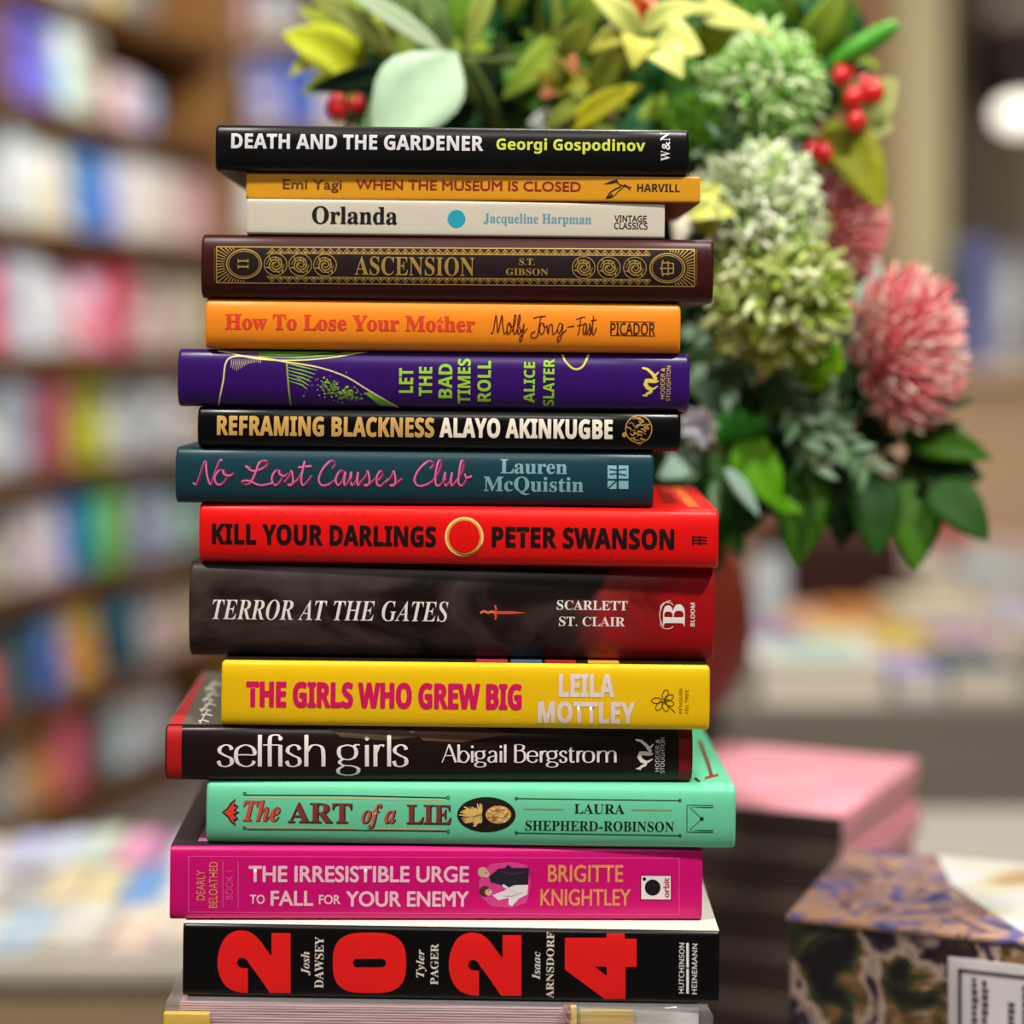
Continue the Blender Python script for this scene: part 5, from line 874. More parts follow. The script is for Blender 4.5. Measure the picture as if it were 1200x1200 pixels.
k.text('SCARLETT', 'SB', 652.6, 735.6, 704, 714.8, WW)
k.text('ST. CLAIR', 'SB', 655, 732.5, 723, 733.8, WW)
DG = (214, 70, 56)
k.poly([(580, 716), (600, 716.2), (618, 718), (600, 719.6), (580, 719.6)], DG)
k.stroke([(580, 709), (581.5, 714), (579, 718), (581.5, 722), (580, 726)], 2.2, DG, 1)
k.stroke([(563, 718.5), (567, 716), (572, 718), (576, 716.6), (580, 718)], 3.0, (224, 110, 84), 1)
k.vtext('B', 'SB', 777, 802.5, 708, 734, WW)
k.stroke(arc(786, 721, 13, 17, 130, 270), 0.9, WW)
k.stroke(arc(782, 712, 8, 6, 150, 330), 0.8, WW)
k.stroke(arc(782, 731, 8, 6, 30, 210), 0.8, WW)
k.vtext('BLOOM', 'NB', 809.2, 814.2, 706.5, 734, WW)
k.finish()

# 9 -- red
k = Book('hardback_book', 'scarlet book with black capitals and a thin gold ring on its spine', 231, 841, 0.016, B[6], B[7], (226, 12, 10), yaw=-1.6, b=0.0045, n=2.7, rough=0.4)
KB = (20, 3, 3)
k.text('KILL YOUR DARLINGS', 'NB', 249, 510.5, 615.8, 638.6, KB, 0.03, track=6)
k.text('PETER SWANSON', 'NB', 577, 789.5, 619.2, 642, KB, 0.03, track=6)
k.ellipse(544, 629.3, 23, 23.6, (216, 150, 60), 0, inner=(18.2, 19.2))
k.ellipse(544, 629.3, 22.4, 23, (250, 222, 150), 1, inner=(20.6, 21.4))
k.stroke(arc(546, 630, 20, 20.5, 20, 120), 2.4, (150, 84, 24), 2, taper=True)
for x in (812, 820):
    k.stroke([(x, 627.5), (x, 633), (x, 639)], 2.0, KB)
for y in (629.5, 633, 636.5):
    k.stroke([(812, y), (820, y + 0.2), (828.5, y + 0.4)], 1.5, KB)
# orange lettering block and barcode-like lines on the front cover
k.poly([(786, 570), (796, 570), (820, 594), (806, 594)], (250, 110, 40), plane='top')
for i in range(7):
    x = 768 + i * 2.6
    k.stroke([(x, 572 + i), (x + 5, 580 + i * 0.6), (x + 11, 590)], 1.0, (80, 10, 10), plane='top')
k.finish()

# 8 -- teal
k = Book('hardback_book', 'dark teal book with pink handwritten script on its spine', 205, 766, 0.018, B[7], B[8], (20, 58, 70), b=0.005, n=2.6, rough=0.36)
PS = (230, 104, 158)
SCRIPT = dict(
    N=[[(0.0, 0.93), (0.10, 1.0), (0.18, 0.80), (0.36, 0.10), (0.42, 0.02)], [(0.42, 0.02), (0.46, 0.60), (0.58, 1.0), (0.72, 0.50), (0.86, 0.02), (0.95, -0.05)]],
    o=[[(0.55, 0.42), (0.25, 0.42), (0.02, 0.72), (0.18, 1.0), (0.52, 0.92), (0.72, 0.64), (0.52, 0.40), (0.55, 0.56), (0.85, 0.62), (1.1, 0.52)]],
    L=[[(0.25, 0.30), (0.10, 0.20), (0.34, 0.42), (0.72, 0.22), (0.74, 0.0), (0.52, 0.06), (0.40, 0.50), (0.24, 0.92), (0.04, 1.0), (0.0, 0.86), (0.20, 0.84), (0.55, 1.02), (0.95, 0.92)]],
    s=[[(0.0, 0.90), (0.35, 0.62), (0.46, 0.40), (0.56, 0.66), (0.54, 0.94), (0.25, 1.0), (0.5, 1.0), (0.95, 0.72)]],
    t=[[(0.0, 0.86), (0.35, 0.45), (0.52, -0.02), (0.30, 0.70), (0.36, 1.0), (0.62, 0.94), (1.0, 0.62)], [(0.08, 0.26), (0.5, 0.22), (1.0, 0.20)]],
    C=[[(0.70, 0.30), (0.86, 0.10), (0.62, -0.02), (0.22, 0.32), (0.02, 0.76), (0.20, 1.02), (0.60, 0.94), (0.98, 0.70)]],
    a=[[(0.62, 0.48), (0.30, 0.40), (0.02, 0.74), (0.16, 1.0), (0.45, 0.84), (0.66, 0.44), (0.56, 0.88), (0.66, 1.0), (1.0, 0.72)]],
    u=[[(0.0, 0.80), (0.16, 0.44), (0.10, 0.86), (0.24, 1.0), (0.50, 0.80), (0.62, 0.44), (0.56, 0.88), (0.68, 1.0), (1.0, 0.74)]],
    e=[[(0.0, 0.84), (0.40, 0.72), (0.60, 0.52), (0.42, 0.40), (0.14, 0.66), (0.20, 0.98), (0.52, 1.0), (1.0, 0.72)]],
    l=[[(0.0, 0.88), (0.50, 0.42), (0.66, 0.04), (0.46, -0.02), (0.26, 0.50), (0.28, 0.96), (0.56, 0.98), (1.0, 0.72)]],
    b=[[(0.0, 0.88), (0.40, 0.42), (0.50, 0.04), (0.34, -0.02), (0.20, 0.50), (0.18, 0.90), (0.40, 1.0), (0.66, 0.74), (0.56, 0.50), (0.66, 0.66), (1.0, 0.60)]],
    M=[[(0.0, 0.95), (0.12, 0.95), (0.24, 0.30), (0.30, 0.0), (0.36, 0.5), (0.40, 0.95), (0.56, 0.30), (0.64, 0.0), (0.68, 0.6), (0.76, 1.0), (0.95, 0.8)]],
    J=[[(0.15, 0.16), (0.5, 0.06), (1.0, 0.02), (0.68, 0.08), (0.56, 0.5), (0.42, 1.1), (0.10, 1.2), (0.02, 1.0), (0.3, 0.84)]],
    y=[[(0.0, 0.6), (0.14, 0.9), (0.40, 0.8), (0.56, 0.45), (0.40, 1.1), (0.10, 1.42), (0.02, 1.2), (0.45, 0.98), (1.0, 0.7)]],
    g=[[(0.6, 0.48), (0.25, 0.42), (0.04, 0.78), (0.25, 0.95), (0.60, 0.48), (0.45, 1.1), (0.12, 1.42), (0.04, 1.2), (0.5, 0.98), (1.0, 0.75)]],
    n=[[(0.0, 0.5), (0.10, 0.98), (0.25, 0.55), (0.50, 0.48), (0.54, 0.9), (0.7, 1.0), (1.0, 0.75)]],
    F=[[(0.1, 0.2), (0.5, 0.1), (1.0, 0.05)], [(0.55, 0.1), (0.45, 0.6), (0.28, 1.05)], [(0.2, 0.55), (0.5, 0.5), (0.8, 0.46)]],
)
SCRIPT['-'] = [[(0.1, 0.6), (0.5, 0.57), (0.9, 0.54)]]


def script(b, letters, yt, yb, slope, rgb, w, m=None):
    for i, (ch, x0, x1) in enumerate(letters):
        for s in SCRIPT[ch]:
            P = []
            for u, v in s:
                x = x0 + (x1 - x0) * u
                P.append((x, yt + (yb - yt) * v + slope * (x - letters[0][1])))
            b.stroke(smooth(P), w, rgb, layer=i % 2, m=m)


TITLE = [('N', 226, 262), ('o', 251, 272), ('L', 284, 322), ('o', 318, 336), ('s', 333, 351), ('t', 348, 365), ('C', 373, 396), ('a', 393, 411), ('u', 409, 426), ('s', 422, 441), ('e', 439, 455), ('s', 452, 472),
         ('C', 485, 512), ('l', 506, 523), ('u', 519, 536), ('b', 534, 553)]
script(k, [(c, a + 0.5, e + 0.5) for c, a, e in TITLE], 540.9, 568.4, 0.004, (120, 34, 78), 2.3)
script(k, TITLE, 540, 567.5, 0.004, PS, 2.05)
GB = (122, 166, 176)
k.text('Lauren', 'SB', 586.6, 664.6, 538.8, 555, GB, 0.012)
k.text('McQuistin', 'SB', 566.8, 683.6, 559.2, 576, GB, 0.012)
for x0, y0, x1, y1 in ((712, 545.5, 722.5, 561), (725, 545.5, 736.5, 561), (712, 563.5, 722.5, 573), (725, 563.5, 736.5, 573)):
    k.rect(x0, y0, x1, y1, (130, 180, 190))
k.stroke([(714, 550), (722, 551), (734, 550)], 1.6, (20, 58, 70), 1)
k.stroke([(714, 556), (722, 555), (734, 557)], 1.6, (20, 58, 70), 1)
k.stroke([(712, 573), (717, 568), (722.5, 563.5)], 1.6, (20, 58, 70), 1)
k.finish()

# 7 -- thin black
k = Book('hardback_book', 'black book with condensed gold and cream capitals, between the purple and the teal book', 231, 797.6, 0.0175, B[8], B[9], (6, 6, 7), b=0.0045, n=2.5, rough=0.27, bottom=(120, 20, 20))
k.text('REFRAMING BLACKNESS', 'NB', 254.8, 508.3, 489, 510.7, (202, 158, 84), 0.03, track=6)
k.text('ALAYO AKINKUGBE', 'NB', 515.6, 717.5, 491.4, 513, (238, 226, 208), 0.03, track=6)
GR = (176, 134, 60)
k.ellipse(748.5, 503, 16, 16.5, GR, 0, inner=(14.8, 15.2))
rnd = random.Random(5)
for i in range(26):
    a, r = rnd.uniform(0, 6.28), 13 * math.sqrt(rnd.random())
    x, y = 748 + r * math.cos(a), 503 + r * math.sin(a)
    k.stroke([(x - 3, y + rnd.uniform(-2, 2)), (x, y), (x + 3, y + rnd.uniform(-2.5, 2.5))], 1.5, GR if i % 3 else (120, 90, 44), 1 + i % 2)
k.ellipse(731.5, 509.5, 2.6, 3, GR)
k.stroke([(746, 519), (750, 521), (754, 517)], 1.6, GR)
k.finish()

# 6 -- purple
k = Book('hardback_book', 'purple book with green capitals running up its spine and a sketchy green drawing', 207.6, 808, 0.0165, B[9], B[10], (50, 14, 98), b=0.006, n=2.5, rough=0.32)
LG = (150, 200, 44)
CR = (222, 206, 140)
Z3 = lambda P: [(190 + x / 3.529, 340 + y / 3.529) for x, y in P]
Z4 = lambda P: [(520 + x / 3.529, 340 + y / 3.529) for x, y in P]
k.stroke(smooth(Z3([(225, 250), (270, 258), (400, 285), (560, 290), (700, 278), (880, 248)])), 1.5, CR)
k.stroke(smooth(Z3([(230, 478), (252, 380), (275, 282), (390, 278), (520, 298), (650, 320), (760, 358), (850, 412), (975, 486)])), 1.8, CR)
k.poly(Z3([(392, 246), (870, 250), (700, 272), (560, 284), (400, 276)]), (96, 150, 36))
k.stroke(smooth(Z3([(400, 268), (520, 272), (640, 266), (740, 258)])), 1.6, (40, 22, 60), 1)
k.stroke(smooth(Z3([(515, 300), (522, 390), (530, 478)])), 2.0, (140, 160, 50))
for i in range(6):
    y = 305 + i * 14
    k.stroke(Z3([(522, y), (580, y + 12 + i), (640 - i * 8, y + 26 + i * 2)]), 1.7, (130, 180, 50), taper=True)
for i in range(16):
    x = 285 + i * 8
    k.stroke(Z3([(x, 285), (x + 2, 300), (x - 2, 335 - abs(i - 3) * 5)]), 0.9, (190, 176, 130), taper=True)
    k.stroke(Z3([(240 + i * 9, 246), (250 + i * 9, 252), (262 + i * 9, 262)]), 0.8, (190, 176, 150), taper=True)
rnd = random.Random(8)
for i in range(150):
    t = rnd.random()
    x = 665 + 140 * t + rnd.gauss(0, 12)
    y = 385 + 85 * t + rnd.gauss(0, 10 + 16 * t * (1 - t) * 2) - 30 * t * t
    k.ellipse(*Z3([(x, y)])[0], rnd.uniform(0.7, 1.7), rnd.uniform(0.7, 1.6), rnd.choice([(120, 160, 40), (150, 190, 60), (96, 130, 40)]), 1 + i % 3, n=7)
for i in range(28):
    x, y = rnd.uniform(560, 780), rnd.uniform(335, 450)
    k.ellipse(*Z3([(x, y)])[0], rnd.uniform(0.4, 1.1), rnd.uniform(0.4, 1.1), (176, 160, 170), 1, n=7)
k.poly(Z3([(835, 425), (870, 420), (965, 482), (900, 478)]), (110, 176, 40))
for s, x0, x1, y0, y1 in (('LET', 467.8, 484, 431.5, 460.3), ('THE', 491, 506.2, 430, 464), ('BAD', 514, 529.8, 426.6, 466.6), ('TIMES', 536.6, 551.2, 420.5, 472.8), ('ROLL', 559.7, 575, 423, 470.6),
                          ('ALICE', 614, 626.6, 424.2, 472), ('SLATER', 636.7, 649.4, 420.8, 476)):
    k.vtext(s, 'NB', x0, x1, y0, y1, LG, 0.012)
k.stroke(smooth(Z4([(490, 262), (505, 296), (540, 326), (575, 315), (602, 262)])), 2.4, (220, 196, 70), taper=False)
fox(k, 752.5, 431, 772, 465.5, (226, 206, 70))
k.vtext('HODDER &', 'NR', 774.2, 779, 431, 467.5, (214, 190, 90))
k.vtext('STOUGHTON', 'NR', 781, 785.8, 428.8, 470, (214, 190, 90))
k.finish()

# 5 -- orange
k = Book('hardback_book', 'orange book with red serif title and thin handwritten author line', 240, 797.4, 0.015, B[10], B[11], (240, 138, 28), b=0.0048, n=2.5, rough=0.4)
k.text('How To Lose Your Mother', 'SB', 264, 556.8, 369.6, 387, (222, 62, 40), 0.02)
MS = (84, 20, 16)
script(k, [('M', 575, 596), ('o', 594, 601), ('l', 600, 607), ('l', 605, 612), ('y', 609, 618), ('J', 622, 640), ('o', 632, 641), ('n', 641, 653), ('g', 653, 664), ('-', 664, 674), ('F', 674, 686), ('a', 683, 690), ('s', 689, 694), ('t', 692, 699)],
       369.5, 391, 0.008, MS, 1.25)
k.text('PICADOR', 'NR', 715.5, 767.4, 378.6, 392, (60, 24, 10), 0.02)
k.stroke([(715, 376.6), (740, 377), (767.6, 377.4)], 0.8, (60, 24, 10))
k.stroke([(715, 393), (740, 393.4), (767.6, 393.8)], 0.8, (60, 24, 10))
k.finish()

# 4 -- maroon with gold
k = Book('hardback_book', 'dark maroon book covered with gold ornament, a gold medallion at either end of its spine', 235, 836, 0.0135, B[11], B[12], (56, 13, 13), b=0.006, n=2.5, rough=0.4)
GL = (196, 158, 78)
GM = mat(GL, 0.4, 0.5, 0.05, 90, metal=0.55)
IN = (26, 8, 10)
YT = lambda x: 289 + (x - 253.7) * 0.0058
YB = lambda x: 331.4 + (x - 253.7) * 0.0078
k.poly([(253.7, YT(253.7)), (813.9, YT(813.9)), (813.9, YB(813.9)), (253.7, YB(253.7))], IN, 0)
k.frame(253.7, YT(253.7), YB(253.7), 813.9, YT(813.9), YB(813.9), 1.2, GL, 1, GM)
for g in (0, 1):
    for y0, h in ((YT, 7.6), (YB, -7.6)):
        k.stroke([(312, y0(312) + h), (536, y0(536) + h), (762, y0(762) + h)], 0.9, GL, 1, GM)
    break
for i in range(46):
    x = 314 + i * 9.75
    for y0, s in ((YT, 1), (YB, -1)):
        k.stroke([(x, y0(x) + s * 7), (x + 4.9, y0(x) + s * 1.6), (x + 9.75, y0(x) + s * 7)], 1.0, GL, 2, GM)
        k.poly([(x + 2.2, y0(x) + s * 7), (x + 4.9, y0(x) + s * 4), (x + 7.6, y0(x) + s * 7)], GL, 2, GM)
for cx, cy, side in ((286, 309.2, -1), (782, 314.2, 1)):
    k.ellipse(cx, cy, 21.2, 17.8, GL, 3, inner=(19.6, 16.2), m=GM)
    k.ellipse(cx, cy, 18.4, 15.2, GL, 3, inner=(17.6, 14.4), m=GM)
    ex = 254.5 if side < 0 else 813
    for i in range(-12, 13):
        a = i * 7.4
        c, s = math.cos(math.radians(a)) * side, math.sin(math.radians(a))
        x0, y0 = cx + 23 * c, cy + 19.2 * s
        t = min(abs((ex - x0) / c) if abs(c) > 0.05 else 999, (abs((YB(cx) - 1 if s > 0 else YT(cx) + 1) - y0) / abs(s)) if abs(s) > 0.02 else 999)
        if t > 2:
            k.stroke([(x0, y0), (x0 + c * t * 0.5, y0 + s * t * 0.5), (x0 + c * t, y0 + s * t)], 1.15, GL, 2, GM)
    for i in range(16):
        y = YT(cx) + 2 + i * 2.6
        k.ellipse(251.3 if side < 0 else 816.6, y, 0.55, 0.55, GL, 1, m=GM, n=6)
for dy in (-3.4, 3.4):
    k.stroke([(279.5, 309.2 + dy), (285, 309.2 + dy), (290.5, 309.2 + dy)], 2.0, GL, 4, GM)
    for x in (279.3, 290.7):
        k.stroke([(x, 307 + dy), (x, 309.2 + dy), (x, 311.4 + dy)], 1.5, GL, 4, GM)
for P in ([(775, 308), (783, 308), (789, 309)], [(773, 314.5), (782, 314.5), (790, 314.5)], [(775, 321), (783, 321), (789, 320)], [(783, 306), (783, 314), (783, 323)], [(777, 305), (775, 314), (777, 324)], [(789, 308), (789, 314), (789, 321)]):
    k.stroke(P, 1.5, GL, 4, GM)
for cx, cy in ((323, 310), (352, 310.3), (381, 310.7), (684, 313.6), (713.5, 313.9), (744, 314.2)):
    k.ellipse(cx, cy, 13.8, 13.4, GL, 3, inner=(12.8, 12.4), m=GM)
    for j in range(2):
        f = 1 if j == 0 else -1
        sp = [(cx + f * (10.5 - t * 0.62) * math.cos(t * 0.62), cy + f * (10.5 - t * 0.62) * math.sin(t * 0.62)) for t in range(15)]
        k.stroke(sp, 1.7, GL, 4, GM, taper=True)
        for t in (1, 4, 7, 10):
            a = t * 0.62
            q = (cx + f * (10.5 - t * 0.62) * math.cos(a), cy + f * (10.5 - t * 0.62) * math.sin(a))
            k.stroke([q, (q[0] + 3.0 * math.cos(a * f + 1), q[1] + 2.0 * math.sin(a * 2)), (q[0] + 5.4 * math.cos(a + 0.9), q[1] + 4.6 * math.sin(a + 0.9) * f)], 1.9, GL, 5, GM, taper=True)
k.text('ASCENSION', 'SB', 415.8, 556, 301.4, 322.6, GL, 0.0, layer=3, m=GM)
k.text('S.T.', 'SB', 608.4, 626.8, 303, 310.6, GL, layer=3, m=GM)
k.text('GIBSON', 'SB', 592.8, 642.4, 314.8, 322.4, GL, layer=3, m=GM)
k.finish()

# 3 -- cream paperback
k = Book('paperback_book', 'cream paperback with a round blue spot and black serif title', 289.5, 779, 0.017, B[12], B[13], (208, 200, 182), yaw=0.6, b=0.0012, n=6, hard=False, rough=0.5, wid=0.13)
k.text('Orlanda', 'SB', 365.8, 465.4, 242.5, 262.3, (22, 20, 20), 0.012)
k.ellipse(535, 256.5, 10.4, 10.4, (34, 158, 180))
k.text('Jacqueline Harpman', 'SB', 566.8, 693, 250.8, 261.6, (92, 154, 172))
k.text('VINTAGE', 'NR', 720.3, 757.7, 252.6, 259.8, (30, 30, 30), 0.02)
k.text('CLASSICS', 'NR', 719.8, 758.8, 261, 268.2, (30, 30, 30), 0.02)
k.finish()

# 2 -- ochre paperback
k = Book('paperback_book', 'thin ochre paperback with dark red capitals and a small bird in flight on its spine', 288, 820, 0.0175, B[13], B[14], (216, 150, 30), yaw=-0.5, b=0.0012, n=6, hard=False, rough=0.42, wid=0.13,
         bottom=(150, 30, 40))
k.text('Emi Yagi', 'BF', 331.7, 400.3, 210.4, 221.6, (96, 56, 20), 0.02)
k.text('WHEN THE MUSEUM IS CLOSED', 'BF', 417.3, 680.4, 212, 223, (142, 30, 26), 0.025)
BD = (50, 30, 10)
Zb = lambda P: [(520 + x / 3.529, 120 + y / 3.529) for x, y in P]
k.poly(Zb([(660, 338), (700, 322), (716, 320), (722, 332), (705, 334), (690, 338)]), BD)
k.stroke(smooth(Zb([(716, 318), (722, 336), (745, 346), (775, 352)])), 1.4, BD)
k.stroke(smooth(Zb([(745, 340), (758, 346), (770, 364)])), 1.2, BD)
k.stroke(smooth(Zb([(735, 348), (712, 358), (690, 372), (672, 398)])), 1.7, BD)
k.stroke(smooth(Zb([(672, 398), (700, 390), (722, 368), (745, 350)])), 1.0, BD)
k.stroke(smooth(Zb([(672, 396), (684, 392), (698, 380)])), 2.2, BD)
k.text('HARVILL', 'NB', 746.7, 796.5, 215.6, 224.8, (40, 24, 12))
k.finish()

# 1 -- black, on top
k = Book('hardback_book', 'black book with white and lime yellow lettering, topmost of the tall stack', 252, 807, 0.014, B[14], B[15], (7, 7, 8), b=0.005, n=2.9, rough=0.34)
k.text('DEATH AND THE GARDENER', 'NB', 271.3, 566, 158, 175, (214, 212, 218), 0.02)
k.text('Georgi Gospodinov', 'NB', 581.8, 756, 163.4, 176.2, (206, 216, 74), 0.012)
k.vtext('W', 'SB', 774.5, 785, 176.5, 188.6, (226, 226, 226))
k.vtext('&', 'BF', 775.5, 785, 166, 175.5, (226, 226, 226), 0.02, cap=280)
k.vtext('N', 'SB', 774, 785, 154.8, 165, (226, 226, 226))
k.finish()

# ------------------------------------------------------------------ the room
WALL = mat((148, 136, 120), 0.8, 0.2, 0.06, 8)
mb = MB()
mb.box((-2.6, -2.2, -0.06), (3.2, 6.2, 0.0))
struct('floor', mb, [mat((120, 112, 106), 0.7, 0.3, 0.15, 14)])
mb = MB()
mb.box((-2.6, 6.0, 0.0), (3.2, 6.2, CEIL))
struct('wall_back', mb, [WALL])
mb = MB()
mb.box((-2.7, -2.2, 0.0), (-2.6, 6.2, CEIL))
struct('wall_left', mb, [WALL])
mb = MB()
mb.box((3.2, -2.2, 0.0), (3.3, 6.2, CEIL))
struct('wall_right', mb, [WALL])
mb = MB()
mb.box((-2.7, -2.2, CEIL), (3.3, 6.2, CEIL + 0.1))
struct('ceiling', mb, [mat((214, 210, 202), 0.9, 0.1, 0.03, 5)])

WOOD = ramp_mat([(0.2, (112, 74, 34)), (0.55, (148, 104, 54)), (0.9, (172, 130, 74))], scale=3.0, stretch=(1.5, 1.5, 14), distort=0.6, rough=0.5)
WOOD_SHADED = ramp_mat([(0.2, (78, 50, 24)), (0.55, (110, 74, 36)), (0.9, (132, 92, 48))], scale=3.0, stretch=(1.5, 1.5, 14), distort=0.6, rough=0.5)  # darker copy of WOOD: shade on the shelf boards put into the colour
WOOD_DARK = ramp_mat([(0.2, (70, 42, 20)), (0.6, (104, 66, 32)), (0.95, (128, 84, 44))], scale=3.0, stretch=(1.5, 1.5, 14), distort=0.6, rough=0.5)

# ---- left bookcase, running away from the lens
AX = Vector((-1.215, 4.0, 0.0))          # seen at the left edge of the photograph
U = Vector((0.2773, 1.0, 0.0)).normalized()
NRM = Vector((U.y, -U.x, 0.0))           # towards the aisle
RZ = math.atan2(U.y, U.x)


def along(px):
    d = -2.5738 / ((px - CX) / FPX - 0.2773)
    p = Vector(((px - CX) / FPX * d, d + CAMY, 0))
    return (p - AX).dot(U)


S_END = along(256)
S_BEG = -0.75
SHELF = [0.94, 0.63, 0.32, 0.0, -0.30, -0.595, -0.89]      # tops of the boards, relative to the lens
DEEP = 0.24
root = thing('bookcase', 'tall tan wooden bookcase full of books along the left side of the shop', 'bookcase', (AX.x, AX.y, 0), RZ)
# local frame: x along the case, y away from the aisle


def part(lo, hi, name, m, parent=root, r=0.002):
    q = MB()
    q.rbox(lo, hi, r)
    return q.build(name, [m], parent)


part((S_END, -0.02, 0), (S_END + 0.035, DEEP + 0.02, 2.58), 'side_panel', WOOD)
part((S_BEG - 0.035, -0.02, 0), (S_BEG, DEEP + 0.02, 2.58), 'side_panel', WOOD)
part((S_BEG, DEEP, 0), (S_END, DEEP + 0.02, 2.58), 'back_panel', WOOD)
part((S_BEG, -0.02, 2.53), (S_END, DEEP, 2.58), 'top_panel', WOOD)
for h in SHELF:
    part((S_BEG, -0.02, EYE + h - 0.05), (S_END, DEEP, EYE + h), 'shelf', WOOD_SHADED)
part((S_BEG, -0.015, 0), (S_END, DEEP, 0.10), 'plinth', WOOD_DARK)

NAMED = {
    'white': (236, 234, 230), 'light grey': (196, 198, 200), 'cream': (226, 214, 186), 'sky blue': (92, 156, 226), 'blue': (58, 102, 204), 'periwinkle': (142, 152, 222), 'violet': (120, 112, 216),
    'lavender': (206, 202, 234), 'pink': (238, 128, 158), 'crimson': (206, 48, 72), 'red': (200, 50, 44), 'beige': (214, 196, 166), 'tan': (206, 158, 92), 'orange': (222, 140, 62),
    'rust': (164, 88, 40), 'magenta': (190, 74, 126), 'lime': (198, 212, 26), 'green': (62, 176, 60), 'pale green': (126, 196, 112), 'teal': (36, 150, 172), 'dark teal': (26, 72, 84),
    'mint': (178, 228, 212), 'sage': (142, 158, 146), 'slate': (92, 110, 114), 'navy': (36, 44, 92), 'black': (24, 22, 24), 'pale blue': (196, 216, 228), 'yellow': (236, 204, 70),
    'rose': (232, 190, 192), 'purple': (150, 84, 170), 'brown': (112, 72, 44), 'grey': (150, 150, 150), 'peach': (240, 178, 140)}


def shelf_book(name, label, group, w, h, dep, rgb, mtx, lean=0.0, accent=None, faceout=False, cat='book'):
    """a closed book standing up: x = width seen, y = away from the viewer, z up"""
    q = MB()
    c = 0.0025
    if faceout:
        q.rbox((0, 0, 0), (w, c, h), 0.0008, 0)
        q.rbox((0, dep - c, 0), (w, dep, h), 0.0008, 0)
        q.rbox((0, 0, 0), (c, dep, h), 0.0008, 0)
        q.box((c, c, 0.003), (w - 0.003, dep - c, h - 0.003), 1)
        if accent:
            q.box((w * 0.12, -0.0004, h * 0.55), (w * 0.88, 0.0005, h * 0.86), 2)
            q.box((w * 0.22, -0.0004, h * 0.10), (w * 0.78, 0.0005, h * 0.24), 2)
    else:
        q.rbox((0, 0, 0), (w, c, h), min(0.0011, w * 0.2), 0)
        q.rbox((0, 0, 0), (c, dep, h), 0.0008, 0)
        q.rbox((w - c, 0, 0), (w, dep, h), 0.0008, 0)
        q.box((c, c, 0.003), (w - c, dep - 0.003, h - 0.003), 1)
        if accent:
            q.box((w * 0.25, -0.0004, h * 0.36), (w * 0.75, 0.0005, h * 0.82), 2)
            q.box((w * 0.2, -0.0004, h * 0.06), (w * 0.8, 0.0005, h * 0.12), 2)
    o = q.build(name, [mat(rgb, 0.55, 0.3), paper_mat((226, 216, 196)), mat(accent or (90, 90, 90), 0.55, 0.3)])
    o.matrix_world = mtx
    tag(o, label, cat, group)
    return o


# rows of the left bookcase: (from px, to px, colour, height share, face-out?)
ROWS = [
    (0.94, 'top shelf', [(-25, 0, 'cream', .8, 0), (0, 22, 'brown', .9, 1), (24, 52, 'mint', .9, 1), (54, 84, 'white', .8, 1), (86, 116, 'pale blue', .9, 1), (120, 150, 'tan', .8, 1), (155, 185, 'grey', .8, 1)]),
    (0.63, 'second shelf', [(-20, 4, 'brown', .9, 0), (22, 70, 'violet', .86, 1), (74, 98, 'mint', .97, 1), (99, 124, 'cream', .9, 1), (136, 164, 'rose', .55, 1), (166, 186, 'periwinkle', .5, 1)]),
    (0.32, 'third shelf', [(-22, 10, 'light grey', .9, 1), (11, 24, 'light grey', .93, 0), (25, 42, 'pale blue', .86, 0), (46, 66, 'cream', .88, 1), (67, 88, 'beige', .84, 1), (90, 118, 'sky blue', .86, 1), (118, 145, 'blue', .9, 1),
                            (147, 182, 'white', .94, 1), (183, 210, 'cream', .9, 1), (212, 251, 'rose', .86, 1)]),
    (0.0, 'fourth shelf', [(-22, 8, 'red', .88, 1), (10, 30, 'lavender', .92, 0), (31, 50, 'white', .88, 0), (51, 70, 'lavender', .8, 0), (72, 92, 'beige', .64, 1), (94, 136, 'pink', .86, 1), (138, 160, 'crimson', .9, 0),
                             (163, 186, 'white', .86, 1), (188, 211, 'rose', .84, 1), (213, 251, 'cream', .86, 1)]),
    (-0.30, 'fifth shelf', [(-22, 6, 'white', .88, 1), (8, 24, 'pale blue', .9, 0), (25, 44, 'lavender', .84, 0), (47, 63, 'rust', .84, 0), (64, 86, 'magenta', .86, 0), (89, 126, 'lime', .88, 1), (130, 152, 'white', .92, 1), (154, 180, 'pale blue', .9, 1),
                              (182, 208, 'light grey', .88, 1), (210, 251, 'white', .9, 1)]),
    (-0.595, 'sixth shelf', [(-20, 8, 'beige', .84, 1), (10, 34, 'light grey', .86, 1), (36, 56, 'rose', .8, 1), (58, 80, 'lavender', .82, 1), (82, 102, 'blue', .92, 0), (103, 115, 'teal', .88, 0), (116, 132, 'green', .86, 0), (133, 148, 'pale green', .84, 0),
                               (150, 166, 'sage', .84, 0), (168, 186, 'periwinkle', .86, 0), (188, 209, 'pale blue', .86, 1), (211, 251, 'mint', .88, 1)]),
    (-0.89, 'seventh shelf', [(-22, 4, 'red', .6, 1), (6, 34, 'slate', .84, 1), (36, 52, 'dark teal', .8, 0), (54, 80, 'blue', .86, 1), (84, 122, 'orange', .86, 1), (126, 170, 'dark teal', .86, 1), (174, 192, 'white', .9, 1), (193, 211, 'rose', .86, 1), (213, 251, 'cream', .86, 1)]),
    (-1.169, 'bottom shelf', [(-20, 14, 'grey', .5, 1), (18, 42, 'beige', .6, 1), (44, 72, 'orange', .66, 1), (76, 92, 'pink', .7, 0), (93, 108, 'red', .6, 0), (112, 136, 'slate', .62, 1), (140, 170, 'pale blue', .66, 1), (174, 208, 'light grey', .66, 1)]),
]
rnd = random.Random(21)
BASE = Matrix.Translation((AX.x, AX.y, 0)) @ Matrix.Rotation(RZ, 4, 'Z')
used = {}
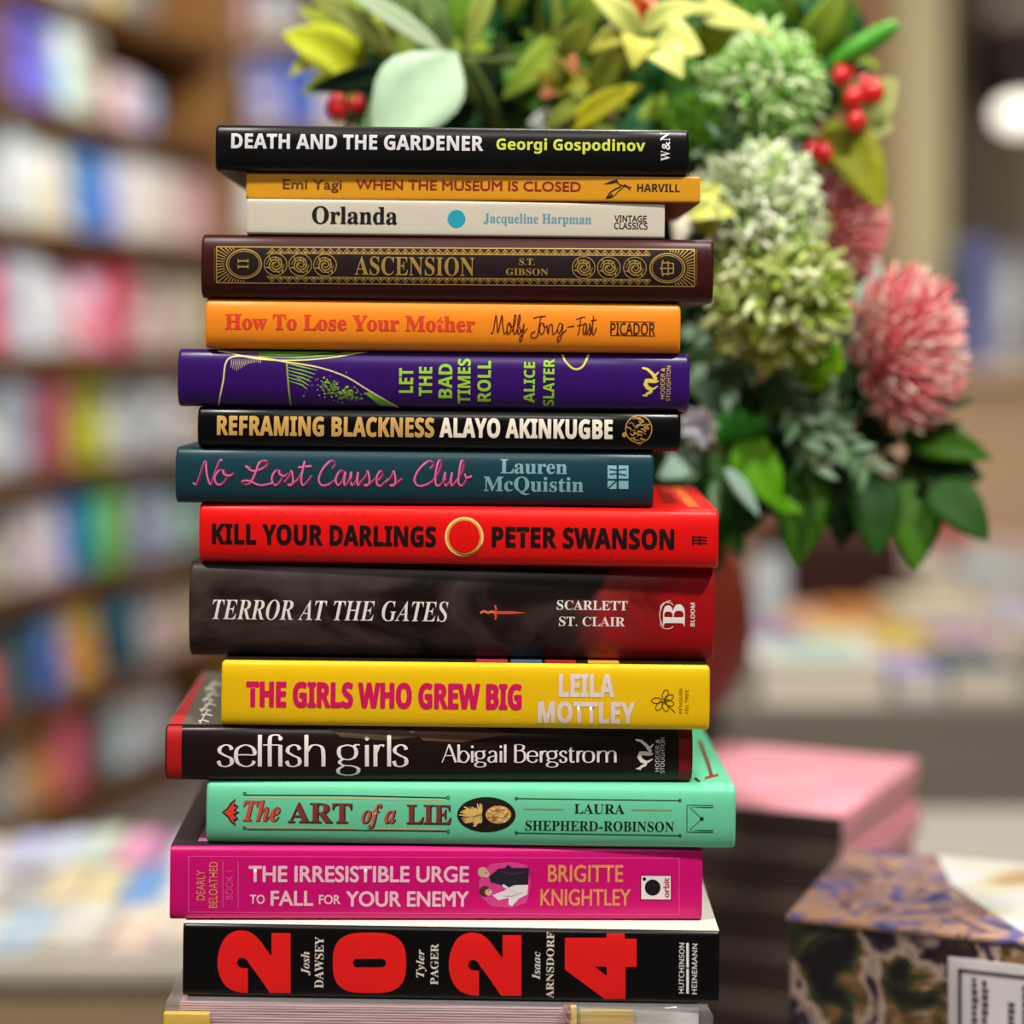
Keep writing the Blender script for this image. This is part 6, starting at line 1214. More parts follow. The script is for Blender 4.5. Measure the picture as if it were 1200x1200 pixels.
for hs, rname, row in ROWS:
    for i, (p0, p1, cn, hh, fo) in enumerate(row):
        s0, s1 = along(p0), along(p1)
        w = s1 - s0 - 0.004
        h = min(0.255 * hh * (1.3 if hs < -1 else 1), 0.215 if hs < -1 else 1.0)
        nb = []
        if i > 0:
            nb.append(row[i - 1][2])
        if i < len(row) - 1:
            nb.append(row[i + 1][2])
        where = 'between the %s and %s ones' % tuple(nb) if len(nb) == 2 else ('beside the %s one, left end' % nb[0] if i == 0 else 'beside the %s one, right end' % nb[0])
        lab = '%s book %s, %s of left bookcase' % (cn, where, rname)
        m = BASE @ Matrix.Translation((s0 + 0.002, 0.002 + rnd.uniform(0, 0.012), EYE + hs + 0.0005))
        if fo:
            m = m @ Matrix.Translation((0, 0.0, 0.003)) @ Matrix.Rotation(math.radians(-rnd.uniform(5, 8)), 4, 'X')
        rgb = tuple(max(0, min(255, v + rnd.randint(-5, 5))) for v in NAMED[cn])
        ac = tuple(int(v * 0.55) for v in rgb) if sum(rgb) > 380 and rnd.random() < 0.5 else (tuple(min(255, int(v * 1.3 + 50)) for v in rgb) if rnd.random() < 0.7 else None)
        shelf_book('standing_book', lab, 'books on the left bookcase', w, h, 0.018 if fo else 0.13, rgb, m, accent=ac, faceout=bool(fo))

# ---- bookcase on the back wall with big leaning picture books
d = 6.27
xl = W(259, 0, d).x + 0.03
xr = W(470, 0, d).x
root = thing('bookcase', 'wooden bookcase against the back wall, half hidden behind the flowers', 'bookcase', (xl, d + CAMY, 0))
wd_ = xr - xl
part((0, 0, 0), (0.02, 0.26, 2.5), 'side_panel', WOOD, root)
part((wd_ - 0.04, 0, 0), (wd_, 0.26, 2.5), 'side_panel', WOOD, root)
part((0.02, 0.24, 0), (wd_ - 0.04, 0.26, 2.5), 'back_panel', WOOD_DARK, root)
part((0.02, 0, 2.46), (wd_ - 0.04, 0.24, 2.5), 'top_panel', WOOD, root)
for h in (0.43, 0.85, 1.27, 1.63, 1.97, 2.27):
    part((0.02, 0, h - 0.04), (wd_ - 0.04, 0.24, h), 'shelf', WOOD, root)
for p0, p1, hs, h, cn, le, where in ((262, 304, 1.97, 0.235, 'lavender', 9, 'leaning left on the upper shelf'), (306, 352, 1.97, 0.225, 'blue', 11, 'leaning beside the lavender one'), (360, 400, 1.97, 0.22, 'cream', 4, 'next to the flowers'),
                                     (266, 285, 2.27, 0.17, 'rose', 3, 'on the uppermost shelf'), (288, 335, 2.27, 0.15, 'light grey', 3, 'on the uppermost shelf'), (266, 303, 1.63, 0.24, 'white', 5, 'behind the tall stack'), (305, 360, 1.63, 0.24, 'tan', 5, 'behind the tall stack')):
    q = W(p0, 0, d)
    w = W(p1, 0, d).x - q.x - 0.012
    m = Matrix.Translation((q.x + 0.042, d + CAMY + 0.07, hs + 0.002)) @ Matrix.Rotation(math.radians(-6), 4, 'X') @ Matrix.Rotation(math.radians(-le if le > 8 else 0), 4, 'Y')
    if le > 8:
        m = Matrix.Translation((0.05, 0, 0.001)) @ m
    shelf_book('picture_book', '%s picture book %s of the back bookcase' % (cn, where), None, w * 0.86, h, 0.014, NAMED[cn], m, accent=(70, 90, 190) if cn == 'lavender' else None, faceout=True)

# ---- far right: panelled wall, pillar, counter with things on it
mb = MB()
a, b = W(820, 0, 6.55).x, W(1046, 0, 6.55).x
mb.box((a, 5.93, 0), (b, 6.0, CEIL))
struct('trim_1', mb, [ramp_mat([(0.2, (136, 88, 60)), (0.6, (184, 138, 104)), (1, (198, 152, 118))], scale=2.0, kind='wave', stretch=(1, 1, 9), distort=1.0, rough=0.7)])
mb = MB()
mb.box((b, 5.90, 0), (b + 0.05, 6.0, CEIL))
struct('trim_2', mb, [mat((176, 104, 44), 0.6, 0.3, 0.1, 12)])
mb = MB()
a, c = W(1058, 0, 6.4).x, W(1112, 0, 6.4).x
mb.rbox((a, 5.5, 0), (c, 5.9, CEIL), 0.01)
struct('trim_3', mb, [mat((222, 210, 164), 0.7, 0.3, 0.04, 9)])

root = thing('counter', 'tan wooden counter at the far right behind the flowers', 'counter', (W(1050, 0, 4.6).x, 3.7, 0))
L = 1.1
part((0, 0.03, 0.0), (L, 0.55, EYE - 0.07), 'body', mat((196, 164, 130), 0.6, 0.3, 0.1, 6), root, 0.006)
part((-0.02, 0, EYE - 0.07), (L + 0.02, 0.58, EYE - 0.035), 'counter_top', mat((206, 176, 140), 0.45, 0.4, 0.08, 6), root, 0.006)
part((0.02, 0.0, 0.0), (L, 0.03, 0.74), 'kick_panel', mat((92, 90, 96), 0.6, 0.3, 0.1, 6), root, 0.004)
# things on the counter
ctop = EYE - 0.0345
for p0, p1, h, cn, lab in ((1116, 1133, 0.26, 'slate', 'slate grey folder standing on the far counter beside the pillar'), (1136, 1166, 0.30, 'periwinkle', 'pale bluish book standing on the far counter'),
                           (1168, 1200, 0.27, 'light grey', 'light grey box file standing on the far counter'), (1203, 1240, 0.29, 'grey', 'grey box file at the right end of the far counter')):
    q = W(p0, 0, 4.75)
    w = W(p1, 0, 4.75).x - q.x
    shelf_book('standing_book' if 'book' in lab else 'box_file', lab, None, w, h, 0.12, tuple(int(v * 0.8) for v in NAMED[cn]), Matrix.Translation((q.x, 4.75 + CAMY, ctop + 0.0005)), accent=None if cn != 'light grey' else (230, 236, 236), cat='book' if 'book' in lab else 'box')
# cupboard on the wall, dark inside, with a lamp below it
q = W(1166, 0, 6.55)
root = thing('wall_cupboard', 'dark wall cupboard high up at the right edge', 'cupboard', (q.x, 5.65, W(0, 98, 6.55).z))
part((0, 0, 0), (0.5, 0.35, 0.20), 'body', mat((52, 42, 36), 0.6, 0.3, 0.1, 9), root, 0.004)
part((0, -0.01, 0.20), (0.5, 0.35, 0.28), 'cornice', mat((176, 164, 152), 0.6, 0.3, 0.05, 9), root, 0.004)

GLOW = bpy.data.materials.new('lit_glass')
GLOW.use_nodes = True
gb = GLOW.node_tree.nodes['Principled BSDF']
gb.inputs['Base Color'].default_value = lin((250, 246, 236))
gb.inputs['Emission Color'].default_value = lin((255, 246, 228))
gb.inputs['Emission Strength'].default_value = 1.6
q = W(1200, 135, 4.5)
root = thing('pendant_lamp', 'glowing white pendant lamp at the right edge', 'lamp', (q.x, q.y, q.z))
mb = MB()
mb.lathe([(0.02, 0.036), (0.045, 0.03), (0.06, 0.014), (0.062, -0.008), (0.05, -0.026), (0.028, -0.034), (0.0, -0.035)], 28)
mb.build('lamp_shade', [GLOW], root)
mb = MB()
mb.tube([(0, 0, 0.035), (0, 0, CEIL - q.z - 0.03)], 0.004, 8)
mb.lathe([(0.0, CEIL - q.z - 0.001), (0.05, CEIL - q.z - 0.001), (0.045, CEIL - q.z - 0.03), (0.0, CEIL - q.z - 0.032)], 20)
mb.build('cord', [mat((60, 58, 56), 0.5)], root)

# dark stool behind the flowers, and a pale card rack
q = W(918, 0, 3.4)
root = thing('side_cabinet', 'dark brown low cabinet standing beyond the hanging leaves', 'cabinet', (q.x, 3.4 + CAMY, 0))
w = W(1062, 0, 3.4).x - q.x
part((0, 0, 0.05), (w, 0.4, W(0, 628, 3.4).z), 'body', mat((58, 24, 20), 0.5, 0.3, 0.1, 9), root, 0.006)
part((0.02, 0.02, 0), (w - 0.02, 0.38, 0.05), 'plinth', mat((30, 18, 16), 0.6), root, 0.003)

# ---- display table further back on the right
TF = 2.35
x0, x1 = W(852, 0, TF).x, 1.55
zt = EYE - 0.42
root = thing('display_table', 'grey display table further back on the right covered with flat books', 'table', (x0, TF + CAMY, 0))
TG = mat((112, 104, 95), 0.65, 0.3, 0.08, 7)
part((0, 0, zt - 0.03), (x1 - x0, 0.87, zt), 'table_top', TG, root, 0.003)
part((0.0, 0.001, 0), (x1 - x0, 0.03, zt - 0.0305), 'front_panel', TG, root, 0.003)
part((0.02, 0.80, 0), (x1 - x0 - 0.02, 0.83, zt - 0.03), 'back_panel', TG, root, 0.003)
part((0.02, 0.05, 0), (0.05, 0.80, zt - 0.03), 'side_panel', TG, root, 0.003)
part((x1 - x0 - 0.05, 0.05, 0), (x1 - x0 - 0.02, 0.80, zt - 0.03), 'side_panel', TG, root, 0.003)


def flat_book(name, label, group, x, y, z, w, l, t, rgb, rz=0.0, accent=None, edge=(226, 216, 196)):
    """a closed book lying flat, its lower left corner at x, y"""
    q = MB()
    c = 0.0015
    q.rbox((0, 0, 0), (w, l, c), 0.0005, 0)
    q.rbox((0, 0, t - c), (w, l, t), 0.0005, 0)
    q.rbox((0, 0, 0), (c, l, t), 0.0005, 0)
    q.box((c, 0.002, c), (w - 0.002, l - 0.002, t - c), 1)
    if accent:
        q.box((w * 0.12, l * 0.55, t - 0.0004), (w * 0.88, l * 0.88, t + 0.0004), 2)
        q.box((w * 0.2, l * 0.1, t - 0.0004), (w * 0.8, l * 0.3, t + 0.0004), 2)
    o = q.build(name, [mat(rgb, 0.5, 0.35), paper_mat(edge), mat(accent or (90, 90, 90), 0.5, 0.35)])
    o.matrix_world = Matrix.Translation((x, y, z)) @ Matrix.Rotation(rz, 4, 'Z')
    tag(o, label, 'book', group)
    return o


FAR = [  # px left, px right, depth front, length, thickness, colour, where
    (892, 1040, 2.37, 0.20, 0.05, 'white', 'at the near left corner', (150, 210, 190)),
    (1046, 1110, 2.40, 0.19, 0.03, 'periwinkle', 'at the near edge', (220, 190, 210)),
    (1114, 1196, 2.40, 0.19, 0.035, 'slate', 'at the near edge', None),
    (900, 955, 2.62, 0.20, 0.03, 'purple', 'in the second row', None),
    (960, 1035, 2.62, 0.20, 0.035, 'cream', 'in the second row', (250, 210, 60)),
    (1040, 1104, 2.62, 0.20, 0.03, 'yellow', 'in the second row', None),
    (1108, 1190, 2.62, 0.20, 0.035, 'rose', 'in the second row', (140, 120, 180)),
    (916, 980, 2.86, 0.20, 0.03, 'peach', 'in the third row', None),
    (985, 1050, 2.86, 0.20, 0.035, 'orange', 'in the third row', None),
    (1055, 1170, 2.86, 0.20, 0.05, 'cream', 'in the third row', None),
    (1175, 1240, 2.86, 0.20, 0.04, 'lavender', 'in the third row', None),
    (1080, 1135, 3.40, 0.20, 0.03, 'beige', 'at the near edge', None),
    (1139, 1220, 3.40, 0.20, 0.04, 'pale blue', 'at the near edge', None),
    (1084, 1122, 3.66, 0.20, 0.035, 'white', 'in the back row', None),
    (1126, 1172, 3.66, 0.20, 0.09, 'crimson', 'in the back row', (226, 110, 110)),
    (1176, 1230, 3.66, 0.20, 0.05, 'rose', 'in the back row', None),
]
xq = W(1076, 0, 3.37).x
root = thing('display_table', 'second grey display table at the far right, beyond the first one', 'table', (xq, 3.37 + CAMY, 0))
part((0, 0, zt - 0.03), (1.1, 0.56, zt), 'table_top', TG, root, 0.003)
part((0.0, 0.001, 0), (1.1, 0.03, zt - 0.0305), 'front_panel', TG, root, 0.003)
part((0.02, 0.50, 0), (1.08, 0.53, zt - 0.03), 'back_panel', TG, root, 0.003)
part((0.02, 0.03, 0), (0.05, 0.50, zt - 0.03), 'side_panel', TG, root, 0.003)
part((1.05, 0.03, 0), (1.08, 0.50, zt - 0.03), 'side_panel', TG, root, 0.003)
for p0, p1, dd, ln, t, cn, where, ac in FAR:
    q = W(p0, 0, dd)
    w = W(p1, 0, dd).x - q.x
    flat_book('flat_book', '%s book lying %s of the %s display table on the right' % (cn, where, 'first' if dd < 3.2 else 'second'), 'books on the far display tables', q.x, q.y, zt + 0.0005, w, ln, t, tuple(int(v * 0.86) for v in NAMED[cn]), 0.0, ac and tuple(int(v * 0.86) for v in ac))

q = W(884, 0, 2.95)
shelf_book('standing_card', 'pale blue-grey card standing at the left back corner of the first display table', None, W(922, 0, 2.95).x - q.x, 0.118, 0.01, (168, 182, 190), Matrix.Translation((q.x, 2.95 + CAMY, zt + 0.002)) @ Matrix.Rotation(math.radians(-5), 4, 'X'), accent=(190, 200, 206), faceout=True, cat='card')
# ---- low table on the left with magazines
TL = 1.76
zl = EYE - 0.54
xa, xb = -1.15, W(262, 0, TL).x
root = thing('low_table', 'pale low table behind the stack on the left, spread with booklets', 'table', (xa, TL + CAMY, 0))
BEI = mat((178, 156, 124), 0.6, 0.3, 0.08, 6)
part((0, 0, zl - 0.02), (xb - xa, 0.45, zl), 'table_top', mat((214, 206, 196), 0.5, 0.4, 0.04, 6), root, 0.003)
part((0.015, 0.012, 0), (xb - xa - 0.015, 0.04, zl - 0.02), 'front_panel', BEI, root, 0.003)
part((0.015, 0.40, 0), (xb - xa - 0.015, 0.43, zl - 0.02), 'back_panel', BEI, root, 0.003)
part((0.015, 0.04, 0), (0.045, 0.40, zl - 0.02), 'side_panel', BEI, root, 0.003)
part((xb - xa - 0.045, 0.04, 0), (xb - xa - 0.015, 0.40, zl - 0.02), 'side_panel', BEI, root, 0.003)
LOW = [(-28, 40, 1.775, 'pale blue', (150, 180, 205)), (44, 112, 1.775, 'cream', (205, 210, 215)), (116, 178, 1.775, 'rose', (240, 225, 190)), (182, 240, 1.775, 'white', (226, 196, 150)),
       (-20, 32, 1.92, 'light grey', (120, 112, 110)), (36, 84, 1.92, 'cream', (214, 190, 130)), (88, 124, 1.92, 'yellow', (220, 220, 200)), (128, 178, 1.92, 'sky blue', (90, 140, 200)), (182, 240, 1.92, 'white', (240, 236, 220)),
       (-10, 36, 2.065, 'lavender', (170, 180, 226)), (40, 84, 2.065, 'pale blue', (200, 206, 240)), (88, 122, 2.065, 'mint', (226, 226, 200)), (126, 164, 2.065, 'pink', (236, 170, 220)), (168, 186, 2.065, 'purple', None), (190, 244, 2.065, 'white', (205, 225, 236))]
rn = ['nearest row', 'middle row', 'back row']
deps = [1.775, 1.92, 2.065]
rnd = random.Random(4)
for i, (p0, p1, dd, cn, ac) in enumerate(LOW):
    q = W(p0, 0, dd)
    w = W(p1, 0, dd).x - q.x
    t = rnd.choice([0.006, 0.009, 0.012])
    rgb = tuple(int((0.72 * v + 0.28 * 235) * 0.9) for v in NAMED[cn])
    flat_book('booklet', '%s booklet lying in the %s of the low left table' % (cn, rn[deps.index(dd)]), 'booklets on the low left table', q.x, q.y, zl + 0.0005, w, 0.143, t, rgb, 0.0, ac)

# ------------------------------------------------------------------ the near table
zt = EYE - 0.48
root = thing('table', 'grey topped shop table carrying the stack of books and the flowers', 'table', (0, 0, 0))
TT = mat((160, 154, 148), 0.5, 0.4, 0.05, 6)
part((-0.165, -0.12, zt - 0.035), (1.0, 1.2, zt), 'table_top', TT, root, 0.004)
for x in (-0.12, 0.95):
    for y in (-0.07, 1.15):
        part((x - 0.03, y - 0.03, 0), (x + 0.03, y + 0.03, zt - 0.035), 'leg', mat((90, 84, 80), 0.5), root, 0.003)
part((-0.10, -0.06, zt - 0.12), (0.93, -0.04, zt - 0.035), 'apron', TT, root, 0.002)

# ---- books in clear film under the stack
zs = EYE + B[0]
tilt = Matrix.Rotation(PHI, 4, 'Y')
FILM = bpy.data.materials.new('clear_film')
FILM.use_nodes = True
fn = FILM.node_tree
fb = fn.nodes['Principled BSDF']
fb.inputs['Roughness'].default_value = 0.12
fb.inputs['Alpha'].default_value = 0.13
fb.inputs['Base Color'].default_value = (0.9, 0.88, 0.9, 1)
tcf = fn.nodes.new('ShaderNodeTexCoord')
mpf = fn.nodes.new('ShaderNodeMapping')
mpf.inputs['Scale'].default_value = (14, 14, 160)
mpf.inputs['Rotation'].default_value = (0, 0.12, 0)
nzf = fn.nodes.new('ShaderNodeTexNoise')
nzf.inputs['Scale'].default_value = 1.0
nzf.inputs['Detail'].default_value = 4
bpf = fn.nodes.new('ShaderNodeBump')
bpf.inputs['Strength'].default_value = 0.9
bpf.inputs['Distance'].default_value = 0.004
for s_, t_ in ((tcf.outputs['Object'], mpf.inputs['Vector']), (mpf.outputs['Vector'], nzf.inputs['Vector']), (nzf.outputs['Fac'], bpf.inputs['Height']), (bpf.outputs['Normal'], fb.inputs['Normal'])):
    fn.links.new(s_, t_)


def wrapped(name, label, z1, z0, xl, xr, yf, parts):
    xm = (xl + xr) / 2
    M = Matrix.Translation((xm, yf, EYE + z0 - math.tan(PHI) * (xm - XM))) @ tilt
    r = bpy.data.objects.new(name, None)
    COL.objects.link(r)
    r.matrix_world = M
    tag(r, label, 'wrapped books')
    h = z1 - z0 - 0.0003
    for nm, a, b_, y0, y1, zz0, zz1, m in parts:
        q = MB()
        q.rbox((a - xm, y0, zz0 * h), (b_ - xm, y1, zz1 * h), 0.0006)
        q.build(nm, [m], r)
    # the film, creased, just outside the books
    bm = bmesh.new()
    bmesh.ops.create_cube(bm, size=1)
    bmesh.ops.subdivide_edges(bm, edges=bm.edges[:], cuts=9, use_grid_fill=True)
    for p in bm.verts:
        c = p.co.copy()
        p.co = Vector(((xr - xl + 0.006) * c.x, -0.003 + 0.166 * (c.y + 0.5), h * (c.z + 0.5)))
        n = mnoise.noise(Vector((p.co.x * 60, p.co.y * 60, p.co.z * 160 + 7)))
        if abs(c.x) > 0.49:
            p.co.x += n * 0.0025 + (0.003 if c.x > 0 else -0.003) * (1 - abs(2 * c.z))
        if abs(c.y) > 0.49:
            p.co.y += n * 0.0015
    q = MB()
    q.bm(bm, 0, None, True)
    q.build('plastic_film', [FILM], r)
    return r


PINKP = ramp_mat([(0.25, (120, 84, 92)), (0.5, (196, 146, 156)), (0.9, (228, 186, 192))], scale=1.0, kind='wave', stretch=(2, 2, 260), distort=4.0, detail=3, rough=0.6)
GREYP = ramp_mat([(0.3, (120, 116, 112)), (0.6, (196, 194, 190)), (0.9, (238, 238, 236))], scale=14.0, stretch=(1, 1, 1.5), distort=1.2, rough=0.45)
YEL = mat((228, 186, 40), 0.45, 0.4)
dz = 0.045
r = wrapped('shrink_wrapped_books', 'film-wrapped books with pinkish page edges directly under the tall stack', B[0], B[0] - dz, W(203, 0, 0.9).x, W(822, 0, 0.9).x, -0.001,
            [('page_block', W(208, 0, 0.9).x, W(662, 0, 0.9).x, 0.002, 0.15, 0.05, 0.95, PINKP), ('yellow_cover', W(189, 0, 0.894).x, W(243, 0, 0.894).x, -0.0022, 0.0016, 0.3, 0.87, YEL), ('yellow_patch', W(679, 0, 0.9).x, W(742, 0, 0.9).x, 0.0008, 0.0019, 0.55, 0.93, mat((196, 160, 60), 0.45, 0.4, 0.3, 60)), ('yellow_spine', W(667, 0, 0.9).x, W(675, 0, 0.9).x, 0.0, 0.15, 0.02, 0.97, YEL),
             ('page_block', W(676, 0, 0.9).x, W(818, 0, 0.9).x, 0.002, 0.15, 0.05, 0.95, GREYP)])
q = MB()   # twisted cord beside the yellow spine
pm = r.matrix_world.inverted()
for ph in (0, PI):
    pts = []
    for i in range(40):
        a = i * 0.62 + ph
        p0 = pm @ W(664.5, 1176 + i * 2.6, 0.9)
        pts.append(Vector((p0.x + 0.0011 * math.cos(a), 0.0004 + 0.0011 * math.sin(a), min(max(p0.z, 0.001), dz - 0.002))))
    q.tube(pts, 0.0009, 6)
q.build('twisted_cord', [mat((150, 50, 30), 0.6)], r)
wrapped('shrink_wrapped_books', 'film-wrapped books with a yellow cover at the bottom of the pile', B[0] - dz, zt - EYE + 0.004, W(188, 0, 0.9).x, W(826, 0, 0.9).x, 0.0,
        [('yellow_cover', W(191, 0, 0.9).x, W(330, 0, 0.9).x, 0.0, 0.15, 0.02, 0.98, YEL), ('page_block', W(332, 0, 0.9).x, W(820, 0, 0.9).x, 0.002, 0.15, 0.03, 0.96, PINKP)])

# ---- pile of dark books with pink edges
PINKC = mat((224, 150, 164), 0.5, 0.35, 0.05, 30)
DARKS = mat((94, 82, 74), 0.5, 0.35, 0.15, 30)
DARKS_B = mat((64, 50, 46), 0.5, 0.35, 0.15, 30)
p0 = W(986, 958, 1.26)
rz = math.radians(-26)
n = 11
top = p0.z
th = (top - zt) / n
for i in range(n):
    z = zt + th * i
    jr = math.radians([0, 1.2, -0.8, 0.5, -1.0, 0.7, -0.3, 0.9, -0.6, 0.8, 0][i])
    lab = 'dark book with pink page edges, topmost of its pile behind the mint book' if i == n - 1 else 'dark book with pink page edges, %s of the pile behind the mint book' % ('lowest' if i == 0 else 'second uppermost' if i == n - 2 else 'in the middle')
    o = thing('pink_edged_book', lab, 'book', (p0.x, p0.y, z + 0.0003), rz + jr, 'dark books with pink edges')
    w, l, t = 0.15, 0.20, th - 0.0006
    q = MB()
    q.rbox((-w, 0, 0), (0, 0.004, t), 0.0012)
    q.build('spine', [DARKS if i % 2 else DARKS_B], o)
    q = MB()
    q.box((-w + 0.001, 0.0045, 0.0016), (-0.001, l - 0.002, t - 0.0016))
    q.build('page_block', [PINKC], o)
    q = MB()
    q.rbox((-w, 0.003, t - 0.0014), (0, l, t), 0.0005)
    q.build('front_cover', [PINKC], o)
    q = MB()
    q.rbox((-w, 0.003, 0), (0, l, 0.0014), 0.0005)
    q.build('back_cover', [DARKS if i % 3 else PINKC], o)

# ---- chunky patterned box at the lower right
PAINT = ramp_mat([(0.0, (16, 14, 16)), (0.40, (20, 18, 22)), (0.45, (58, 66, 44)), (0.475, (128, 92, 50)), (0.51, (188, 172, 160)), (0.55, (150, 124, 114)), (0.57, (52, 42, 64)), (0.62, (18, 16, 20)), (0.76, (110, 74, 40)), (1.0, (40, 50, 40))],
                 scale=1.0, kind='noise', stretch=(30, 30, 30), detail=5, distort=0.5, rough=0.45)
LIDP = ramp_mat([(0.0, (196, 200, 202)), (0.48, (204, 206, 204)), (0.55, (196, 186, 150)), (0.60, (160, 120, 76)), (0.64, (150, 112, 80)), (0.68, (200, 196, 186)), (1, (190, 196, 204))], scale=1.0, stretch=(11, 11, 11), detail=2, distort=0.8, rough=0.5)
PAST = ramp_mat([(0.34, (44, 40, 84)), (0.43, (110, 100, 150)), (0.48, (176, 132, 96)), (0.53, (170, 136, 124)), (0.58, (70, 56, 90)), (0.64, (150, 110, 90)), (0.8, (36, 32, 60))], scale=1.0, stretch=(40, 40, 40), detail=2, distort=1.0, rough=0.45)
p0 = W(924, 1072, 1.05)
root = thing('keepsake_box', 'chunky box covered with a dark painted pattern and a pale label, at the lower right', 'box', (p0.x, p0.y, zt + 0.0005), math.radians(-22))
hb = p0.z - zt
part((0, 0, 0), (0.21, 0.15, hb - 0.004), 'body', PAINT, root, 0.002)
q = MB()
q.rbox((-0.0015, -0.0015, hb - 0.004), (0.2115, 0.1515, hb), 0.0015, 0)
# pale wrap over the far part of the lid, its edge running slantwise
vs = [(0.052, 0.150), (0.210, 0.150), (0.210, 0.010), (0.118, 0.012), (0.096, 0.046), (0.07, 0.09)]
q.add([(x, y, hb + 0.0004) for x, y in vs], [tuple(range(len(vs) - 1, -1, -1))], 1)
q.build('lid', [PAST, LIDP], root)
q = MB()
LB = mat((206, 200, 204), 0.5, 0.3, 0.03)
INK = mat((70, 66, 72), 0.5, 0.3, 0.03)
x0, x1, z0, z1 = 0.083, 0.150, 0.012, hb - 0.013
q.rbox((x0, -0.0012, z0), (x1, 0.0, z1), 0.0003, 0)
for a, b_, c, e in ((x0 + 0.005, x1 - 0.005, z1 - 0.007, z1 - 0.005), (x0 + 0.005, x1 - 0.005, z0 + 0.005, z0 + 0.007), (x0 + 0.005, x0 + 0.007, z0 + 0.005, z1 - 0.005), (x1 - 0.007, x1 - 0.005, z0 + 0.005, z1 - 0.005)):
    q.box((a, -0.0014, c), (b_, -0.0011, e), 1)
rnd = random.Random(2)
for xx, zs0, zs1 in ((0.012, 0.009, 0.046), (0.017, 0.010, 0.050), (0.030, 0.020, 0.032), (0.037, 0.013, 0.042), (0.044, 0.010, 0.050), (0.051, 0.014, 0.050)):
    z = z1 - zs1
    while z < z1 - zs0:
        ln = rnd.uniform(0.0016, 0.0034)
        q.box((x0 + xx, -0.0014, z), (x0 + xx + rnd.uniform(0.0022, 0.0034), -0.0011, z + ln), 1)
        z += ln + 0.0008
q.build('label_plate', [LB, INK], root)

# ------------------------------------------------------------------ the flowers
VX, VY = 0.12, 0.62          # vase axis
VZ = EYE - 0.48
RIM = EYE - 0.145
vase = thing('vase', 'dark red glazed vase with a black foot behind the tall stack, holding the flowers', 'vase', (VX, VY, VZ))
mb = MB()
H = RIM - VZ
prof = [(0.046, 0.205), (0.062, 0.222), (0.072, 0.245), (0.076, 0.27), (0.074, 0.295), (0.066, 0.318), (0.060, H - 0.003), (0.058, H), (0.055, H - 0.002), (0.054, H - 0.02), (0.0, H - 0.02)]
mb.lathe(prof, 40)
mb.build('bowl', [mat((104, 30, 16), 0.5, 0.3, 0.3, 12)], vase)
mb = MB()
mb.lathe([(0.0, 0.0005), (0.046, 0.0005), (0.049, 0.01), (0.040, 0.04), (0.036, 0.10), (0.038, 0.16), (0.0455, 0.2045), (0.0, 0.2045)], 36)
mb.build('foot', [mat((20, 17, 17), 0.35, 0.5)], vase)
mb = MB()
mb.lathe([(0.0, H - 0.018), (0.052, H - 0.018), (0.052, H + 0.003), (0.044, H + 0.006), (0.0, H + 0.007)], 32)
mb.build('floral_foam', [mat((34, 58, 30), 0.9, 0.1, 0.3, 200)], vase)
FOAM = RIM + 0.0075
rF = random.Random(77)
_slot = [0]


def stem_base():
    """next free place in the mouth of the vase (sunflower spiral)"""
    i = _slot[0]
    _slot[0] += 1
    r = 0.040 * math.sqrt((i % 110 + 0.5) / 110)
    a = i * 2.39996
    return Vector((VX + r * math.cos(a), VY + r * math.sin(a), FOAM))


def gm(rgb, rough=0.5, **k):
    return mat(rgb, 0.58, 0.18, 0.16, 70, 0.1)


STEM = gm((96, 118, 60))
STEM_D = gm((52, 66, 30))


def curve3(p0, p1, bow, n=10):
    m = (p0 + p1) / 2 + bow
    return [p0 * (1 - t) ** 2 + m * 2 * t * (1 - t) + p1 * t * t for t in [i / n for i in range(n + 1)]]


def leaf(q, base, tip, width, facing=(0, -1, 0.25), bend=0.12, fold=0.18, mi=0, n=9, shape=0.85, wave=0.0, pw=0.75):
    """one leaf blade: curved along its length, folded on its midrib, a little thick"""
    base, tip = Vector(base), Vector(tip)
    ax = tip - base
    ln = ax.length
    ax.normalize()
    f = Vector(facing)
    f = (f - ax * f.dot(ax))
    if f.length < 1e-4:
        f = Vector((0.3, -1, 0.2)) - ax * Vector((0.3, -1, 0.2)).dot(ax)
    f.normalize()
    side = ax.cross(f)
    vs, fs = [], []
    th = 0.00035
    for i in range(n + 1):
        t = i / n
        c = base + ax * ln * t + f * bend * ln * math.sin(PI * t)
        w = width / 2 * max(0.04, math.sin(PI * min(1, t ** shape * 0.985 + 0.012)) ** pw)
        wv = wave * w * math.sin(t * 13)
        for lay in (0, 1):
            o = f * (th if lay == 0 else -th)
            vs += [c - side * w + f * (fold * w + wv) + o * 0.2, c - side * w * 0.5 + f * (fold * w * 0.35 + wv * 0.3) + o, c + o, c + side * w * 0.5 + f * (fold * w * 0.35 - wv * 0.3) + o, c + side * w + f * (fold * w - wv) + o * 0.2]
    for i in range(n):
        a, b = i * 10, (i + 1) * 10
        for j in range(4):
            fs.append((a + j, a + j + 1, b + j + 1, b + j))
            fs.append((a + 5 + j, b + 5 + j, b + 6 + j, a + 6 + j))
        fs.append((a, b, b + 5, a + 5))
        fs.append((a + 4, a + 9, b + 9, b + 4))
    q.add(vs, fs, mi, True)


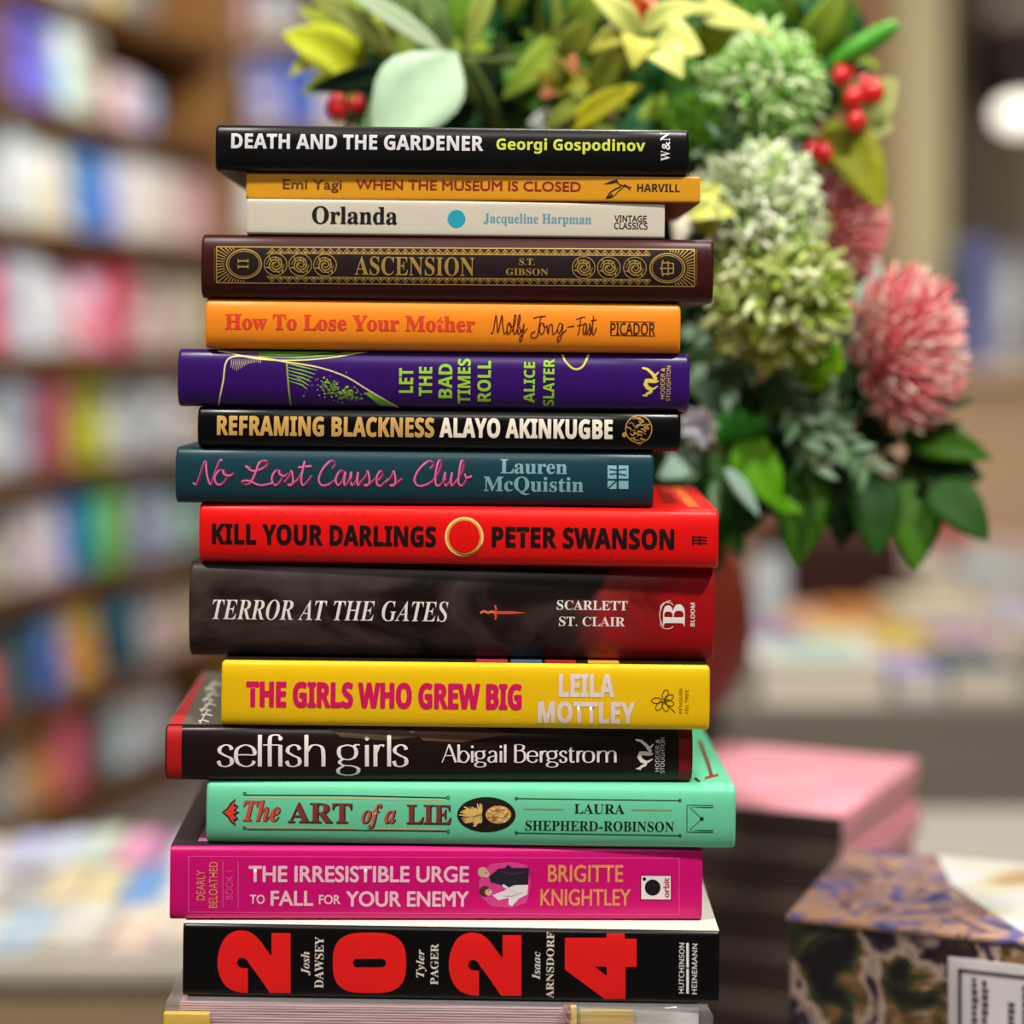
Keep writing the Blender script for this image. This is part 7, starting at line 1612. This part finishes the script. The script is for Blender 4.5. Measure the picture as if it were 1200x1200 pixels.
def sprig(name, label, cat, leaves, rgbs, join, group=None, stem_r=0.0013, stem_mat=None, bow=None, shape=0.85, berries=None, pw=0.75):
    """leaves: (base, tip, width[, colour index, bend, fold, facing]); join: where the main stem ends"""
    b0 = stem_base()
    o = thing(name, label, cat, b0, 0, group)
    q = MB()
    join = Vector(join)
    bow = Vector(bow) if bow is not None else Vector(((join.x - b0.x) * -0.12, 0.02, 0.02))
    q.tube([p - b0 for p in curve3(b0, join, bow, 12)], stem_r, 6)
    f = MB()
    for lf in leaves:
        ba, ti, w = Vector(lf[0]), Vector(lf[1]), lf[2]
        ci = lf[3] if len(lf) > 3 else 0
        bend = lf[4] if len(lf) > 4 else 0.10
        fold = lf[5] if len(lf) > 5 else 0.18
        fc = lf[6] if len(lf) > 6 else (0, -1, 0.3)
        leaf(f, ba - b0, ti - b0, w, fc, bend, fold, ci, shape=shape, pw=pw)
        if (ba - join).length > 0.004:
            q.tube([p - b0 for p in curve3(join, ba, Vector((0, 0.004, -0.004)), 5)], stem_r * 0.7, 5)
    q.build('stem', [stem_mat or STEM], o)
    if leaves:
        f.build('foliage', [gm(c) for c in rgbs], o)
    if berries:
        berry_set(o, b0, berries, join)
    return o


BERRY = mat((206, 26, 34), 0.25, 0.5, 0.12, 40)


def berry_set(o, b0, bs, join):
    q = MB()
    for p, r in bs:
        p = Vector(p)
        q.tube([v - b0 for v in curve3(Vector(join), p - Vector((0, 0, r * 0.6)), Vector((0, 0.003, -0.004)), 6)], 0.0007, 5)
        for k in range(5):
            a = 2 * PI * k / 5
            c = p - Vector((0, 0, r * 0.75))
            leaf(q, c - b0, c - b0 + Vector((r * 0.9 * math.cos(a), r * 0.9 * math.sin(a), r * 0.15)), r * 0.7, (0, 0, 1), 0.1, 0.1)
    q.build('berry_stalks', [gm((112, 120, 50))], o)
    for p, r in bs:
        m = MB()
        bm = bmesh.new()
        bmesh.ops.create_icosphere(bm, subdivisions=2, radius=r)
        for v in bm.verts:
            v.co.z *= 1.15
            if v.co.z > r * 0.8:
                v.co.z += (v.co.z - r * 0.8) * 0.9
        m.bm(bm, 0, None, True)
        ob = m.build('berry', [BERRY], o)
        ob.location = Vector(p) - b0


def px(x, y, d=1.16):
    return W(x, y, d)


PXM = 1.16 / FPX      # metres per pixel at the middle of the bouquet

# ---- big named leaves at the upper left
sprig('leafy_branch', 'stem with two broad pale grey-green leaves drooping right above the black top book', 'leafy branch',
      [(px(534, 62, 1.1), px(434, 190, 1.07), 98 * PXM, 0, 0.04, 0.38), (px(512, 74, 1.11), px(416, 166, 1.1), 44 * PXM, 1, 0.08, 0.2)], [(160, 188, 158), (112, 148, 92)], px(535, 62, 1.11), shape=0.85, pw=1.25)
sprig('leafy_branch', 'stem with long olive and grey-green strap leaves reaching to the upper left', 'leafy branch',
      [(px(468, 66, 1.13), px(352, -16, 1.12), 30 * PXM, 0, 0.06, 0.25), (px(520, 62, 1.12), px(400, -16, 1.12), 24 * PXM, 1, 0.05, 0.3), (px(522, 58, 1.14), px(430, -24, 1.14), 44 * PXM, 2, 0.06, 0.2), (px(528, 56, 1.13), px(492, -20, 1.14), 34 * PXM, 2, 0.05, 0.2)],
      [(126, 134, 62), (166, 186, 150), (84, 110, 54)], px(532, 72, 1.13))
sprig('leafy_branch', 'stem with curled lime yellow leaves at the left edge of the bouquet', 'leafy branch',
      [(px(432, 100, 1.16), px(332, 38, 1.15), 62 * PXM, 0, 0.18, 0.5), (px(425, 95, 1.18), px(352, 110, 1.17), 34 * PXM, 1, 0.2, 0.4), (px(462, 62, 1.17), px(415, 20, 1.16), 40 * PXM, 0, 0.12, 0.4), (px(400, 60, 1.17), px(338, 90, 1.15), 26 * PXM, 2, 0.2, 0.3), (px(430, 70, 1.18), px(350, 8, 1.17), 34 * PXM, 1, 0.1, 0.3)],
      [(176, 184, 34), (140, 152, 40), (196, 206, 96)], px(452, 92, 1.18))
sprig('leafy_branch', 'stem with one dark green pointed leaf over the left end of the black top book', 'leafy branch',
      [(px(480, 74, 1.13), px(362, 104, 1.12), 34 * PXM, 0, 0.05, 0.35, (0, -0.8, -0.4)), (px(478, 78, 1.15), px(400, 150, 1.14), 30 * PXM, 0, 0.08, 0.3)], [(30, 52, 34)], px(500, 90, 1.15))
sprig('berry_branch', 'stem of red and pinkish berries peeping over the left end of the black top book', 'berry branch',
      [(px(440, 132, 1.15), px(398, 100, 1.14), 26 * PXM, 0)], [(150, 160, 90)], px(440, 140, 1.15),
      berries=[(px(395, 127, 1.13), 0.0065), (px(420, 124, 1.14), 0.005), (px(461, 139, 1.12), 0.0045), (px(500, 143, 1.13), 0.0042), (px(447, 82, 1.15), 0.0042)])
# ---- centre top
sprig('leafy_branch', 'stem with broad blackish green leaves at the top centre of the bouquet', 'leafy branch',
      [(px(592, 150, 1.17), px(556, 22, 1.16), 48 * PXM, 0, 0.05, 0.2), (px(566, 36, 1.17), px(640, 26, 1.16), 34 * PXM, 0, 0.15, 0.3, (0, -0.7, -0.7)), (px(545, 150, 1.18), px(538, 80, 1.17), 34 * PXM, 0), (px(700, 96, 1.2), px(786, 64, 1.2), 46 * PXM, 0)],
      [(28, 54, 30)], px(585, 160, 1.18))
sprig('leafy_branch', 'stem with smaller blue-green leaves at the top centre of the bouquet', 'leafy branch',
      [(px(580, 70, 1.2), px(545, 12, 1.2), 30 * PXM, 0), (px(600, 90, 1.2), px(570, 42, 1.2), 30 * PXM, 0), (px(605, 130, 1.2), px(580, 82, 1.2), 26 * PXM, 1), (px(620, 100, 1.2), px(636, 44, 1.2), 26 * PXM, 0), (px(618, 140, 1.2), px(632, 92, 1.2), 26 * PXM, 1), (px(650, 150, 1.2), px(615, 120, 1.2), 24 * PXM, 0),
       (px(780, 110, 1.2), px(812, 70, 1.2), 30 * PXM, 1), (px(760, 150, 1.2), px(776, 96, 1.2), 24 * PXM, 0), (px(880, 70, 1.2), px(858, 30, 1.2), 28 * PXM, 1)],
      [(70, 140, 104), (16, 92, 54)], px(612, 150, 1.2))
sprig('leafy_branch', 'tall stem with upright bright green blades at the top centre', 'leafy branch',
      [(px(545, 55, 1.12), px(538, -30, 1.12), 34 * PXM, 0, 0.04, 0.3), (px(548, 62, 1.12), px(578, -30, 1.11), 26 * PXM, 1, 0.03, 0.4), (px(640, 70, 1.16), px(646, -30, 1.15), 30 * PXM, 2, 0.03, 0.4), (px(676, 60, 1.17), px(690, -20, 1.16), 26 * PXM, 1, 0.03, 0.2)],
      [(94, 134, 28), (164, 182, 84), (128, 140, 50)], px(550, 70, 1.12), stem_r=0.003, shape=1.1)
for i, (x, y, lab) in enumerate(((660, 92, 'half open olive flower with reddish edged petals at the top centre'), (752, 14, 'reddish orange flower at the top edge of the bouquet'))):
    c = px(x, y, 1.13)
    lv = []
    for k in range(7):
        a = 2 * PI * k / 7 + 0.3
        r = (36, 30)[i] * PXM
        lv.append((c + Vector((0, 0, -0.006)), c + Vector((r * math.cos(a), -0.008 + 0.01 * math.sin(a * 2), r * math.sin(a) * 0.8)), 26 * PXM, k % 3, 0.15, 0.4))
    sprig('open_flower', lab, 'flower', lv, [[(132, 130, 30), (196, 120, 84), (150, 150, 60)], [(206, 84, 50), (226, 150, 130), (222, 110, 60)]][i], c + Vector((0, 0.01, -0.02)), shape=0.7)
sprig('leafy_branch', 'stem with upright olive leaves beside the half open olive flower', 'leafy branch',
      [(px(690, 122, 1.13), px(748, 20, 1.12), 36 * PXM, 0, 0.06, 0.2), (px(668, 152, 1.12), px(752, 100, 1.11), 30 * PXM, 1, 0.12, 0.35), (px(664, 72, 1.14), px(690, 22, 1.13), 40 * PXM, 0, 0.05, 0.2), (px(640, 150, 1.12), px(690, 116, 1.12), 22 * PXM, 0)],
      [(112, 122, 34), (182, 178, 26)], px(682, 150, 1.13))
sprig('curly_flower', 'pale chartreuse flower with curling strap petals above the right end of the black top book', 'flower',
      [(px(746, 46, 1.12), px(690, -10, 1.11), 34 * PXM, 0, 0.2, 0.3), (px(752, 36, 1.11), px(830, 8, 1.1), 30 * PXM, 0, 0.25, 0.3), (px(750, 46, 1.1), px(742, 80, 1.08), 40 * PXM, 1, 0.15, 0.4), (px(766, 56, 1.1), px(824, 62, 1.08), 58 * PXM, 0, 0.18, 0.25),
       (px(770, 62, 1.09), px(800, 92, 1.07), 40 * PXM, 0, 0.2, 0.3), (px(735, 40, 1.12), px(690, 62, 1.11), 28 * PXM, 1, 0.2, 0.3), (px(826, 24, 1.12), px(908, 44, 1.11), 24 * PXM, 0, 0.2, 0.2), (px(806, 46, 1.13), px(864, 34, 1.12), 40 * PXM, 2, 0.2, 0.3, (0, -0.6, -0.6)), (px(812, 14, 1.13), px(872, 18, 1.12), 22 * PXM, 0, 0.25, 0.3)],
      [(200, 206, 116), (168, 166, 62), (140, 148, 26)], px(756, 60, 1.13), shape=0.7)
sprig('curly_flower', 'small chartreuse flower at the right end of the ochre book', 'flower',
      [(px(812, 248, 1.12), px(846, 214, 1.11), 34 * PXM, 0, 0.2, 0.4), (px(808, 252, 1.12), px(862, 252, 1.1), 34 * PXM, 0, 0.2, 0.4), (px(808, 256, 1.12), px(852, 278, 1.11), 30 * PXM, 1, 0.2, 0.4), (px(806, 250, 1.12), px(792, 290, 1.11), 28 * PXM, 2, 0.2, 0.3), (px(806, 245, 1.12), px(820, 208, 1.12), 26 * PXM, 1, 0.2, 0.3)],
      [(214, 218, 110), (164, 164, 36), (196, 190, 170)], px(806, 262, 1.13), shape=0.7)
sprig('leafy_branch', 'stem with wide lime and olive leaves right of the bouquet, near the red berries', 'leafy branch',
      [(px(972, 142, 1.17), px(1034, 246, 1.15), 62 * PXM, 0, 0.08, 0.3), (px(1000, 150, 1.19), px(1050, 92, 1.18), 54 * PXM, 1, 0.1, 0.2), (px(1002, 152, 1.19), px(1046, 150, 1.18), 40 * PXM, 1, 0.1, 0.2)], [(136, 140, 18), (196, 206, 122)], px(975, 150, 1.18), shape=0.75)
sprig('berry_branch', 'stem of bright red berries at the right side of the bouquet below the green bud', 'berry branch', [], [], px(990, 140, 1.17),
      berries=[(px(985, 90, 1.16), 0.0055), (px(1000, 116, 1.15), 0.0062), (px(1023, 109, 1.15), 0.0066), (px(1003, 143, 1.15), 0.006), (px(994, 84, 1.17), 0.005), (px(1012, 100, 1.17), 0.0048)])
sprig('berry_branch', 'stem with two red berries between the two whitish spidery flowers', 'berry branch', [], [], px(960, 190, 1.17), berries=[(px(949, 178, 1.15), 0.006), (px(964, 181, 1.15), 0.006)])
sprig('berry_branch', 'stem with one red berry beside the large pink flower', 'berry branch', [], [], px(982, 372, 1.16), berries=[(px(985, 352, 1.14), 0.007), (px(992, 360, 1.16), 0.005)])
# ---- lily bud
b0 = stem_base()
o = thing('lily_bud', 'plump bright green lily bud pointing to the upper right', 'flower bud', b0)
a, e = px(974, 76, 1.17), px(1052, 28, 1.16)
q = MB()
n = 14
q.tube([a.lerp(e, i / n) - b0 for i in range(n + 1)], [0.0068 * max(0.12, math.sin(PI * (0.10 + 0.82 * i / n)) ** 0.6) for i in range(n + 1)], 12)
q.build('bud', [mat((70, 152, 34), 0.35, 0.4, 0.12, 60)], o)
q = MB()
q.tube([p - b0 for p in curve3(b0, a, Vector((-0.01, 0.02, 0.03)), 12)], 0.0016, 6)
q.build('stem', [STEM], o)


# ---- blooms
def petal_tube(q, p0, d0, d1, ln, r, mi, n=6):
    """thin curved floret from p0, starting along d0 and turning towards d1"""
    pts = [p0]
    for i in range(n):
        t = (i + 0.5) / n
        pts.append(pts[-1] + (d0 * (1 - t) + d1 * t).normalized() * ln / n)
    q.tube(pts, [r * (0.75 + 0.5 * math.sin(PI * i / n)) if i < n else r * 0.9 for i in range(n + 1)], 4, mi)


def spider(label, c, R, rgbs, axis=(-0.2, -1, 0.25), count=330, squash=1.0, group=None, curl=0.9):
    b0 = stem_base()
    o = thing('spider_flower', label, 'flower', b0, 0, group)
    ax = Vector(axis).normalized()
    c = Vector(c)
    q = MB()
    q.ball(c - b0, R * 0.34, 0, 2)
    q.build('flower_heart', [gm(rgbs[0])], o)
    q = MB()
    for i in range(count):
        z = 1 - 1.45 * (i + 0.5) / count
        a = i * 2.39996
        rr = math.sqrt(max(0, 1 - z * z))
        s = ax.cross(Vector((0, 0, 1))).normalized()
        u = s.cross(ax)
        d = (ax * z + s * rr * math.cos(a) + u * rr * math.sin(a)).normalized()
        d = (d + Vector((rF.gauss(0, 0.16), rF.gauss(0, 0.16), rF.gauss(0, 0.16)))).normalized()
        tan = Vector((rF.gauss(0, 1), rF.gauss(0, 1), rF.gauss(0, 1)))
        tan = (tan - d * tan.dot(d)).normalized()
        d1 = (d * 0.35 + tan * curl + ax * 0.35).normalized()
        petal_tube(q, c - b0 + d * R * 0.25, d, d1, R * rF.uniform(0.7, 1.05), R * 0.046, rF.choice([0, 1, 1, 2]))
    q.build('petals', [gm(x) for x in rgbs], o)
    q = MB()
    q.tube([p - b0 for p in curve3(b0, c + Vector((0, 0.012, -0.012)), Vector((0, 0.03, 0.01)), 10)], 0.002, 6)
    q.build('stem', [STEM], o)
    return o


spider('pale green spidery flower, highest of the three at the right of the stack', px(892, 104, 1.15), 70 * PXM, [(140, 196, 86), (190, 224, 150), (224, 240, 196)])
spider('whitish spidery flower, middle one of the three at the right of the stack', px(888, 248, 1.13), 72 * PXM, [(172, 200, 120), (222, 234, 196), (240, 246, 222)], count=360)
spider('creamy green spidery flower, lowest and largest of the three at the right of the stack', px(908, 348, 1.13), 80 * PXM, [(140, 164, 50), (196, 210, 128), (232, 238, 190)], axis=(0.1, -1, -0.1), count=380)


def pincushion(label, c, rx, rz, tiltv, dark=False):
    """dome of stiff curved pink styles over a cone"""
    b0 = stem_base()
    o = thing('pincushion_flower', label, 'flower', b0)
    c = Vector(c)
    q = MB()
    q.ball(c - b0, 1.0, 0, 2, (rx * 0.55, rx * 0.5, rz * 0.55))
    q.build('flower_heart', [gm((226, 96, 104))], o)
    q = MB()
    n = 420
    ax = Vector(tiltv).normalized()
    for i in range(n):
        z = 1 - 1.75 * (i + 0.5) / n
        a = i * 2.39996
        rr = math.sqrt(max(0, 1 - z * z))
        s = ax.cross(Vector((0.2, 0, 1))).normalized()
        u = s.cross(ax)
        d = (ax * z + s * rr * math.cos(a) + u * rr * math.sin(a)).normalized()
        p0 = c - b0 + Vector((d.x * rx * 0.45, d.y * rx * 0.45, d.z * rz * 0.45))
        d1 = (d * 0.7 + ax * 0.9 + Vector((rF.gauss(0, 0.22), rF.gauss(0, 0.22), rF.gauss(0, 0.22)))).normalized()
        ln = (abs(d.x) * rx + abs(d.z) * rz + abs(d.y) * rx) / (abs(d.x) + abs(d.y) + abs(d.z)) * rF.uniform(0.5, 0.68)
        petal_tube(q, p0, d, d1, ln, rx * 0.028, rF.choice([0, 0, 1, 1, 2]), n=5)
    q.build('styles', [gm((232, 120, 128)), gm((246, 176, 174)), gm((254, 220, 210))], o)
    q = MB()
    q.tube([p - b0 for p in curve3(b0, c + Vector((-0.01, 0.01, -rz * 0.5)), Vector((0, 0.03, -0.02)), 10)], 0.0025, 6)
    q.build('stem', [STEM_D], o)


pincushion('large pink pincushion flower at the far right of the bouquet', px(1057, 412, 1.16), 70 * PXM, 104 * PXM, (0.55, -0.6, 0.35))
pincushion('pink pincushion flower between the whitish spidery flower and the olive leaf', px(982, 266, 1.18), 58 * PXM, 70 * PXM, (0.5, -0.6, 0.3))
pincushion('pink pincushion flower cut by the top edge of the picture', px(925, -12, 1.2), 44 * PXM, 36 * PXM, (0.1, -0.6, 0.6))


def fuzz(label, c, R, rgb):
    b0 = stem_base()
    o = thing('fuzzy_flower', label, 'flower', b0)
    c = Vector(c)
    q = MB()
    q.ball(c - b0, R * 0.72, 0, 2)
    for i in range(420):
        z = 1 - 2 * (i + 0.5) / 420
        a = i * 2.39996
        rr = math.sqrt(max(0, 1 - z * z))
        d = Vector((rr * math.cos(a), rr * math.sin(a), z))
        d1 = (d + Vector((rF.gauss(0, 0.5), rF.gauss(0, 0.5), rF.gauss(0, 0.5)))).normalized()
        petal_tube(q, c - b0 + d * R * 0.66, d, d1, R * rF.uniform(0.3, 0.42), R * 0.035, rF.choice([0, 0, 1]), n=3)
    q.build('flower_head', [gm(rgb), gm(tuple(min(255, int(v * 1.25 + 12)) for v in rgb))], o)
    q = MB()
    q.tube([p - b0 for p in curve3(b0, c - Vector((0, -0.006, R * 0.6)), Vector((0, 0.02, 0)), 10)], 0.0016, 6)
    q.build('stem', [STEM], o)


fuzz('round fuzzy green flower behind the right end of the black top book', px(812, 146, 1.14), 38 * PXM, (92, 146, 34))
fuzz('round fuzzy lime flower to the left of the large pink one', px(952, 422, 1.14), 36 * PXM, (116, 168, 20))
# white blossom
c = px(818, 500, 1.13)
lv = []
for k in range(9):
    a = 2 * PI * k / 9
    lv.append((c, c + Vector((24 * PXM * math.cos(a), -0.006 - 0.004 * (k % 2), 26 * PXM * math.sin(a))), 22 * PXM, k % 2, 0.2, 0.3))
sprig('white_flower', 'small white flower beside the right end of the thin black book', 'flower', lv, [(226, 226, 224), (196, 198, 210)], c + Vector((0.004, 0.012, -0.01)), shape=0.65)
c = px(640, 146, 1.16)
lv = []
for k in range(8):
    a = 2 * PI * k / 8
    lv.append((c, c + Vector((22 * PXM * math.cos(a), -0.006, 20 * PXM * math.sin(a))), 20 * PXM, 0, 0.2, 0.3))
sprig('white_flower', 'small white flower just above the middle of the black top book', 'flower', lv, [(226, 232, 230)], c + Vector((0.0, 0.012, -0.01)), shape=0.65)

# ---- bright leaves low in the middle
sprig('leafy_branch', 'stem with bright green leaves to the right of the teal and black books', 'leafy branch',
      [(px(832, 508, 1.15), px(902, 494, 1.14), 40 * PXM, 0, 0.1, 0.2), (px(866, 516, 1.14), px(912, 596, 1.13), 56 * PXM, 1, 0.08, 0.2), (px(870, 516, 1.15), px(900, 540, 1.14), 40 * PXM, 1), (px(842, 470, 1.17), px(800, 440, 1.16), 36 * PXM, 2), (px(850, 485, 1.17), px(818, 452, 1.15), 40 * PXM, 2, 0.1, 0.1), (px(905, 590, 1.14), px(940, 600, 1.13), 20 * PXM, 1)],
      [(40, 120, 20), (96, 164, 14), (120, 158, 128)], px(850, 500, 1.16), shape=0.7)
sprig('leafy_branch', 'stem with narrow silvery leaves beside the teal and red books', 'leafy branch',
      [(px(850, 548, 1.13), px(890, 606, 1.12), 18 * PXM, 0), (px(838, 560, 1.14), px(836, 614, 1.13), 14 * PXM, 1), (px(808, 542, 1.13), px(772, 560, 1.12), 30 * PXM, 0), (px(815, 540, 1.14), px(800, 568, 1.13), 24 * PXM, 1), (px(820, 536, 1.14), px(780, 532, 1.13), 24 * PXM, 0)],
      [(158, 192, 172), (120, 156, 110)], px(826, 530, 1.15), shape=0.8)
# ---- hanging dark leaves at the lower right: one branch with big leaves
DK = [(27, 70, 7), (52, 98, 5), (14, 46, 6)]
sprig('hanging_branch', 'branch of big glossy dark green leaves hanging low at the right of the bouquet', 'branch',
      [(px(948, 546, 1.17), px(930, 664, 1.15), 66 * PXM, 1, 0.06, 0.15), (px(996, 540, 1.18), px(984, 640, 1.16), 64 * PXM, 2, 0.08, 0.15), (px(1022, 550, 1.16), px(1026, 652, 1.14), 62 * PXM, 0, 0.06, 0.15), (px(1070, 560, 1.16), px(1072, 668, 1.14), 64 * PXM, 1, 0.06, 0.15),
       (px(1092, 566, 1.15), px(1158, 634, 1.13), 58 * PXM, 0, 0.08, 0.2), (px(1054, 548, 1.17), px(1152, 560, 1.15), 74 * PXM, 2, 0.08, 0.25), (px(1056, 512, 1.17), px(1162, 538, 1.15), 48 * PXM, 1, 0.14, 0.3), (px(1000, 500, 1.19), px(1056, 520, 1.18), 50 * PXM, 2), (px(1010, 520, 1.2), px(960, 540, 1.19), 50 * PXM, 2), (px(1050, 556, 1.18), px(1090, 610, 1.16), 50 * PXM, 2)],
      DK, px(1030, 520, 1.18), shape=0.72, stem_r=0.0018, stem_mat=STEM_D, bow=(-0.02, 0.03, 0.05))
sprig('hanging_branch', 'short branch of dark leaves beside the right end of the scarlet book', 'branch',
      [(px(858, 560, 1.18), px(836, 642, 1.17), 56 * PXM, 0), (px(884, 560, 1.18), px(868, 630, 1.17), 50 * PXM, 2), (px(912, 520, 1.18), px(908, 606, 1.17), 60 * PXM, 2), (px(900, 500, 1.19), px(950, 560, 1.18), 46 * PXM, 2), (px(895, 480, 1.2), px(930, 430, 1.2), 46 * PXM, 2)],
      DK, px(890, 520, 1.19), shape=0.75, stem_mat=STEM_D, bow=(0, 0.03, 0.04))
sprig('leafy_branch', 'stem with two narrow dark leaves sticking out below the large pink flower', 'leafy branch',
      [(px(1068, 502, 1.16), px(1142, 470, 1.15), 22 * PXM, 0, 0.1, 0.5, (0, -0.7, 0.6)), (px(1066, 500, 1.16), px(1128, 496, 1.15), 16 * PXM, 0, -0.1, 0.4, (0, -0.7, 0.6)), (px(1020, 340, 1.2), px(1066, 314, 1.2), 16 * PXM, 0)], [(48, 78, 34)], px(1040, 505, 1.18))
sprig('leafy_branch', 'stem with small pale blue-green leaves left of the large pink flower', 'leafy branch',
      [(px(985, 400, 1.17), px(1010, 348, 1.16), 30 * PXM, 0), (px(988, 380, 1.18), px(962, 340, 1.18), 26 * PXM, 1), (px(990, 396, 1.17), px(1024, 322, 1.17), 30 * PXM, 0), (px(984, 412, 1.16), px(958, 396, 1.16), 22 * PXM, 1), (px(996, 340, 1.19), px(1030, 300, 1.19), 40 * PXM, 0)],
      [(176, 208, 196), (110, 146, 130)], px(985, 425, 1.18))

# ---- feathery grey-green filler, then the dark mass behind
fill = []
for i, (x, y, ax_, ay) in enumerate(((842, 416, -24, 10), (868, 432, -20, 30), (900, 400, 20, 20), (930, 470, 20, 40), (962, 478, 10, 50), (884, 382, -20, 10), (830, 392, -16, -10), (988, 520, 30, 30), (940, 510, 16, 40), (850, 180, -20, -10), (846, 160, 10, -30), (930, 200, 10, -20), (980, 470, 0, -40))):
    lv = []
    for k in range(11):
        t = k / 10
        bx, by = x - ax_ + 2 * ax_ * t, y - ay + 2 * ay * t
        sgn = 1 if k % 2 else -1
        nx, ny = -ay * sgn, ax_ * sgn
        l = math.hypot(nx, ny) or 1
        s = rF.uniform(16, 26)
        dd = 1.15 + rF.uniform(-0.02, 0.02)
        lv.append((px(bx, by, dd), px(bx + nx / l * s + ax_ * 0.5, by + ny / l * s + ay * 0.5, dd - 0.01), rF.uniform(8, 12) * PXM, k % 2, 0.1, 0.2))
    fill.append(sprig('feathery_sprig', 'feathery grey-green filler sprig tucked in below or between the spidery flowers', 'sprig', lv, [(136, 166, 138), (92, 128, 88)], px(x - ax_, y - ay, 1.16), 'feathery filler sprigs'))
spots = []
for yy in range(-30, 640, 62):
    for xx in range(360, 1020, 66):
        x, y = xx + rF.uniform(-20, 20), yy + rF.uniform(-20, 20)
        # the outline of the bouquet: wide on top, narrowing to the vase
        if y < 170:
            ok = 480 < x < 960
        elif y < 420:
            ok = 690 < x < 970
        else:
            ok = 740 < x < (1000 if y < 560 else 880)
        if ok:
            spots.append((x, y))
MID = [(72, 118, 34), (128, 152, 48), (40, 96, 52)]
layers = [(q[0], q[1], 1) for q in spots]
for yy in (-12, 40, 92, 140):
    for xx in range(480, 960, 64):
        layers.append((xx + rF.uniform(-22, 22), yy + rF.uniform(-16, 16), 0))
bulk = MB()
for x, y, dark in layers:
    big = 1.5 if y < 175 else 1.15
    dd = (1.25 if dark else 1.19) + rF.uniform(-0.03, 0.04)
    c = px(x, y, dd)
    lv = []
    for k in range(9):
        a = rF.uniform(0, 2 * PI)
        off = Vector((math.cos(a), rF.uniform(-0.5, 0.3), math.sin(a)))
        ba = c + off * 0.006 + Vector((0, 0, rF.uniform(-0.012, 0.012)))
        lv.append((ba, ba + off * rF.uniform(0.022, 0.036) * big, rF.uniform(0.010, 0.017) * big, k % 3, 0.12, 0.2, (rF.uniform(-0.4, 0.4), -1, rF.uniform(-0.2, 0.7))))
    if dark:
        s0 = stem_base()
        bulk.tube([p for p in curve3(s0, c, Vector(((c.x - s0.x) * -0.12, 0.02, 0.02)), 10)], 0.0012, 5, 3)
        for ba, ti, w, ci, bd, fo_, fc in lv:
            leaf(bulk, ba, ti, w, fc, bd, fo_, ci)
    else:
        sprig('leafy_sprig', 'sprig of mid green leaves filling the top of the bouquet above the black book', 'sprig', lv, MID, c, 'mid green leaf sprigs on top')

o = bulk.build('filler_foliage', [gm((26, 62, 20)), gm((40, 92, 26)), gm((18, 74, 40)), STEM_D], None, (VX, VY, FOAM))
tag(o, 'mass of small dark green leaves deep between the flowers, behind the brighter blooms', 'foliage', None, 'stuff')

# ------------------------------------------------------------------ light of the shop, plus added fill
wd = bpy.data.worlds.new('ambient_fill')  # dim neutral ambient fill, not a daylight source
SC.world = wd
wd.use_nodes = True
bg = wd.node_tree.nodes['Background']
bg.inputs[0].default_value = (1.0, 0.97, 0.93, 1)
bg.inputs[1].default_value = 0.07


def lamp(name, loc, target, power, size, color=(1, 0.95, 0.88), shape='DISK', spread=None):
    l = bpy.data.lights.new(name, 'AREA')
    l.shape = shape
    l.size = size
    l.energy = power
    l.color = color
    if spread:
        l.spread = math.radians(spread)
    o = bpy.data.objects.new(name, l)
    COL.objects.link(o)
    o.location = loc
    d = Vector(target) - Vector(loc)
    o.rotation_euler = d.to_track_quat('-Z', 'Y').to_euler()
    return o


lamp('ceiling_spot', (0.95, -0.75, 3.12), (0, 0, 1.13), 52, 0.16)
lamp('ceiling_spot', (-0.95, -0.75, 3.12), (0, 0, 1.13), 45, 0.16)
lamp('ceiling_spot', (0.3, 0.9, 3.12), (0.15, 0.3, 1.23), 34, 0.25)
lamp('ceiling_panel_or_fill', (-0.3, 3.4, 3.17), (-0.9, 4.6, 1.13), 100, 0.7, (1, 0.98, 0.95), shape='SQUARE')
lamp('ceiling_panel_or_fill', (1.3, 2.6, 3.17), (1.2, 3.0, 0.63), 30, 0.7, shape='SQUARE')
lamp('ceiling_panel_or_fill', (0.1, -2.0, 3.12), (0.05, 0.1, 1.13), 20, 0.5, shape='SQUARE')  # added fill behind the camera, softens shadows under overhanging spines

# ------------------------------------------------------------------ camera
cd = bpy.data.cameras.new('camera')
cam = bpy.data.objects.new('camera', cd)
COL.objects.link(cam)
cam.location = (0, CAMY, EYE)
cam.rotation_euler = (PI / 2, 0, 0)
cd.sensor_width = 36
cd.lens = 36 * FPX / 1200
cd.shift_x = (600 - CX) / 1200
cd.shift_y = -(600 - CY) / 1200
cd.clip_start = 0.05
cd.dof.use_dof = True
cd.dof.focus_distance = 0.912
cd.dof.aperture_fstop = 70.2 / 25.5
cd.dof.aperture_blades = 0
SC.camera = cam
SC.view_settings.view_transform = 'Standard'
SC.view_settings.look = 'None'
SC.view_settings.gamma = 1
SC.view_settings.exposure = 0.0
SC.view_settings.use_curve_mapping = False
SC.cycles.use_denoising = True
SC.cycles.max_bounces = 8
